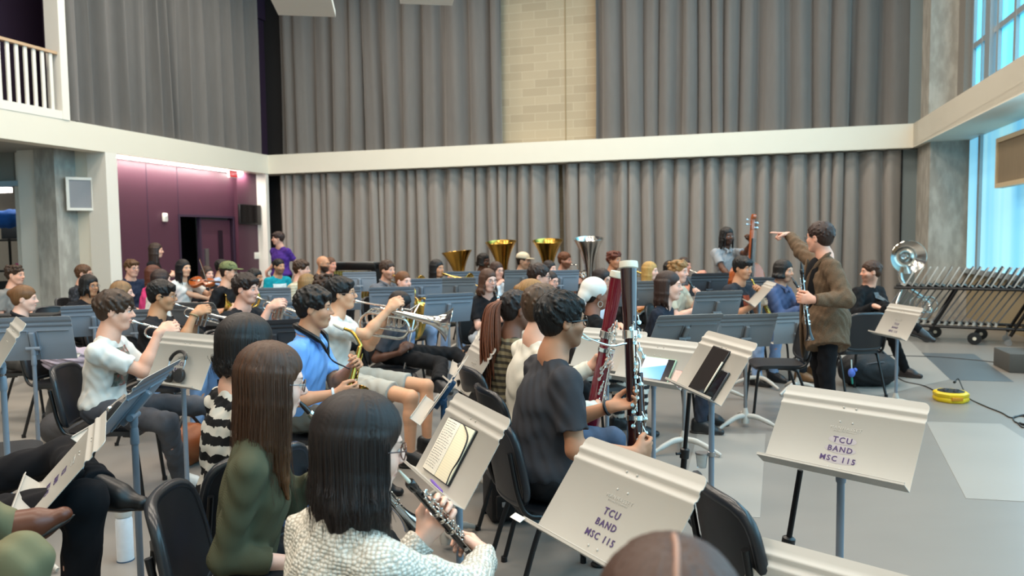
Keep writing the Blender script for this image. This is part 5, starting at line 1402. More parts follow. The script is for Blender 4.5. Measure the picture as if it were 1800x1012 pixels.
def _pipe(k, o, ang, l, r):
    v = unit(k['hd'] * math.cos(ang) - UP * math.sin(ang)); place(o, k['mouth'], v, up=k['hd']); M = k['mouth']; s = k['s']
    return dict(L=M + v * l + s * 0.012, R=M + v * r - s * 0.012)
@pz
def p_clarinet(k): return _pipe(k, woodwind('clarinet', ilabel('black clarinet', k), 0.66, 0.0125, 0.0145, 0.030, M_ebony, M_silver, 12, 'beak'), 0.98, 0.20, 0.38)
@pz
def p_soprano(k): return _pipe(k, woodwind('soprano_saxophone', ilabel('straight brass saxophone', k), 0.62, 0.009, 0.022, 0.045, M_brass, M_brass, 12, 'beak'), 1.0, 0.18, 0.34)
@pz
def p_flute(k):
    M = k['mouth']; v = unit(-k['s'] * 0.9 + k['f'] * 0.25 - UP * 0.25); place(flute(ilabel('silver flute', k)), M, v); return dict(L=M + v * 0.16 + k['f'] * .02, R=M + v * 0.40)
@pz
def p_horn(k):
    v = unit(k['hd'] * .85 - UP * .5); place(french_horn(ilabel('brass french horn', k)), k['mouth'], v); M = k['mouth']; y = unit(np.cross(UP, v)); z = np.cross(v, y)
    return dict(L=M + v * 0.24 - z * 0.10 + y * 0.05, R=M + v * 0.20 - z * 0.31 - y * 0.10)
def _tuba(k, m, kind, h=0.86, bell=0.19, lean=(0.0, 0.0), name='tuba', off=0.27):
    P, f, s, M = k['P'], k['f'], k['s'], k['mouth']; o = tuba(ilabel(kind, k), m, name, h, bell)
    up = unit(UP + f * lean[0] + s * lean[1]); x = unit(f - up * (f @ up)); y = np.cross(up, x)
    org = M + x * 0.235 - up * 0.60
    o.matrix_world = Matrix.Translation(Vector(org)) @ Matrix(np.stack([x, y, up], 1).tolist()).to_4x4()
    return dict(L=org + up * 0.34 + y * 0.11 - x * 0.03, R=org + up * 0.36 - y * 0.10 - x * .02)
@pz
def p_tuba(k): return _tuba(k, M_brass, 'gold tuba', 0.95, 0.22, (0.1, 0.0))
@pz
def p_bust(k): P, f, s, N = k['P'], k['f'], k['s'], k['N']; return dict(L=N + f * 0.26 - s * 0.02 - UP * 0.30, R=N + f * 0.26 + s * 0.02 - UP * 0.28)
# ---------------------------------------------------------------- music stands, as the players have them
MS = music_stand
def SP(key, label, cx, cy, Z, yaw, tilt=62, **kw): return MS(key, label, at(cx, cy, Z), yaw, tilt, **kw)
MS('front_right', 'putty music stand standing alone at the front right, its purple stencil blurred', (1.11, 2.58, 0.76), -46, 54, soft=True, foot=0.2)
MS('front_centre', 'putty music stand in front of the seated bassoonist, stencilled TCU BAND, nearest the camera', (0.20, 2.02, 0.72), -58, 52, foot=0.9)
MS('tablet', 'putty music stand holding a black tablet with a white pencil', (0.87, 3.53, 0.85), -79, 57, text=False, foot=0.5)
MS('ipad', 'putty music stand holding a tablet in a green case and a red phone', (0.80, 4.50, 0.71), -47, 53, text=False, foot=0.1)
MS('notebook', 'putty music stand holding an open handwritten notebook', (-0.27, 2.60, 0.73), -65, 58, text=False, foot=0.4, back=M_bluesteel, pole=M_slate)
MS('braid', 'putty music stand with purple stencil standing before the copper braids', (-0.34, 4.65, 0.67), -73, 57, back=M_bluesteel)
MS('edge_white', 'putty music stand seen almost edge-on above the crossed black trousers', (-1.57, 2.40, 0.75), -62, 48, back=M_slate, foot=0.3)
MS('phones', 'putty music stand with headphones lying on it', (-1.97, 4.30, 0.77), -31, 65, foot=1.2)
MS('right_putty', 'small looking putty music stand before the man in the black suit', (3.41, 6.75, 0.67), -85, 62, foot=0.4)
MS('clip', 'putty music stand tilted beside the brass straight saxophone', (2.53, 7.94, 0.87), -98, 49, text=False)
SP('corner', 'putty music stand cut off by the bottom right corner of the picture', 1440, 1205, 1.80, -42, 52, text=True, foot=0.2)
SP('far_left', 'putty music stand cut off by the left edge of the picture', -28, 668, 3.6, -52, 60, text=False)
SP('blue_edge', 'slate music stand turned edge-on behind the white one at the lower left', 196, 757, 3.0, -82, 50, back=M_slate, text=False, foot=0.9)
SP('blue_pages', 'dark blue music stand edge-on beside the open notebook', 752, 726, 3.8, -92, 54, back=M_bluesteel, text=False)
SP('blue_far', 'dark blue music stand edge-on before the black trousered flute player', 806, 652, 5.2, -88, 60, back=M_bluesteel, text=False)
SP('red_bassoon', 'putty music stand half hidden behind the crimson bassoon', 1055, 655, 4.9, -40, 56, text=False, foot=0.8)
# backs
SP('floral', 'slate music stand before the woman in the black floral shirt', 66, 632, 5.2, 192, 72, foot=0.9)
SP('shadow_one', 'slate music stand behind the shoulder of the white floral t-shirt', 168, 590, 6.9, 205, 66)
SP('shadow_two', 'slate music stand just behind the trumpet of the white floral t-shirt', 246, 600, 6.6, 185, 66)
SP('dark_tilted', 'dark tilted music stand below the violin', 356, 572, 7.4, 170, 50, back=M_gunmetal)
SP('teal_one', 'slate music stand before the teal t-shirt', 478, 545, 9.6, 190, 66)
SP('teal_two', 'slate music stand right of the third trumpet, second row', 505, 580, 7.6, 195, 66)
SP('black_one', 'black music stand between the third trumpet and the blue polo', 484, 628, 5.6, 196, 66, front=M_darkdesk, back=M_darkdesk, text=False)
SP('grey_polo', 'slate music stand before the man in the grey button shirt', 690, 548, 8.6, 188, 66)
SP('mid_one', 'slate music stand behind the bell of the marching horn', 741, 530, 9.4, 190, 66)
SP('mid_two', 'pale slate music stand before the woman with long black hair and trombone', 802, 527, 9.9, 186, 68, back=M_gunmetal)
SP('mid_three', 'slate music stand in front of the pale one, before the seated trombone row', 785, 566, 7.6, 205, 68)
SP('tuba_one', 'slate music stand below the first gold tuba bell', 814, 512, 11.0, 186, 68)
SP('tuba_two', 'slate music stand before the cream cap', 918, 512, 10.2, 188, 68, back=M_gunmetal)
SP('tuba_three', 'slate music stand before the bearded man with the silver tuba', 984, 512, 10.4, 188, 68)
SP('horn_one', 'slate music stand right of the dark bassoon, before the blonde horn player', 1112, 538, 8.6, 188, 66, back=M_gunmetal)
SP('navy_one', 'slate music stand directly before the long haired man in navy', 1194, 606, 5.6, 192, 50, back=M_gunmetal, foot=0.2)
SP('clar_one', 'slate music stand right of the clarinet of the curly blond player', 1254, 563, 7.4, 194, 68, back=M_gunmetal)
SP('clar_two', 'slate music stand behind the putty stand with the black tablet', 1304, 610, 6.3, 190, 65, back=M_gunmetal, foot=0.3)
SP('cond_one', 'plain grey music stand standing behind the conductor', 1399, 603, 7.6, 192, 84, back=M_gunmetal, foot=0.4)
SP('bass_one', 'black music stand between the curly blond player and the double bass', 1243, 520, 9.8, 188, 70, back=M_darkdesk, front=M_darkdesk, text=False)
SP('low_one', 'slate music stand leaning low beside the woman in black with the clarinet', 842, 640, 6.6, 240, 60)
SP('sax_back', 'slate music stand behind the striped cream shirt', 598, 545, 9.2, 190, 66)
SP('moustache', 'slate music stand before the man in the blue button shirt', 1338, 530, 8.9, 186, 68, back=M_gunmetal)
SP('marimba_a', 'pale slate music stand in front of the vibraphone', 634, 512, 11.6, 182, 72, back=M_slatelight)

def desk_world(key):
    r, d = stands[key]
    return (Matrix.Translation(r.location) @ Matrix.Rotation(r.rotation_euler.z, 4, 'Z') @ Matrix.Translation(d.location) @ Matrix.Rotation(d.rotation_euler.x, 4, 'X'))
def on_desk(o, key, x, y, h=0.002, rot=0.0):
    o.matrix_world = desk_world(key) @ Matrix.Translation((x, y, h)) @ Matrix.Rotation(rot, 4, 'Z'); return o

# things lying on the stands ---------------------------------------------------
M_screen = mat('dark_screen', '241e1d', rough=0.10, var=0.1)
M_case = mat('dark_case', '15161a', rough=0.5)
def tablet_like(name, label, cat, w, h, t, case, screen, r=0.012):
    o = root(name, label, cat)
    MB().box((0, h / 2, t / 2), (w, h, t), None, min(r, t * .45)).build('case', case, o)
    MB().box((0, h / 2, t + 0.0003), (w - 0.012, h - 0.012, 0.001)).build('screen', screen, o)
    MB().lathe([(0.003, 0), (0.003, 0.0012), (0.001, 0.0013)], (w * .28, h - 0.012, t), n=8).build('camera_lens', M_ebony, o)
    return o
on_desk(tablet_like('tablet_computer', 'large black tablet lying on the putty stand', 'tablet', 0.178, 0.250, 0.010, M_case, M_screen), 'tablet', -0.005, 0.004, 0.002, -0.02)
on_desk(tablet_like('phone', 'black phone beside the black tablet', 'phone', 0.078, 0.152, 0.012, mat('phone_grey', '55565a', rough=0.3, metal=0.6), mat('phone_screen', '0b0b0d', rough=0.08)), 'tablet', 0.142, 0.004, 0.002, -0.03)
st = root('stylus', 'white tablet pencil lying along the black tablet', 'stylus')
MB().lathe([(0.001, 0), (0.0045, 0.018), (0.0045, 0.165), (0.003, 0.167)], axis=(0, 1, 0), n=12).build('barrel', M_ivory, st); on_desk(st, 'tablet', 0.086, 0.022, 0.016, -0.02)
def ipad_screen():
    m = mat('lit_tablet_screen', '2a2c33', rough=0.12); n, l, b = nodes_of(m); x = NX(m.node_tree)
    tc = n.new('ShaderNodeTexCoord'); sp = n.new('ShaderNodeSeparateXYZ'); l.new(tc.outputs['Object'], sp.inputs[0])
    f = x('MULTIPLY', x.step(0.085, 0.083, x('ABSOLUTE', x('ADD', sp.outputs[0], 0.012))), x.step(0.034, 0.036, sp.outputs[1]))
    g = x.step(0.118, 0.120, x('ADD', sp.outputs[1], x('MULTIPLY', sp.outputs[0], -0.25)))
    col = x.mix(g, srgb('5f9fe0'), srgb('c9d6e4')); l.new(x.mix(f, srgb('1d1f28'), col), b.inputs['Base Color']); l.new(x.mix(f, (0, 0, 0), col), b.inputs['Emission Color']); b.inputs['Emission Strength'].default_value = 0.75
    return m
on_desk(tablet_like('tablet_computer', 'lit tablet in a pale green case behind the dark bassoon', 'tablet', 0.252, 0.182, 0.012, mat('green_case', '9ab59a', rough=0.5), ipad_screen()), 'ipad', 0.03, 0.004, 0.002, 0.0)
on_desk(tablet_like('phone', 'small phone in a dark red case beside the green tablet', 'phone', 0.072, 0.115, 0.018, mat('red_case', '5f2226', rough=0.4), mat('pink_screen', 'd9a79b', rough=0.2, var=0.25, scale=60, emit=0.25)), 'ipad', 0.208, 0.004, 0.002, -0.04)
# notebook
def page(lines, seed):
    m = mat('page_%d' % seed, 'e4dfd2', rough=0.8); n, l, b = nodes_of(m); x = NX(m.node_tree)
    tc = n.new('ShaderNodeTexCoord'); sp = n.new('ShaderNodeSeparateXYZ'); l.new(tc.outputs['Object'], sp.inputs[0])
    rule = x.step(0.92, 0.97, x('SINE', x('MULTIPLY', sp.outputs[1], 2 * math.pi / 0.0085)))
    l.new(x.mix(x('MULTIPLY', rule, 0.35), srgb('e6e1d3' if lines else 'ebe3c6'), srgb('8f9298')), b.inputs['Base Color']); return m
nb = root('notebook', 'open notebook with handwriting on its left page', 'notebook')
MB().box((0, 0.105, 0.003), (0.262, 0.212, 0.006), None, 0.002).build('cover', M_case, nb)
MB().box((-0.064, 0.105, 0.0085), (0.124, 0.205, 0.006), None, 0.002).build('page', page(1, 1), nb)
MB().box((0.064, 0.105, 0.0085), (0.124, 0.205, 0.006), None, 0.002).build('page', page(0, 2), nb)
mb = MB(); rnd = random.Random(12)
for i in range(20):
    y = 0.198 - i * 0.0093; x = -0.118 + rnd.uniform(0, 0.006)
    while x < -0.020 - (rnd.random() * 0.02):
        L = rnd.uniform(0.006, 0.016); pts = []
        for q in range(int(L / 0.0011)):
            pts.append((x + q * 0.0011, y + 0.0016 * math.sin(q * 2.1 + i) + rnd.uniform(-.0008, .0008) + 0.0008 * math.sin(x * 60), 0.0118))
        mb.tube(pts, 0.00026, 4, caps=False); x += L + 0.0035
mb.build('handwriting', mat('blue_ink', '2b2f45', rough=0.7), nb, smooth=0, fix=False)
mb = MB(); mb.tube(smooth_path([(0.02, 0.208, 0.008), (0.06, 0.20, 0.014), (0.115, 0.17, 0.015), (0.128, 0.10, 0.014), (0.115, 0.05, 0.012), (0.125, 0.0, 0.012)], 6), 0.0028, 6); mb.build('ribbon', M_case, nb)
on_desk(nb, 'notebook', -0.045, 0.022, 0.002, 0.03)
pen = root('pen', 'purple pen on the lip of the notebook stand', 'pen'); M_pen = mat('purple_pen', '6a4aa8', rough=0.35)
MB().lathe([(0.001, 0), (0.004, 0.012), (0.0052, 0.02), (0.0052, 0.12), (0.0045, 0.125), (0.0025, 0.126), (0.0025, 0.135)], axis=(1, 0, 0), n=12).build('barrel', M_pen, pen)
MB().box((0.10, 0, 0.006), (0.045, 0.004, 0.002)).build('clip', M_pen, pen); on_desk(pen, 'notebook', -0.02, 0.010, 0.030, -0.05)
# headphones
hp = root('headphones', 'dark grey headphones lying on the putty stand', 'headphones'); M_hp = mat('space_grey', '3c3b3b', rough=0.35, metal=0.6)
for sx in (-1, 1):
    c = np.array([sx * 0.045, 0.035, 0.022]); ax = unit((sx * 0.25, -0.1, 1))
    MB().lathe([(0.001, -0.018), (0.034, -0.018), (0.042, -0.008), (0.043, 0.004), (0.036, 0.014), (0.001, 0.017)], c, ax, 22, 0.84).build('ear_cup', M_hp, hp)
    MB().tube([(sx * 0.062, 0.07, 0.022), (sx * 0.070, 0.10, 0.024), (sx * 0.068, 0.125, 0.026)], 0.004, 8).build('arm', M_steel, hp)
MB().tube([(0.068 * math.cos(t), 0.125 + 0.055 * math.sin(t), 0.026) for t in np.linspace(0, math.pi, 15)], [0.006] + [0.0105] * 13 + [0.006], 8).build('headband', M_hp, hp)
on_desk(hp, 'phones', 0.03, 0.022, 0.012, 0.12)
# printed pages and a card
def sheet(label, key, x, y, w, h, rot, m, lines=7):
    o = root('music_page', label, 'sheet music'); MB().box((0, h / 2, 0.0006), (w, h, 0.0012)).build('paper', m, o)
    mb = MB()
    for i in range(lines):
        for q in range(5): mb.box((0, h * (0.10 + 0.8 * i / max(lines - 1, 1)) + q * 0.0022, 0.0014), (w * 0.86, 0.0005, 0.0003))
    mb.build('staves', mat('print_grey', '3a3a3d', rough=0.8), o, smooth=0); on_desk(o, key, x, y, 0.003, rot); return o
M_paper = mat('paper', 'e7e4dc', rough=0.85, var=0.02)
sheet('white music page on the dark blue stand beside the notebook', 'blue_pages', 0.0, 0.004, 0.23, 0.30, 0.02, M_paper)
sheet('white music page on the dark blue stand by the flute player', 'blue_far', 0.0, 0.004, 0.23, 0.30, -0.03, M_paper)
o = root('name_card', 'small white card clipped to the lip of the front centre stand', 'card'); MB().box((0, 0, 0), (0.055, 0.0015, 0.022)).build('card', M_paper, o)
mb = MB()
for i in range(3): mb.box((0, -0.001, 0.006 - 0.005 * i), (0.04, 0.0004, 0.0012))
mb.build('print', mat('print_grey', '3a3a3d'), o); o.matrix_world = desk_world('front_centre') @ Matrix.Translation((-0.262, -0.004, 0.075)) @ Matrix.Rotation(1.1, 4, 'X')
# cup holder on the pole of the tablet stand
r, d = stands['tablet']; zc = at(1242, 800, 3.6)[2]
o = empty('cup_holder', 'clear cup in a wire holder clipped to the pole of the black tablet stand', 'cup', (r.location.x, r.location.y, zc), 2.9)
MB().lathe([(0.0285, 0.02), (0.031, 0.02), (0.031, 0.028), (0.0285, 0.028)], (0.045, 0, 0), n=20).tube([(0.014, 0, 0.024), (0.0, 0, 0.024)], 0.005, 8).lathe([(0.0145, 0.012), (0.019, 0.014), (0.019, 0.034), (0.0145, 0.036)], n=14).build('holder', M_steel, o)
MB().lathe([(0.001, -0.045), (0.022, -0.045), (0.029, 0.022), (0.0275, 0.022), (0.021, -0.042), (0.001, -0.042)], (0.045, 0, 0), n=20).build('cup', mat('clear_plastic', 'e8ecec', rough=0.08, trans=0.85), o)
# dark case and metal mouthpiece lying on the edge-on slate stand
o = root('pencil_case', 'small dark case with a bright metal clip on the edge-on slate stand', 'case')
MB().box((0, 0.05, 0.03), (0.16, 0.10, 0.05), None, 0.02).build('pouch', M_case, o); MB().tube([(-0.05, 0.09, 0.062), (0.02, 0.04, 0.064)], 0.008, 8).ball((0.03, 0.035, 0.062), 0.012).build('clip', M_silver, o)
on_desk(o, 'blue_edge', -0.05, 0.02, 0.002, 0.1)

# ---------------------------------------------------------------- loose things on the floor
def on_floor(px, py):
    v = ray(px, py); return EYE + v * (-EYE[2] / v[2])
p = on_floor(221, 984); b = empty('water_bottle', 'white steel water bottle with a loop handle on the floor', 'bottle', p)
MB().lathe([(0.034, 0), (0.040, 0.004), (0.040, 0.205), (0.036, 0.222), (0.034, 0.228)], n=24).build('body', mat('white_enamel', 'd9dee4', rough=0.3), b)
MB().lathe([(0.0415, -0.002), (0.0415, 0.006), (0.036, 0.006)], n=24).build('base_ring', M_bluesteel, b)
MB().lathe([(0.038, 0.228), (0.040, 0.235), (0.038, 0.265), (0.026, 0.272), (0.001, 0.272)], n=24).build('lid', mat('pale_lid', 'bcbbb6', rough=0.5), b)
MB().tube([(0.034 * math.cos(t) * 1.0, 0, 0.262 + 0.05 * math.sin(t)) for t in np.linspace(0, math.pi, 15)], 0.006, 8).build('handle', mat('white_enamel', 'd9dee4'), b)
p = on_floor(869, 842); b = empty('drink_can', 'red and yellow drink can on the floor beside the black case', 'can', p)
MB().lathe([(0.024, 0), (0.033, 0.008), (0.033, 0.105), (0.027, 0.117), (0.026, 0.12)], n=24).build('body', mat('can_red', 'b02528', rough=0.25, metal=0.3), b)
MB().lathe([(0.0333, 0.02), (0.0335, 0.022), (0.0335, 0.068), (0.0333, 0.07)], n=24).build('yellow_band', mat('can_yellow', 'e0b52a', rough=0.3, var=0.3, scale=160), b)
MB().lathe([(0.001, 0.117), (0.024, 0.117), (0.0265, 0.121), (0.026, 0.122)], n=24).build('lid', M_silver, b); MB().box((0.008, 0, 0.1185), (0.018, 0.010, 0.002), None, 0.001).build('tab', M_silver, b)
p = on_floor(857, 668); b = empty('tumbler', 'lavender tumbler on the floor beyond the putty stencilled stand', 'bottle', p)
MB().lathe([(0.034, 0), (0.036, 0.005), (0.046, 0.17), (0.044, 0.175)], n=20).build('body', mat('lavender', '9b90d8', rough=0.35), b); MB().lathe([(0.047, 0.172), (0.047, 0.187), (0.03, 0.195), (0.001, 0.195)], n=20).build('lid', mat('lavender_pale', 'b6aee6', rough=0.4), b)
def soft_bag(name, label, cat, p, rz, size, m, parts=(), res=0.012):
    b = empty(name, label, cat, p, rz); w, l, h = size; sd = Sd()
    sd.cap((-l / 2 + h * .4, 0, h * .42), (l / 2 - h * .4, 0, h * .42), h * .40, h * .36, 0.05); sd.ell((0, 0, h * .38), (l / 2, w / 2, h * .42), None, 0.08); sd.ell((l * .1, -w * .22, h * .40), (l * .33, w * .36, h * .36), None, 0.05)
    sd.cut((0, 0, 0.003), (0, 0, -1)); sd.disp = lambda X, Y, Z: 0.006 * np.sin(22 * X + 8 * np.sin(9 * Z)) * np.sin(19 * Z + 6 * np.sin(14 * Y))
    V, Q = sd.mesh(res); mesh_from('body', V, Q, m, b, np.zeros(3))
    MB().tube(smooth_path([(-l * .3, -w * .1, h * .78), (-l * .1, 0, h * 1.02), (l * .12, 0, h * 1.0), (l * .3, -w * .1, h * .76)], 5), 0.012, 8).build('handle', M_black, b)
    MB().tube(smooth_path([(-l * .42, -w * .25, h * .5), (0, -w * .50, h * .66), (l * .42, -w * .25, h * .52)], 6), 0.006, 6).build('zip', mat('zip_grey', '55565a', rough=0.5), b)
    return b
M_bagblack = mat('black_nylon', '131316', rough=0.7, var=0.2, scale=50, bump=0.3); M_baggrey = mat('grey_nylon', '3c3a3c', rough=0.75, var=0.15, scale=40, bump=0.3)
soft_bag('backpack', 'dark grey backpack lying under the chair of the white floral t-shirt', 'backpack', on_floor(128, 776), 0.15, (0.30, 0.44, 0.30), M_baggrey)
soft_bag('duffel_bag', 'round black duffel bag on the floor behind the conductor', 'bag', on_floor(1525, 676), 0.1, (0.42, 0.60, 0.42), M_bagblack)
soft_bag('leather_bag', 'brown leather bag under the trumpet players', 'bag', on_floor(305, 832) + np.array([0.0, 0.25, 0]), 1.2, (0.16, 0.34, 0.34), mat('tan_leather', '8a4a22', rough=0.5))
soft_bag('backpack', 'black backpack on the floor behind the red and yellow can', 'backpack', on_floor(905, 838) + np.array([0, 0.12, 0]), 0.2, (0.24, 0.32, 0.30), M_bagblack)
b = empty('instrument_case', 'black instrument case standing under the chair of the bassoonist', 'case', on_floor(905, 905), 0.25)
MB().box((0, 0, 0.13), (0.34, 0.24, 0.26), None, 0.04).build('body', M_bagblack, b); MB().box((-0.02, -0.125, 0.10), (0.24, 0.03, 0.14), None, 0.014).build('pocket', M_bagblack, b)
MB().tube([(0.05 * math.cos(t), -0.02 + 0.03 * math.sin(t), 0.262) for t in np.linspace(0, 2 * math.pi, 17)], 0.004, 6, caps=False).build('logo_ring', M_steel, b); MB().tube(smooth_path([(-0.1, 0, 0.255), (-0.04, 0, 0.30), (0.04, 0, 0.30), (0.1, 0, 0.255)], 4), 0.010, 8).build('handle', M_black, b)
MB().box((-0.10, -0.141, 0.12), (0.02, 0.006, 0.03), None, 0.002).box((0.08, -0.141, 0.12), (0.02, 0.006, 0.03), None, 0.002).build('buckle', M_steel, b)
o = root('cloth_jacket', 'pale mauve jacket draped beside the black floral shirt', 'jacket'); sd = Sd(); sd.ell((0, 0, 0.0), (0.22, 0.13, 0.11), None, .05); sd.ell((0.14, 0.03, -0.08), (0.12, 0.09, 0.14), None, .05); sd.disp = lambda X, Y, Z: 0.014 * np.sin(40 * X + 9 * np.sin(20 * Z)) * np.sin(30 * Z + 20 * X)
V, Q = sd.mesh(0.011); mesh_from('fabric', V, Q, cloth('a79aa6'), o, np.zeros(3)); jp = at(122, 640, 6.3); o.location = (jp[0], jp[1], 0.63); chair('empty black chair with the pale mauve jacket on it', jp[0], jp[1], -10)
# yellow junction reel and cables
p = on_floor(1671, 704); b = empty('power_reel', 'yellow octagonal power box with black sockets on the floor', 'power box', p, 0.2)
pr = [(0.145, 0.0), (0.155, 0.012), (0.155, 0.035), (0.148, 0.045), (0.155, 0.055), (0.155, 0.08), (0.14, 0.095), (0.118, 0.095)]
MB().lathe(pr, n=8).build('housing', mat('safety_yellow', 'e3c21a', rough=0.4), b); MB().lathe([(0.001, 0.090), (0.118, 0.090), (0.118, 0.097), (0.11, 0.099), (0.001, 0.099)], n=24).build('top_plate', M_black, b)
for k in range(4): MB().box((0.06 * math.cos(k * 1.57), 0.06 * math.sin(k * 1.57), 0.103), (0.04, 0.03, 0.01), None, 0.003).build('socket', M_rubber, b)
MB().box((-0.05, -0.138, 0.045), (0.10, 0.02, 0.03), rotz(-0.2), 0.002).build('label_plate', mat('label_orange', 'c98a1e', rough=0.5), b)
def cable(label, pts, r=0.006, lift=None):
    q = [on_floor(*a) + np.array([0, 0, r + (lift[i] if lift else 0)]) for i, a in enumerate(pts)]
    o = root('power_cable', label, 'cable'); o.location = q[0]; c = MB().tube([a - q[0] for a in smooth_path(q, 8)], r, 6).build('cord', M_black, o)
    MB().tube([(0, 0, 0), unit(q[1] - q[0]) * 0.05], 0.013, 8).build('plug', M_black, o); return o
cable('black cable running from the yellow power box to the right edge', [(1677, 690), (1684, 682), (1692, 690), (1702, 700), (1730, 714), (1760, 726), (1778, 735), (1800, 730), (1830, 738)], 0.006, [0.10, 0.09, 0.04, 0, 0, 0, 0, 0, 0])
cable('black cable running left from the yellow power box to the seated man', [(1650, 692), (1625, 679), (1590, 671), (1575, 660), (1590, 655), (1612, 662)])
cable('black cable crossing the floor to the dark step at the right', [(1772, 640), (1720, 634), (1650, 628), (1590, 626), (1550, 624), (1530, 618)])
cable('coiled black cable on the floor at the right edge', [(1800, 748), (1784, 742), (1782, 734), (1796, 732), (1812, 738), (1800, 752), (1790, 746)])
b = empty('step_block', 'dark grey stepped platform at the right edge', 'step', on_floor(1790, 655), -TH); MB().box((0.35, 0.25, 0.11), (0.9, 0.55, 0.22), None, 0.01).build('lower_step', mat('dark_grey_board', '4a4a47', rough=0.7), b); MB().box((0.55, 0.40, 0.33), (0.6, 0.45, 0.22), None, 0.01).build('upper_step', mat('dark_grey_board', '4a4a47'), b)
# the empty chairs
chair('empty black chair in the middle of the room beside the plain grey stand', *on_floor(1362, 722)[:2], 172)
cp = at(1330, 900, 2.05); chair('empty black chair behind the front centre stand, its seat at the bottom edge', 0.90, 2.30, 8)
chair('empty black chair at the left edge before the black floral shirt', *at(-18, 720, 4.1)[:2], 20)
chair('empty black chair behind the curly haired player in black with glasses', *at(112, 540, 9.0)[:2], -25)
chair('empty black chair behind the conductor, right of his trousers', *on_floor(1492, 690)[:2], 100)
# black tripod supports
def tripod(label, top, foot, name='instrument_stand'):
    top = np.asarray(top); foot = np.asarray(foot); o = root(name, label, 'stand'); o.location = foot; u = unit(top - foot); L = vlen(top - foot)
    MB().tube([u * 0.10, u * L * 0.62], 0.0155, 10).build('lower_pole', M_blackmetal, o); MB().tube([u * L * 0.6, u * L], 0.0105, 10).build('upper_pole', M_blackmetal, o)
    MB().lathe([(0.016, -0.03), (0.024, -0.025), (0.024, 0.02), (0.016, 0.025)], u * L * 0.62, u, 12).tube([u * L * .62, u * L * .62 - np.array([0.045, 0.01, 0])], 0.008, 8).build('clamp', M_black, o)
    for k in range(3):
        a = 0.4 + k * 2.094; d = np.array([math.cos(a), math.sin(a), 0]); MB().tube([u * 0.22, d * 0.17 + UP * 0.010], 0.009, 8).ball(d * 0.17 + UP * 0.012, 0.012, 6).build('leg', M_blackmetal, o)
    return o
tripod('black telescopic stand pole leaning behind the front right putty stand', at(1407, 826, 2.72), (at(1352, 1075, 2.75) * [1, 1, 0]))
tripod('black telescopic stand pole behind the putty stand with the black tablet', at(1212, 690, 3.75), (at(1190, 860, 3.75) * [1, 1, 0]))
# the rolling rack of nested stands
A, Bq = on_floor(1592, 588), on_floor(1812, 592); A = np.array([A[0], 11.5, 0]); A[0] = at(1585, 560, 11.5)[0]; Bq = np.array([at(1812, 560, 10.7)[0] - .05, 10.7, 0])
ux = unit(Bq - A); uy = np.array([-ux[1], ux[0], 0]); Lr = vlen(Bq - A)
rk = root('stand_rack', 'long black wheeled rack loaded with nested music stands by the blue blind', 'rack'); rk.location = A
RP = lambda a, b, z: ux * a + uy * b + UP * z
mb = MB()
for b_ in (-0.30, 0.30):
    mb.tube([RP(-0.1, b_, 0.80), RP(Lr + .1, b_, 0.80)], 0.022, 8); mb.tube([RP(0.0, b_, 0.24), RP(Lr, b_, 0.24)], 0.022, 8)
MB_r = mb.build('rail', M_blackmetal, rk)
for a in (0.5, Lr * .94):
    for b_ in (-0.30, 0.30): MB().tube([RP(a - .12, b_, 0.14), RP(a + 0.22, b_, 0.80)], 0.024, 8).build('post', M_blackmetal, rk)
for a in np.linspace(0.05, Lr - .05, 9): MB().tube([RP(a, -0.3, 0.24), RP(a, 0.3, 0.24)], 0.012, 6).build('crossbar', M_blackmetal, rk)
for a in (0.35, 0.95):
    for b_ in (-0.34, 0.30):
        MB().lathe([(0.03, -0.025), (0.085, -0.022), (0.09, 0), (0.085, 0.022), (0.03, 0.025)], RP(a + .1 * (b_ > 0), b_, 0.09), uy, 20).build('wheel', M_rubber if False else M_black, rk); MB().lathe([(0.001, -0.03), (0.025, -0.03), (0.025, 0.03), (0.001, 0.03)], RP(a + .1 * (b_ > 0), b_, 0.09), uy, 12).build('wheel_hub', M_ivory, rk)
for b_ in (-0.30, 0.30):
    MB().lathe([(0.02, -0.016), (0.045, -0.014), (0.045, 0.014), (0.02, 0.016)], RP(Lr * .94 - .14, b_, 0.046), uy, 16).tube([RP(Lr * .94 - .13, b_, 0.06), RP(Lr * .94 - .12, b_, 0.15)], 0.014, 8).build('caster', M_steel, rk)
dm = desk_meshes(M_darkdesk, M_gunmetal); lipm = desk_meshes(M_putty, M_slate)[1][1]
NS = 18
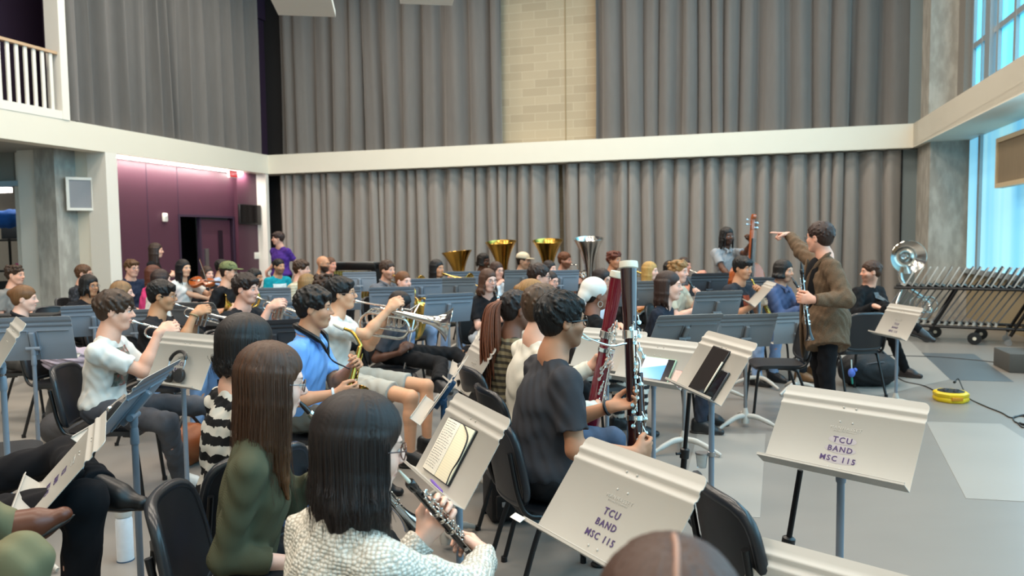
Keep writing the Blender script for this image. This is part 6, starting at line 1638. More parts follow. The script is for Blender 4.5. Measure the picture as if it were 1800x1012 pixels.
for i in range(NS):
    a = 0.02 + (Lr - 0.05) * i / (NS - 1)
    lb = 'leftmost folded music stand at the end of the wheeled rack' if i == 0 else 'nested putty music stand number-free row in the wheeled rack'
    o = empty('nested_stand', 'music stand nested among its like in the black wheeled rack', 'music stand', A + RP(a, 0, 0), 0, 'nested music stands in the rack')
    th = math.radians(62); e1 = uy; uu = ux * math.cos(th) + UP * math.sin(th); nn = np.cross(e1, uu)
    R = Matrix(np.stack([-e1, uu, np.cross(-e1, uu)], 1).tolist()).to_4x4()
    q = bpy.data.objects.new('desk', dm[0][1]); COL.objects.link(q); q.parent = o; q.matrix_local = Matrix.Translation(Vector(RP(0.02, 0.02 * math.sin(i * 2.3), 0.82 + 0.012 * math.sin(i * 1.7)))) @ R
    q2 = bpy.data.objects.new('lip', lipm); COL.objects.link(q2); q2.parent = q
    MB().tube([RP(0.06, 0, 0.90), RP(-0.34, 0.0, 0.27)], 0.010, 8).build('pole', M_gunmetal, o); MB().box(RP(0.10, -0.258, 0.97), (0.02, 0.012, 0.33), np.stack([np.cross(e1, uu), e1, uu], 1), 0.003).build('rim', M_putty, o)
    MB().tube([RP(-0.34, 0, 0.27), RP(-0.36, 0.22, 0.27)], 0.02, 6).tube([RP(-0.34, 0, 0.27), RP(-0.36, -0.22, 0.27)], 0.02, 6).build('foot', M_putty, o)
# sousaphone behind the rack
c = at(1597, 452, 12.3); o = root('sousaphone', 'silver sousaphone standing behind the rack, its bell facing the players', 'sousaphone'); o.location = c
mb = MB(); ax = unit((-0.25, -1, -0.05)); prof = [(0.035 + 0.235 * t ** 3.0, 0.42 * t) for t in np.linspace(0, 1, 16)]; open_bell(mb, prof, -ax * 0.42, ax, 32, 0.012); mb.build('bell', M_silver, o)
p0 = -ax * 0.42; MB().tube(smooth_path([p0, p0 - ax * .12 - UP * .08, np.array([0.15, 0.45, -0.45]), np.array([0.55, 0.35, -0.80]), np.array([0.35, 0.1, -1.05]), np.array([-0.1, 0.1, -0.85]), np.array([0.05, 0.3, -0.55])], 6), [0.05 - 0.0008 * i for i in range(37)], 12).build('body_coil', M_silver, o)
for k in range(3): MB().tube(arc(np.array([0.25 + .1 * k, 0.15, -0.80]), 0.13, 0, 2 * math.pi, 18, (1, 0, 0), (0, 0.2, 1)), 0.014, 8, caps=False).build('tubing_loop', M_silver, o)
# vibraphone at the back
v0, v1 = at(578, 462, 13.6), at(668, 462, 13.2); vd = unit((v1 - v0) * [1, 1, 0]); vn = np.array([-vd[1], vd[0], 0]); Lv = vlen((v1 - v0)[:2])
o = root('vibraphone', 'black framed vibraphone with gold resonator tubes before the curtain', 'vibraphone'); o.location = v0 * [1, 1, 0]; zt = v0[2]
mb = MB(); Rv = np.stack([vd, vn, UP], 1)
mb.box(vd * Lv / 2 + UP * (zt - .06), (Lv + .1, 0.5, 0.12), Rv, 0.02)
for a in (0.0, Lv): mb.box(vd * a + UP * zt / 2, (0.10, 0.45, zt), Rv, 0.015)
mb.build('frame', M_blackmetal, o)
for i in range(16): MB().tube([vd * (0.1 + (Lv - .2) * i / 15) - vn * .05 + UP * (zt - .14), vd * (0.1 + (Lv - .2) * i / 15) - vn * .05 + UP * (zt - .62)], 0.024, 8).build('resonator', M_brasspale, o)
MB().box(vd * Lv / 2 + UP * (zt + .012), (Lv, 0.42, 0.02), Rv, 0.004).build('bars', M_steel, o)
# black keyboard at the left, behind the floral shirt
kp = at(40, 560, 8.0); o = empty('keyboard_stand', 'black folding stand with a flat top behind the black floral shirt', 'stand', (kp[0], kp[1], 0), 0.1)
MB().box((0, 0, kp[2] + 0.02), (0.75, 0.30, 0.06), None, 0.01).build('top', M_black, o); MB().tube([(-0.3, -0.1, 0.02), (0.3, 0.1, kp[2])], 0.018, 8).tube([(0.3, -0.1, 0.02), (-0.3, 0.1, kp[2])], 0.018, 8).build('leg', M_blackmetal, o)
# storeroom clutter
sh = empty('storage_shelf', 'crowded dark storage shelf seen through the opening at the far left', 'shelf', RW(-15.6, 13.3, 0), -TH)
mb = MB()
for z in (0.3, 1.0, 1.7): mb.box((0, 0, z), (1.2, 0.5, 0.04))
for sx in (-.58, .58):
    for sy in (-.23, .23): mb.box((sx, sy, 1.1), (0.04, 0.04, 2.2))
mb.build('frame', M_blackmetal, sh)
for nm, lb, c, s_, cl in (('pink_box', 'small pink box on the storage shelf', (0.25, -0.1, 1.10), (0.3, 0.25, 0.14), 'b8487a'), ('yellow_box', 'small yellow box on the storage shelf', (0.5, -0.1, 1.08), (0.14, 0.2, 0.12), 'c9a02c'), ('dark_crate', 'dark crate on the top of the storage shelf', (0.1, 0, 1.92), (0.8, 0.4, 0.38), '26272b'), ('dark_crate', 'dark crate low on the storage shelf', (0, 0, 0.55), (0.9, 0.4, 0.42), '17181b')):
    o = empty(nm, lb, 'box', Vector(sh.location) + Vector(RROT @ np.array(c))); MB().box((0, 0, 0), s_, RROT, 0.01).build('carton', mat('carton_' + cl, cl), o); MB().box((0, 0, s_[2] / 2), (s_[0] * 1.02, s_[1] * 1.02, 0.02), RROT).build('lid', mat('carton_' + cl, cl), o)
o = empty('tarpaulin', 'blue tarpaulin hanging above the shelf at the far left', 'tarpaulin', RW(-14.75, 12.6, 2.2)); sd = Sd(); sd.ell((0, 0, 0), (0.5, 0.4, 0.16), None, .05); sd.ell((-.3, 0, -.08), (0.3, 0.35, 0.16), None, .05); sd.disp = lambda X, Y, Z: 0.02 * np.sin(20 * X) * np.sin(18 * Y + 9 * X)
V, Q = sd.mesh(0.03); mesh_from('sheet', V, Q, cloth('2b64b8'), o, np.zeros(3))
# ---------------------------------------------------------------- the players
CONDP = np.array([2.5, 6.0])
def toward(x, Z, dev=0.0):
    p = at(x, 500, Z); return math.degrees(math.atan2(CONDP[1] - p[1], CONDP[0] - p[0])) + dev
BK = '1b1b1d'
def grip(g, **kw): return dict(g=np.asarray(g, float), **kw)

# --- nearest: the head at the bottom edge
person('bottom', 'with parted brown hair at the bottom edge, nearest the camera', 'seen from behind', 1178, 938, 0.75, 84, tone='d9ab93', hair=('long', '4a352c', 0.42, 0.008), top=('2a2a2e', 'plain', None, 'long'), bottom=(BK,), fem=True, nochair=True, hp=0.05)
sk = people['bottom']; H, Rh, k_ = sk['H'], sk['Rh'], sk['k']
MB().tube([H + Rh @ (np.array([-0.016 + (0.1065) * math.cos(t), 0.004 * math.sin(3 * t), 0.043 + 0.0922 * math.sin(t)]) * k_) - sk['base'] for t in np.linspace(1.45, 2.35, 14)], [0.002] + [0.0034] * 12 + [0.001], 6).build('parting', skin('9a7766'), sk['hair'])
chair('black chair under the person with parted brown hair at the bottom edge', *(people['bottom']['P'][:2] + people['bottom']['f'][:2] * 0.06), 78)

# --- oboe player in white knit
def pose_oboe(k):
    M = k['mouth'] + k['hd'] * 0.012; E = at(834, 978, 2.18); v = unit(E - M)
    k['mouth'] = M
    o = woodwind('oboe', 'black oboe with silver keys held by the person in the chunky white sweater', 0.58, 0.0105, 0.0135, 0.021, M_ebony, M_silver, 16, 'reed', seed=4); place(o, M, v, up=unit(np.array([0.75, -0.45, 0.5])))
    y = unit(np.cross(UP, v)); vr = ray(780, 930); vr = vr / vlen(vr)
    g1 = M + v * 0.245; g2 = M + v * 0.47
    side = unit(np.cross(v, vr)); side = side if side[0] > 0 else -side
    return dict(L=grip(g1 + vr * 0.018, a=side * 0.9 - vr * 0.05 + UP * 0.42, n=-vr * .9 + v * .1, curl=0.8, pole=np.array([-0.6, -0.4, -1.0])),
                R=grip(g2 - side * 0.0 - vr * 0.012, a=-side * .25 + UP * 0.55 + vr * .75, n=-side * 0.9 + UP * .1, curl=0.95, pole=np.array([0.9, -0.5, -.7])))
person('sweater', 'in the chunky white knit sweater with dark bobbed hair', 'playing an oboe in the foreground', 632, 684, 1.80, 46, tone='e0b49f', hair=('bob', '241a17', 0.25, 0.012), top=('d9d4c9', 'knit', 'b3ada0', 'knit'), bottom=(BK,), fem=True, pose=pose_oboe, hy=26, hp=0.16, glasses='tort', k=1.0, w=1.02, chair_face=82)
# --- green ribbed top
def pose_green(k):
    M = k['mouth']; E = at(738, 934, 2.72); v = unit(E - M)
    o = woodwind('soprano_saxophone', 'straight silver woodwind held by the person in the green ribbed top', 0.70, 0.010, 0.018, 0.038, M_silver, M_silver, 14, 'beak', seed=9); place(o, M, v, up=unit(np.array([0.4, -0.6, 0.6])))
    return dict(L=grip(M + v * 0.24), R=grip(at(548, 975, 2.32), pole=np.array([-0.25, 0.0, -1.0])))
person('green', 'in the green ribbed top with long straight brown hair', 'playing a straight silver woodwind', 476, 598, 2.32, 10, tone='e2b7a4', hair=('long', '4a2f1e', 0.40, 0.008, '6f4a2c'), top=('4a4a38', 'rib', None, 'push'), bottom=(BK,), fem=True, pose=pose_green, hy=26, hp=0.16, glasses='wire', w=0.80)
# --- bassoon players
def pose_bassoon(k):
    b0 = at(1122, 900, 3.32); t0 = at(1111, 460, 3.55); bassoon('dark red bassoon with silver keys, upright before the person in the charcoal t-shirt', M_maple, k['mouth'], t0, b0, (0.95, 0.2, 0))
    u = unit(t0 - b0)
    return dict(L=grip(at(1098, 700, 3.40), a=np.array([0.95, 0.1, 0.15]), n=np.array([0.1, -0.3, 0.95]), curl=0.75), R=grip(at(1128, 786, 3.20), a=np.array([0.75, 0.5, 0.05]), n=np.array([-.25, 0.9, 0.1]), curl=0.95, pole=np.array([-0.2, -0.3, -1])))
person('charcoal', 'in the charcoal t-shirt and black glasses', 'playing a tall dark bassoon', 988, 509, 3.35, 18, tone='b17e5f', hair=('fringe', '15110f', 0.3, 0.010), top=('38383c', 'plain', None, 'short'), bottom=('1c1c1e', 'plain', None, 'shorts'), pose=pose_bassoon, hy=20, hp=0.02, w=1.22, glasses='bold', beard=0.45, watch=('L', '17181b'))
def pose_bassoon2(k):
    b0 = at(1040, 745, 4.05); t0 = at(1093, 478, 4.0); bassoon('crimson red bassoon leaning before the person in the white long shirt', M_redwood, k['mouth'] + np.array([0.02, 0, -.02]), t0, b0, (0.9, 0.3, 0))
    return dict(L=grip(b0 + unit(t0 - b0) * 0.34), R=grip(b0 + unit(t0 - b0) * 0.10))
person('whiteback', 'in the white shirt with short light brown hair, behind the charcoal t-shirt', 'playing a crimson bassoon', 955, 497, 3.95, 20, tone='dcab92', hair=('short', '4a3524', 0.3, 0.010), top=('cfcabd', 'plain', None, 'long'), bottom=('3a4658', 'denim', '55657e'), pose=pose_bassoon2, w=1.08)
person('blondup', 'with blonde hair in a bun between the copper braids and the white shirt', 'mostly hidden', 936, 489, 5.3, 15, tone='e0b59f', hair=('bun', '8a6438', 0.3, 0.010), top=('d0cdc6',), bottom=(BK,), fem=True, hy=10)
def braid_pony(k):
    H, Rh = k['H'], k['Rh']; rnd = random.Random(2); o = k['body']; base = k['base']
    p0 = H + Rh @ np.array([-0.115, 0.0, 0.055])
    mb = MB()
    for i in range(70):
        a = rnd.uniform(0, 6.28); q = rnd.uniform(0.1, 1) ** .6; d = np.array([math.cos(a), math.sin(a), 0]) * q
        l = rnd.uniform(0.38, 0.62); pts = [p0 + d * 0.02, p0 + np.array([-0.05, -0.01, 0.0]) + d * 0.045 - UP * 0.05, p0 + np.array([-0.065, -.02, 0]) + d * 0.062 - UP * l * .45, p0 + np.array([-0.055, -.02, 0]) + d * rnd.uniform(.03, .075) - UP * l * .8, p0 + np.array([-0.05, -.02, 0]) + d * rnd.uniform(0.02, 0.085) - UP * l]
        mb.tube([x - base for x in smooth_path(pts, 4)], [0.0062] * 13 + [0.005, 0.004, 0.003, 0.002], 5)
    return mb.build('braids', mat('copper_braid', '6a3a22', rough=0.55, var=0.45, scale=60), o, smooth=80)
sk = person('braids', 'with a long ponytail of copper braids and a striped olive knit', 'seen from behind', 908, 509, 4.62, 22, tone='6b4634', hair=('short', '1a1211', 0.3, -0.002), top=('6f6650', 'stripe', '3b3730', 'long'), bottom=(BK,), fem=True, hy=28, k=1.0)
braid_pony(sk)

# --- saxophone and marching horn
def pose_sax(k):
    M = at(589, 571, 4.50); k['mouth'] = M; ne = at(632, 611, 4.46); bt = at(604, 728, 4.30)
    saxophone('gold alto saxophone held by the person in the light blue polo', M, ne, bt, np.array([0.35, 0.9, 0.0]), bore=0.023, bell_r=0.045, bell_up=0.19)
    ax = unit(bt - ne); k['strap'] = ne + ax * 0.12
    return dict(L=grip(ne + ax * 0.10 + np.array([-.01, .01, 0])), R=grip(ne + ax * 0.255 + np.array([0.0, -0.02, 0]), a=np.array([0.95, 0.1, 0.1]), n=np.array([0.2, 0.9, 0.2])))
sk = person('polo', 'in the light blue polo with a black neck strap', 'playing a gold alto saxophone', 552, 501, 4.5, 2, tone='c08d6d', hair=('wavy', '15100e', 0.3, 0.008), top=('6f9fdb', 'plain', None, 'short'), bottom=('6a675f', 'plain', None), pose=pose_sax, hy=0, hp=0.08, collar='7aa8e0', watch=('R', 'c9d3d8'), w=1.05)
N, f, s, base = sk['N'], sk['f'], sk['s'], sk['base']; q = at(614, 648, 4.40)
MB().tube([x - base for x in smooth_path([q, N + f * 0.13 - UP * 0.16 + s * .02, N + f * 0.09 + s * 0.07 - UP * .03, N - f * 0.01 + s * 0.085 + UP * 0.03, N - f * 0.075 + UP * 0.045, N - f * 0.01 - s * 0.085 + UP * 0.03, N + f * 0.10 - s * 0.06 - UP * 0.05, N + f * 0.14 - UP * 0.16, q], 6)], [0.004] * 8 + [0.009] * 4 + [0.017] * 24 + [0.009] * 4 + [0.004] * 9, 6, flat=None).build('neck_strap', M_blackmetal, sk['body'])
person('whitehorn', 'in the plain white t-shirt, grey shorts and round glasses', 'playing a large silver marching horn', 600, 484, 5.75, -6, tone='d3a17f', hair=('bowl', '120f0f', 0.3, 0.010), top=('d2cfc8', 'plain', None, 'short'), bottom=('aaa89f', 'plain', None, 'shorts'), pose='bighorn', hy=-4, hp=-.02, glasses='wire', legs={'L': (at(750, 690, 5.6) * [1, 1, 0] + [0, 0, .50], at(752, 860, 5.55) * [1, 1, 0] + [0, 0, .09]), 'R': (at(722, 705, 5.2) * [1, 1, 0] + [0, 0, .50], at(722, 860, 5.2) * [1, 1, 0] + [0, 0, .09])})
def pose_flute_down(k):
    p0 = at(722, 590, 6.72); p1 = at(712, 640, 6.68); v = unit(p1 - p0); o = flute('silver flute held upright by the person in the dark t-shirt with braids'); place(o, p0 - v * .05, v, up=(1, 0, 0))
    return dict(L=grip(p0 + v * 0.10), R=grip(p0 + v * 0.10 + np.array([-0.02, -.02, 0])))
person('dreadflute', 'in the dark t-shirt and wide black trousers with dark braids', 'holding a flute upright', 703, 511, 6.9, -5, tone='4f3225', hair=('bob', '17100e', 0.20, 0.010), top=('3b3b40', 'plain', None, 'short'), bottom=('141416', 'plain', None, 'wide'), pose=pose_flute_down, hp=0.35, fem=True, shoes='2a2a2c', legs={'L': (at(800, 622, 7.2), at(835, 655, 7.0), ), 'R': (at(775, 640, 6.6), at(772, 672, 6.3)), 'FR': (0.5, -0.6, 0), 'FL': (0.8, -.3, 0)})

# --- trumpets
def floral_print(sk):
    m = mat('tee_print', '8d8a80', rough=0.9, var=0.3, scale=20); n, l, b = nodes_of(m); x = NX(m.node_tree); tc = n.new('ShaderNodeTexCoord'); vo = n.new('ShaderNodeTexVoronoi'); vo.inputs['Scale'].default_value = 16; l.new(tc.outputs['Object'], vo.inputs['Vector'])
    nz = n.new('ShaderNodeTexNoise'); nz.inputs['Scale'].default_value = 24; nz.inputs['Detail'].default_value = 5; l.new(tc.outputs['Object'], nz.inputs['Vector'])
    c = x.mix(x.step(0.1, 0.5, vo.outputs['Distance']), srgb('d8cfc4'), srgb('6a6d63')); c = x.mix(x.step(0.52, 0.62, nz.outputs['Fac']), c, srgb('9a5a52')); c = x.mix(x.step(0.50, 0.40, nz.outputs['Fac']), c, srgb('4a5049'))
    l.new(c, b.inputs['Base Color']); return m
def decal(sk, name, m, u0, u1, h0, h1, n=14, push=0.0035):
    """a printed patch that follows the front of the shirt (projected on to it)"""
    sh = [c for c in sk['body'].children if c.name.split('.')[0] in ('shirt', 'jacket', 'sweater')][0]
    me = sh.data; from mathutils.bvhtree import BVHTree
    bv = BVHTree.FromPolygons([v.co for v in me.vertices], [p.vertices for p in me.polygons])
    f, s, P, base, tf, sp = sk['f'], sk['s'], sk['N'], sk['base'], sk['tf'], sk['sp']; vs = []; ok = True
    for i in range(n + 1):
        for j in range(n + 1):
            o = P - base + s * (u0 + (u1 - u0) * i / n) + sp * (h0 + (h1 - h0) * j / n) + tf * 0.5
            hit = bv.ray_cast(Vector(o), Vector(-tf))[0]
            vs.append(np.array(hit) + tf * push if hit is not None else o - tf * .4)
    fs = [(i * (n + 1) + j, (i + 1) * (n + 1) + j, (i + 1) * (n + 1) + j + 1, i * (n + 1) + j + 1) for i in range(n) for j in range(n)]
    mb = MB(); mb.add(vs, fs); return mb.build(name, m, sh, smooth=180)
sk = person('floraltee', 'in the white floral t-shirt and washed black jeans', 'playing a silver trumpet', 201, 507, 4.75, -14, tone='dba88f', hair=('wavy', '3a281b', 0.3, 0.012), top=('d0cdc6', 'plain', None, 'short'), bottom=('3b3c41', 'denim', '55565c'), pose='trumpet', hy=-8, hp=0.10, shoes='cfcfcc', legs={'L': (at(372, 660, 5.0) * [1, 1, 0] + [0, 0, .50], on_floor(384, 806) * [1, 1, 0] + [0, 0, .09]), 'R': (at(292, 712, 4.45) * [1, 1, 0] + [0, 0, .52], on_floor(318, 862) + [0, 0, .09])})
decal(sk, 'print', floral_print(sk), -0.115, 0.115, -0.31, -0.07)
sk = person('glasstrumpet', 'in the black t-shirt with glasses and a beaded bracelet', 'playing a silver trumpet', 284, 490, 6.1, -8, tone='bb8a66', hair=('bowl', '14100f', 0.3, 0.008), top=('232225', 'plain', None, 'short'), bottom=('5f7fa8', 'denim', '7d9bc0'), pose='trumpet', hy=-6, hp=0.10, glasses='wire', watch=('R', '8d7a55'))
decal(sk, 'print', mat('pink_print', 'b58a8a', rough=0.9, var=0.5, scale=70), -0.12, 0.12, -0.19, -0.13, 12)
person('thirdtrumpet', 'in the black t-shirt with pale skin and dark fringe', 'playing a silver trumpet', 432, 478, 6.4, -10, tone='dcab96', hair=('fringe', '241915', 0.3, 0.014), top=('1f1f22', 'plain', None, 'short'), bottom=('5a6f92', 'denim', '7d93b5'), pose='trumpet', hy=-10, hp=0.10)
person('zebra', 'in the black and white patterned sweater, seen from behind', 'with thick dark hair', 432, 548, 2.98, 38, tone='d6a58c', hair=('bob', '1e1613', 0.145, 0.014), top=('c9c5bb', 'zebra', '19191b', 'long'), bottom=('45618a', 'denim', '5f7fae'), hy=42, hp=0.12, shift=-0.06, chair_face=140)

# --- left rows
person('floralshirt', 'in the black floral shirt with ginger hair tied back', 'sitting with hands folded', 42, 500, 6.9, -8, tone='e2b6a2', hair=('bun', '6d4a2c', 0.3, 0.010), top=('1d1d20', 'floral', 'b8b2a6', 'short'), bottom=('4b4a4a', 'denim', '626160'), fem=True, pose='fold', hy=-4, collar='232326', legs={'R': (at(112, 690, 6.4) * [1, 1, 0] + [0, 0, .51], at(92, 760, 6.5) * [1, 1, 0] + [0, 0, .09]), 'L': (at(125, 660, 6.75) * [1, 1, 0] + [0, 0, .51], at(118, 760, 6.8) * [1, 1, 0] + [0, 0, .09])})
person('greytee', 'in the grey t-shirt with curly brown hair at the left edge', 'sitting', 26, 465, 9.6, -20, tone='dba78e', hair=('curly', '3a281c', 0.3, 0.004), top=('7b7975',), bottom=(BK,))
person('curlyblack', 'in the black t-shirt with long curly black hair and glasses', 'sitting', 156, 481, 8.7, -38, tone='b98663', hair=('dreads', '15100f', 0.20, 0.010), top=('1d1d20',), bottom=(BK,), glasses='wire')
person('darkcoat', 'in the dark patterned jacket behind the curly black hair', 'sitting', 147, 464, 10.6, -15, tone='d8a48c', hair=('short', '553822', 0.3, 0.006), top=('2a2a2d', 'floral', '45454a', 'long'), bottom=(BK,), glasses='wire')
person('blazer', 'in the navy blazer over a white shirt', 'sitting before the purple wall', 231, 455, 10.8, -32, tone='dcab94', hair=('fringe', '54381f', 0.3, 0.004), top=('232c40', 'plain', None, 'coat'), bottom=(BK,), glasses='wire')
person('lightbrown', 'with long light brown hair behind the white floral t-shirt', 'in denim, sitting', 214, 493, 7.5, -8, tone='e0b29f', hair=('long', '80603f', 0.30, 0.004), top=('6a7c96', 'denim', '8a9bb3', 'long'), bottom=('5f7fa8', 'denim', '7d9bc0'), fem=True, hy=-6)
person('standblack', 'standing in black with long dark brown hair, laughing', 'by the purple wall', 274, 426, 12.0, -8, tone='dba88f', hair=('long', '35231a', 0.42, 0.004), top=('17171a', 'plain', None, 'long'), bottom=(BK,), fem=True, stand=True, pose=lambda k: dict(L=k['P'] + k['f'] * .30 + UP * .30, R=k['P'] + k['f'] * .33 + UP * .28 - k['s'] * .05))
person('pink', 'in the bright pink top with auburn hair', 'sitting among the violins', 270, 465, 9.9, 5, tone='e0b29f', hair=('long', '5a2f1f', 0.26, 0.006), top=('d8457f',), bottom=(BK,), fem=True)
person('whitetee', 'in the white t-shirt with dark brown hair behind the glasses trumpeter', 'sitting', 283, 472, 8.6, 12, tone='e0b29f', hair=('long', '2f1d18', 0.20, 0.006), top=('d4d1cb',), bottom=(BK,), fem=True)
def pose_violin(k):
    H, f, s = k['H'], k['f'], k['s']; o = fiddle('violin', ilabel('orange violin', k), 0.355, 0.045, 0.13, M_varnish, 'violin')
    p0 = k['N'] + s * 0.06 + f * 0.08 - UP * 0.05; v = unit(f * 0.75 + s * 0.45 - UP * 0.05); n = unit(UP * .7 - s * .5 + f * .2); n = unit(n - v * (n @ v))
    o.matrix_world = Matrix.Translation(Vector(p0)) @ Matrix(np.stack([np.cross(-n, v), -n, v], 1).tolist()).to_4x4()
    bw = root('violin_bow', ilabel('violin bow', k), 'bow'); c0 = p0 + v * 0.26 + n * 0.04; a = unit(np.cross(v, n) * .5 + UP * .9); place(bw, c0 - a * 0.35, a)
    MB().tube([(0, 0, 0), (0.35, 0, 0.006), (0.72, 0, 0)], 0.0045, 6).build('stick', M_varnish, bw); MB().tube([(0.02, 0, -0.014), (0.71, 0, -0.014)], 0.003, 5).build('hair_ribbon', M_ivory, bw)
    return dict(L=grip(p0 + v * 0.45 - n * 0.03), R=grip(c0 - a * 0.32))
person('violinist', 'in the white blouse with long black hair', 'playing a violin', 322, 455, 10.4, -22, tone='d9ab8c', hair=('long', '141011', 0.30, 0.004), top=('d9d6d0',), bottom=(BK,), fem=True, pose=pose_violin)
person('blackgirl', 'in the black t-shirt with shoulder length brown hair beside the violin', 'sitting', 364, 467, 11.7, -42, tone='e0b29f', hair=('long', '33231b', 0.24, 0.004), top=('1a1a1d',), bottom=(BK,), fem=True)
person('paleshirt', 'in the pale blue shirt behind the camouflage cap', 'partly hidden', 390, 455, 12.2, -25, tone='c99a7c', hair=('short', '17120f', 0.3, 0.006), top=('aab6cc', 'plain', None, 'long'), bottom=(BK,))
person('camo', 'in the camouflage cap and black t-shirt', 'playing a french horn', 402, 460, 9.4, -16, tone='d8a78c', hair=('cap', '6f7450', 'floral', '4b5234'), top=('1a1a1d',), bottom=(BK,), pose='horn', glasses='wire')
person('beardblack', 'with a dark beard and black shirt behind the third trumpeter', 'sitting', 448, 471, 10.4, -18, tone='b98968', hair=('short', '14100f', 0.3, 0.006), top=('1c1c1f',), bottom=(BK,), beard=0.8)
sk = person('teal', 'in the teal t-shirt with white lettering', 'sitting before the corner of the room', 490, 454, 12.6, -42, tone='c79878', hair=('short', '1a1412', 0.3, 0.006), top=('1591a0', 'plain', None, 'short'), bottom=(BK,), beard=0.6)
decal(sk, 'print', mat('white_print', 'd7e6e8', rough=0.9, var=0.3, scale=50), -0.12, 0.12, -0.22, -0.13, 10)
person('purple', 'standing in the purple v-neck top', 'by the corner of the curtain', 488, 406, 13.6, -110, tone='d6a38d', hair=('fringe', '33211c', 0.3, 0.010), top=('4b2d7d', 'plain', None, 'short'), bottom=(BK,), fem=True, stand=True, hy=-165, w=1.15, pose=lambda k: dict(L=k['P'] + k['s'] * .30 + UP * .0, R=k['P'] - k['s'] * .30))
person('cream', 'in the cream striped shirt with a brown fringe', 'sitting, face to the right', 530, 455, 10.2, -16, tone='dfae99', hair=('fringe', '3a2517', 0.3, 0.010), top=('c9bda6', 'stripe', 'b3a58b', 'long'), bottom=(BK,))
person('lightlong', 'with long fair hair behind the blue polo', 'sitting', 541, 480, 8.3, 20, tone='dfae99', hair=('long', '8c6a42', 0.24, 0.006), top=('8a8578',), bottom=(BK,), fem=True)
person('curlback', 'with short curly brown hair behind the white marching horn player', 'mostly hidden', 570, 481, 7.6, 12, tone='d9a78e', hair=('curly', '3f2a1d', 0.3, 0.0), top=('4a4a4d',), bottom=(BK,))
person('bald', 'with a shaved head, glasses and full beard', 'sitting before the vibraphone', 568, 450, 11.6, -25, tone='c08d6c', hair=('bald', '1a1311'), top=('17171a', 'plain', None, 'long'), bottom=(BK,), beard=0.95, glasses='wire')
person('redface', 'with short brown hair just behind the shaved head', 'partly hidden', 581, 452, 13.0, -30, tone='d99a82', hair=('short', '5a3a28', 0.3, 0.0), top=('22242a',), bottom=(BK,))

# --- middle rows
person('greybutton', 'in the grey button shirt with a brown beard', 'playing a brass trombone', 681, 456, 10.0, -30, tone='d8a389', hair=('short', '3b281d', 0.3, 0.010), top=('67696f', 'plain', None, 'short'), bottom=(BK,), pose='trombone', beard=0.45, collar='6d6f75')
person('euph', 'with auburn hair pulled back and a floral black top', 'playing a brass horn', 709, 476, 8.9, -32, tone='e2b3a2', hair=('bun', '6a4328', 0.3, 0.002), top=('2b2b30', 'floral', 'a06a70', 'short'), bottom=('6f87ab', 'denim', '8aa0c0'), fem=True, pose=lambda k: _tuba(k, M_brasspale, 'small brass euphonium', 0.46, 0.10, (0.15, 0.1), 'euphonium'))
person('tromlady', 'in black with very long black hair', 'playing a brass trombone', 768, 455, 10.3, -22, tone='bd8a69', hair=('long', '130f10', 0.34, 0.006), top=('19191c',), bottom=('6f87ab', 'denim', '8aa0c0'), fem=True, pose='trombone')
person('tubaone', 'with short locs and a cream hoodie', 'playing a gold tuba', 850, 444, 11.6, -25, tone='5a3a2a', hair=('dreads', '15100e', 0.12, 0.004), top=('cfc5a8', 'plain', None, 'long'), bottom=(BK,), pose=lambda k: _tuba(k, M_brass, 'gold tuba with its bell upright', 0.98, 0.235, (0.05, -0.12)))
person('clarlady', 'in the black t-shirt with wavy brown hair and pale jeans', 'playing a clarinet', 858, 471, 7.9, -42, tone='e2b6a4', hair=('bob', '4a3022', 0.20, 0.008), top=('1a1a1d',), bottom=('a9b7c6', 'denim', 'c0ccd8'), fem=True, pose='clarinet', glasses='wire')
person('whitejacket', 'in the white jacket with glasses and dark brown hair', 'resting chin on hand', 873, 459, 10.2, -38, tone='dfae9a', hair=('bob', '3a241b', 0.18, 0.006), top=('cfd2d6', 'plain', None, 'long'), bottom=(BK,), fem=True, glasses='wire', pose=lambda k: dict(L=k['P'] + k['f'] * .3 + UP * .1, R=k['H'] + k['hd'] * .10 - UP * .15))
person('euphcream', 'half hidden with a silver and gold upright horn beside the white jacket', 'playing', 895, 474, 10.9, -30, tone='d8a48c', hair=('short', '33231b', 0.3, 0.0), top=('7b7a78',), bottom=(BK,), pose=lambda k: _tuba(k, M_brasspale, 'upright brass horn', 0.66, 0.15, (0.1, 0.1), 'euphonium'))
person('creamcap', 'in the cream baseball cap and olive shirt', 'playing a gold tuba', 920, 444, 11.7, -22, tone='c99a7d', hair=('cap', 'd9cdb4'), top=('6a6553',), bottom=(BK,), pose=lambda k: _tuba(k, M_brass, 'gold tuba', 1.0, 0.235, (0.05, -0.14)))
person('darkspecs', 'with short dark brown hair and glasses behind the blonde bun', 'sitting', 948, 461, 7.4, 0, tone='dca993', hair=('short', '2c1d16', 0.3, 0.010), top=('3a3d45',), bottom=(BK,), glasses='bold', hy=-8)
person('blackspecs', 'in black with glasses and dark hair, clarinet at the lips', 'sitting', 968, 476, 9.0, -34, tone='dfae9a', hair=('bun', '231815', 0.3, 0.004), top=('201d20',), bottom=(BK,), fem=True, glasses='wire', pose='clarinet')
person('darkfar', 'with long dark hair behind the short haired man in glasses', 'partly hidden', 966, 457, 11.0, -30, tone='dfae9a', hair=('long', '1f1614', 0.22, 0.004), top=('2b2a2d',), bottom=(BK,), fem=True, pose='horn')
person('silvertuba', 'with a ginger beard and mauve grey shirt', 'playing a silver tuba', 993, 442, 11.8, -18, tone='d69a80', hair=('short', '6b3f25', 0.3, 0.008), top=('77717c',), bottom=(BK,), beard=0.8, pose=lambda k: _tuba(k, M_silver, 'silver tuba', 1.02, 0.235, (0.05, -0.14)))
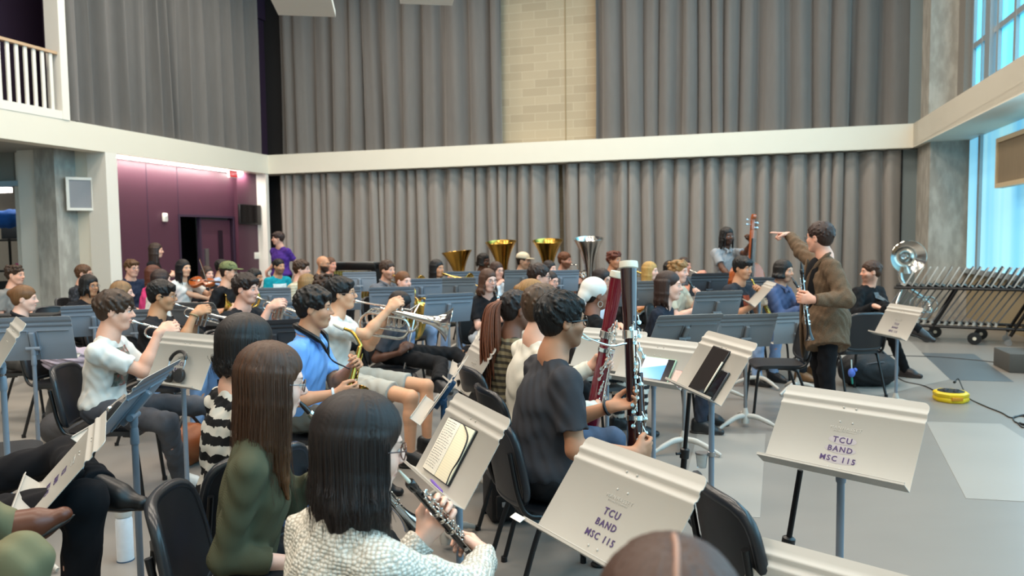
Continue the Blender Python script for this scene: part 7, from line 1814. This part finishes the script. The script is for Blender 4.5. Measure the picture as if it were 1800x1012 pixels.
person('specsdark', 'with big dark hair, glasses and a white t-shirt', 'sitting behind the white headscarf', 1058, 470, 8.0, -20, tone='dcab92', hair=('bob', '241917', 0.18, 0.014), top=('c3cad6',), bottom=(BK,), fem=True, glasses='wire')
sk = person('scarf', 'in black with a knotted white headscarf and earrings', 'seen from behind', 1048, 490, 5.9, 24, tone='7d5340', hair=('scarf', 'dcd8d0'), top=('151517', 'plain', None, 'long'), bottom=('2a2a2c', 'zebra', 'd0ccc2'), fem=True, hy=20)
H, Rh = sk['H'], sk['Rh']; MB().tube([H + Rh @ np.array([-0.005, -0.088, -0.045 + .0]) + Rh @ np.array([0.020 * math.sin(t), 0, -.022 + 0.022 * math.cos(t)]) - sk['base'] for t in np.linspace(0, 6.28, 15)], 0.003, 5, caps=False).build('earring', M_silver, sk['body'])
person('auburn', 'in the grey shirt with a crown of curly auburn hair', 'playing a brass trumpet', 1080, 440, 10.9, -25, tone='b9805f', hair=('curly', '5b2a1a', 0.3, 0.010), top=('5f605f', 'plain', None, 'long'), bottom=(BK,), pose=lambda k: POSES['trumpet'](k, M_brasspale))
person('blonde', 'with long blonde hair', 'playing a brass french horn', 1143, 459, 9.8, -24, tone='e4b49f', hair=('long', 'b08a4e', 0.30, 0.004), top=('cfd6de',), bottom=(BK,), fem=True, pose='horn')
person('navy', 'in the navy sweatshirt with shoulder length brown hair', 'sitting in profile', 1176, 475, 6.3, -4, tone='dfb09b', hair=('shoulder', '33211a', 0.23, 0.002), top=('1e2430', 'plain', None, 'long'), bottom=('2b2f3a',), hy=-2, hp=0.02)
person('curlyblond', 'in the beige t-shirt with curly blond hair', 'playing a black clarinet', 1193, 456, 8.4, -20, tone='e0b09b', hair=('curly', '8f6a40', 0.3, 0.006), top=('b9b09b',), bottom=('6f87ab', 'denim', '8aa0c0'), pose='clarinet', hy=-20)
person('saxfar', 'behind the curly blond clarinet player with reddish face', 'playing a silver trumpet', 1203, 452, 11.6, -25, tone='d9977f', hair=('short', '3a271d', 0.3, 0.0), top=('55565a',), bottom=(BK,), pose='trumpet')
person('blackhairfar', 'with dark hair left of the curly blond clarinet player', 'mostly hidden', 1180, 457, 11.2, -25, tone='c99a7e', hair=('bob', '17120f', 0.15, 0.002), top=('2a2b30',), bottom=(BK,))

# a gold tuba left standing on a chair
tp_ = at(801, 500, 11.6); chair('black chair carrying the unattended gold tuba', tp_[0], tp_[1], -40)
o = tuba('gold tuba resting on a chair left of the player with short locs', M_brass, height=0.93, bell=0.235); up = unit(np.array([-0.12, 0.05, 1])); x = unit(np.array([0.9, -.3, 0]) - up * (np.array([0.9, -.3, 0]) @ up))
o.matrix_world = Matrix.Translation(Vector((tp_[0] + .03, tp_[1], 0.47))) @ Matrix(np.stack([x, np.cross(up, x), up], 1).tolist()).to_4x4()
# --- right
def pose_bass(k):
    o = fiddle('double_bass', 'orange brown double bass held by the standing person in the grey shirt', 1.10, 0.21, 0.42, M_varnish, 'double bass')
    foot = at(1306, 560, 10.2) * [1, 1, 0] + [0, 0, 0.16]; tp = at(1318, 386, 10.35); v = unit(tp - foot); n = unit(np.array([0.22, -0.97, 0])); n = unit(n - v * (n @ v))
    o.matrix_world = Matrix.Translation(Vector(foot)) @ Matrix(np.stack([np.cross(-n, v) * 1.0, -n, v], 1).tolist()).to_4x4()
    MB().tube([(0, 0, 0), (0, 0, -0.155)], 0.007, 8).build('end_pin', M_steel, o)
    return dict(L=grip(foot + v * 1.42, a=np.array([-.3, -.2, .9])), R=grip(foot + v * 0.72 + n * 0.12 - np.array([.12, 0, 0])))
person('bassist', 'standing in the grey short sleeved shirt with dark locs', 'playing a double bass', 1278, 398, 10.7, -62, tone='573828', hair=('dreads', '130f0e', 0.24, 0.006), top=('8d8f92', 'plain', None, 'short'), bottom=('121214',), stand=True, pose=pose_bass, beard=0.5, collar='95979a', hy=-70)
sk = person('sopsax', 'in the dark t-shirt with a red and yellow print and black fringe', 'playing a straight brass saxophone', 1306, 449, 8.3, -52, tone='bb8a6a', hair=('bowl', '121010', 0.3, 0.010), top=('2e3036', 'plain', None, 'short'), bottom=('6f87ab', 'denim', '8aa0c0'), pose='soprano', hp=0.14)
decal(sk, 'print', mat('red_yellow_print', 'a5482a', rough=0.9, var=0.6, scale=22), -0.05, 0.07, -0.30, -0.14, 8)
person('moustache', 'in the blue button shirt with a moustache and black hair', 'playing a black clarinet', 1378, 455, 8.5, -46, tone='c6977b', hair=('bob', '15110f', 0.10, 0.008), top=('4a5675', 'plain', None, 'long'), bottom=('26272b',), pose='clarinet', beard=0.3, collar='525e7d', shoes='7a5a3a')
sk = person('suit', 'in the black suit with a patterned tie and short brown beard', 'sitting cross legged, looking left', 1531, 457, 8.6, -62, tone='d8a288', hair=('short', '3f281b', 0.3, 0.006), top=('141416', 'plain', None, 'coat'), bottom=('101012',), hy=170, hp=0.04, beard=0.5, shoes='2b2321',
       pose=lambda k: dict(L=grip(at(1556, 548, 8.2), a=np.array([-.5, -.4, -.2]), n=-UP, curl=.6), R=grip(at(1548, 546, 8.2), a=np.array([.6, -.5, -.2]), n=-UP, curl=.6)), chair_face=-70,
       legs={'L': (at(1560, 545, 8.1), at(1612, 578, 8.0)), 'FL': (0.8, -.3, -.3), 'R': (at(1555, 560, 8.15), at(1590, 652, 8.35) * [1, 1, 0] + [0, 0, .09]), 'FR': (0.7, -.7, 0)})
decal(sk, 'tie', mat('patterned_tie', '55585a', rough=0.7, var=0.9, scale=70), -0.035, 0.035, -0.30, -0.07, 8, 0.012)
# --- the conductor
def pose_cond(k):
    t0, b0 = at(1408, 462, 5.95), at(1424, 598, 5.85); o = woodwind('clarinet', 'long black clarinet held upright by the conductor', vlen(b0 - t0), 0.0135, 0.0155, 0.036, M_ebony, M_silver, 16, 'beak', seed=6, ); place(o, t0, b0 - t0, up=(-.7, -.7, 0)); k['cl'] = (t0, b0)
    return dict(R=grip(at(1368, 413, 6.86), a=np.array([-1, 0.12, 0.10]), n=np.array([0.1, -.35, -1.0]), curl=0.9, point=True, pole=np.array([0.2, 0.2, -1])),
                L=grip(at(1412, 524, 5.90), a=np.array([-0.93, 0.25, 0.10]), n=np.array([-.15, 0.95, 0.1]), curl=1.0, pole=np.array([1.0, -0.3, -0.6])))
sk = person('conductor', 'standing in the brown tweed jacket and black trousers', 'pointing left with a clarinet in hand', 1441, 388, 6.2, 172, tone='dba48c', hair=('short', '33211a', 0.3, 0.010), top=('594636', 'tweed', '6e5b48', 'coat'), bottom=('121114',), stand=True, pose=pose_cond, hy=125, hp=-0.02, glasses='wire', watch=('L', '0f0f10'), w=1.10, label='person standing in the brown tweed jacket, the conductor, pointing left and holding a clarinet')
N, f, s, base, P = sk['N'], sk['f'], sk['s'], sk['base'], sk['P']
# black shirt front between the open lapels, the lapels and the hanging front panels
sd = Sd(); sd.ell(N - UP * 0.25 + f * 0.075, (0.085, 0.11, 0.24), np.stack([f, s, UP], 1), 0.03); sd.ell(P + f * 0.06, (0.11, 0.13, 0.16), np.stack([f, s, UP], 1), 0.05); V, Q = sd.mesh(0.008); mesh_from('shirt', V, Q, cloth('131214'), sk['body'], base)
sd = Sd(); Rf = np.stack([unit(f + s * -.5), unit(s + f * .5), UP], 1)
sd.ell(P + f * 0.15 - s * 0.13 + UP * 0.02, (0.022, 0.12, 0.36), Rf, 0.03); sd.ell(N - UP * .22 + f * 0.115 - s * 0.10, (0.022, 0.08, 0.20), Rf, 0.03)
V, Q = sd.mesh(0.0075); mesh_from('front_panel', V, Q, cloth('594636', 'tweed', '6e5b48'), sk['body'], base)
mb = MB()
for sg in (1, -1):
    mb.tube([x - base for x in smooth_path([N - f * .05 + UP * .03, N + s * sg * .075 + UP * .01, N + f * 0.11 + s * sg * .055 - UP * .12, N + f * .15 + s * sg * .04 - UP * .28, P + f * .16 + s * sg * 0.05 + UP * .12], 6)], [0.012] * 6 + [0.02] * 12 + [0.014] * 7, 8)
mb.build('lapel', cloth('4b3b2d', 'tweed', '5f4e3d'), sk['body'])
el, wr = sk['arms']['L'][1], sk['arms']['L'][2]; u = unit(wr - el)
for i in range(4): MB().ball(wr - u * (0.055 + 0.016 * i) + np.array([0.0, -0.042, -.012]) - base, 0.006, 6).build('cuff_button', mat('horn_button', 'a88a55', rough=0.4), sk['body'])
pk = empty('plush_charm', 'small blue plush charm hanging by the black duffel bag', 'toy', at(1497, 655, 7.3)); MB().ball((0, 0, 0), (0.035, 0.03, 0.045), 8).ball((0.03, -0.01, 0.03), 0.02, 8).build('body', mat('plush_blue', '5a78d0', rough=0.9), pk); MB().tube([(0, 0, 0.04), (-0.005, 0, 0.13)], 0.006, 6).build('loop', mat('plush_white', 'cfe0dc', rough=0.8), pk); MB().tube([(0, 0, -0.03), (0.01, 0, -0.11)], 0.009, 6).build('tail', mat('plush_green', '2c8a7a', rough=0.8), pk)

# --- seated at the far left, cut off by the frame
person('bootlegs', 'in black trousers and black boots, one leg crossed, cut off at the left', 'sitting', -330, 600, 2.55, 8, tone='d6a58c', hair=('short', '2a1b12'), top=('17171a', 'plain', None, 'long'), bottom=('131215',), shoes='111113', res=0.007,
       legs={'L': (at(110, 800, 2.85), at(168, 848, 2.55)), 'FL': (0.98, -.1, -.05), 'R': (at(150, 880, 2.42), at(125, 1190, 2.38) * [1, 1, 0] + [0, 0, .09])})
person('khakilegs', 'in khaki trousers and a brown leather shoe, cut off at the lower left', 'sitting', -420, 640, 1.85, 10, tone='d6a58c', hair=('short', '2a1b12'), top=('6b6648', 'plain', None, 'long'), bottom=('6d6a50',), shoes='5a2f1c', res=0.007,
       legs={'L': (at(-60, 900, 2.05), at(8, 925, 2.12)), 'FL': (0.8, 0.3, .42), 'R': (at(34, 990, 1.72), at(30, 1500, 1.75) * [1, 1, 0] + [0, 0, .09])})
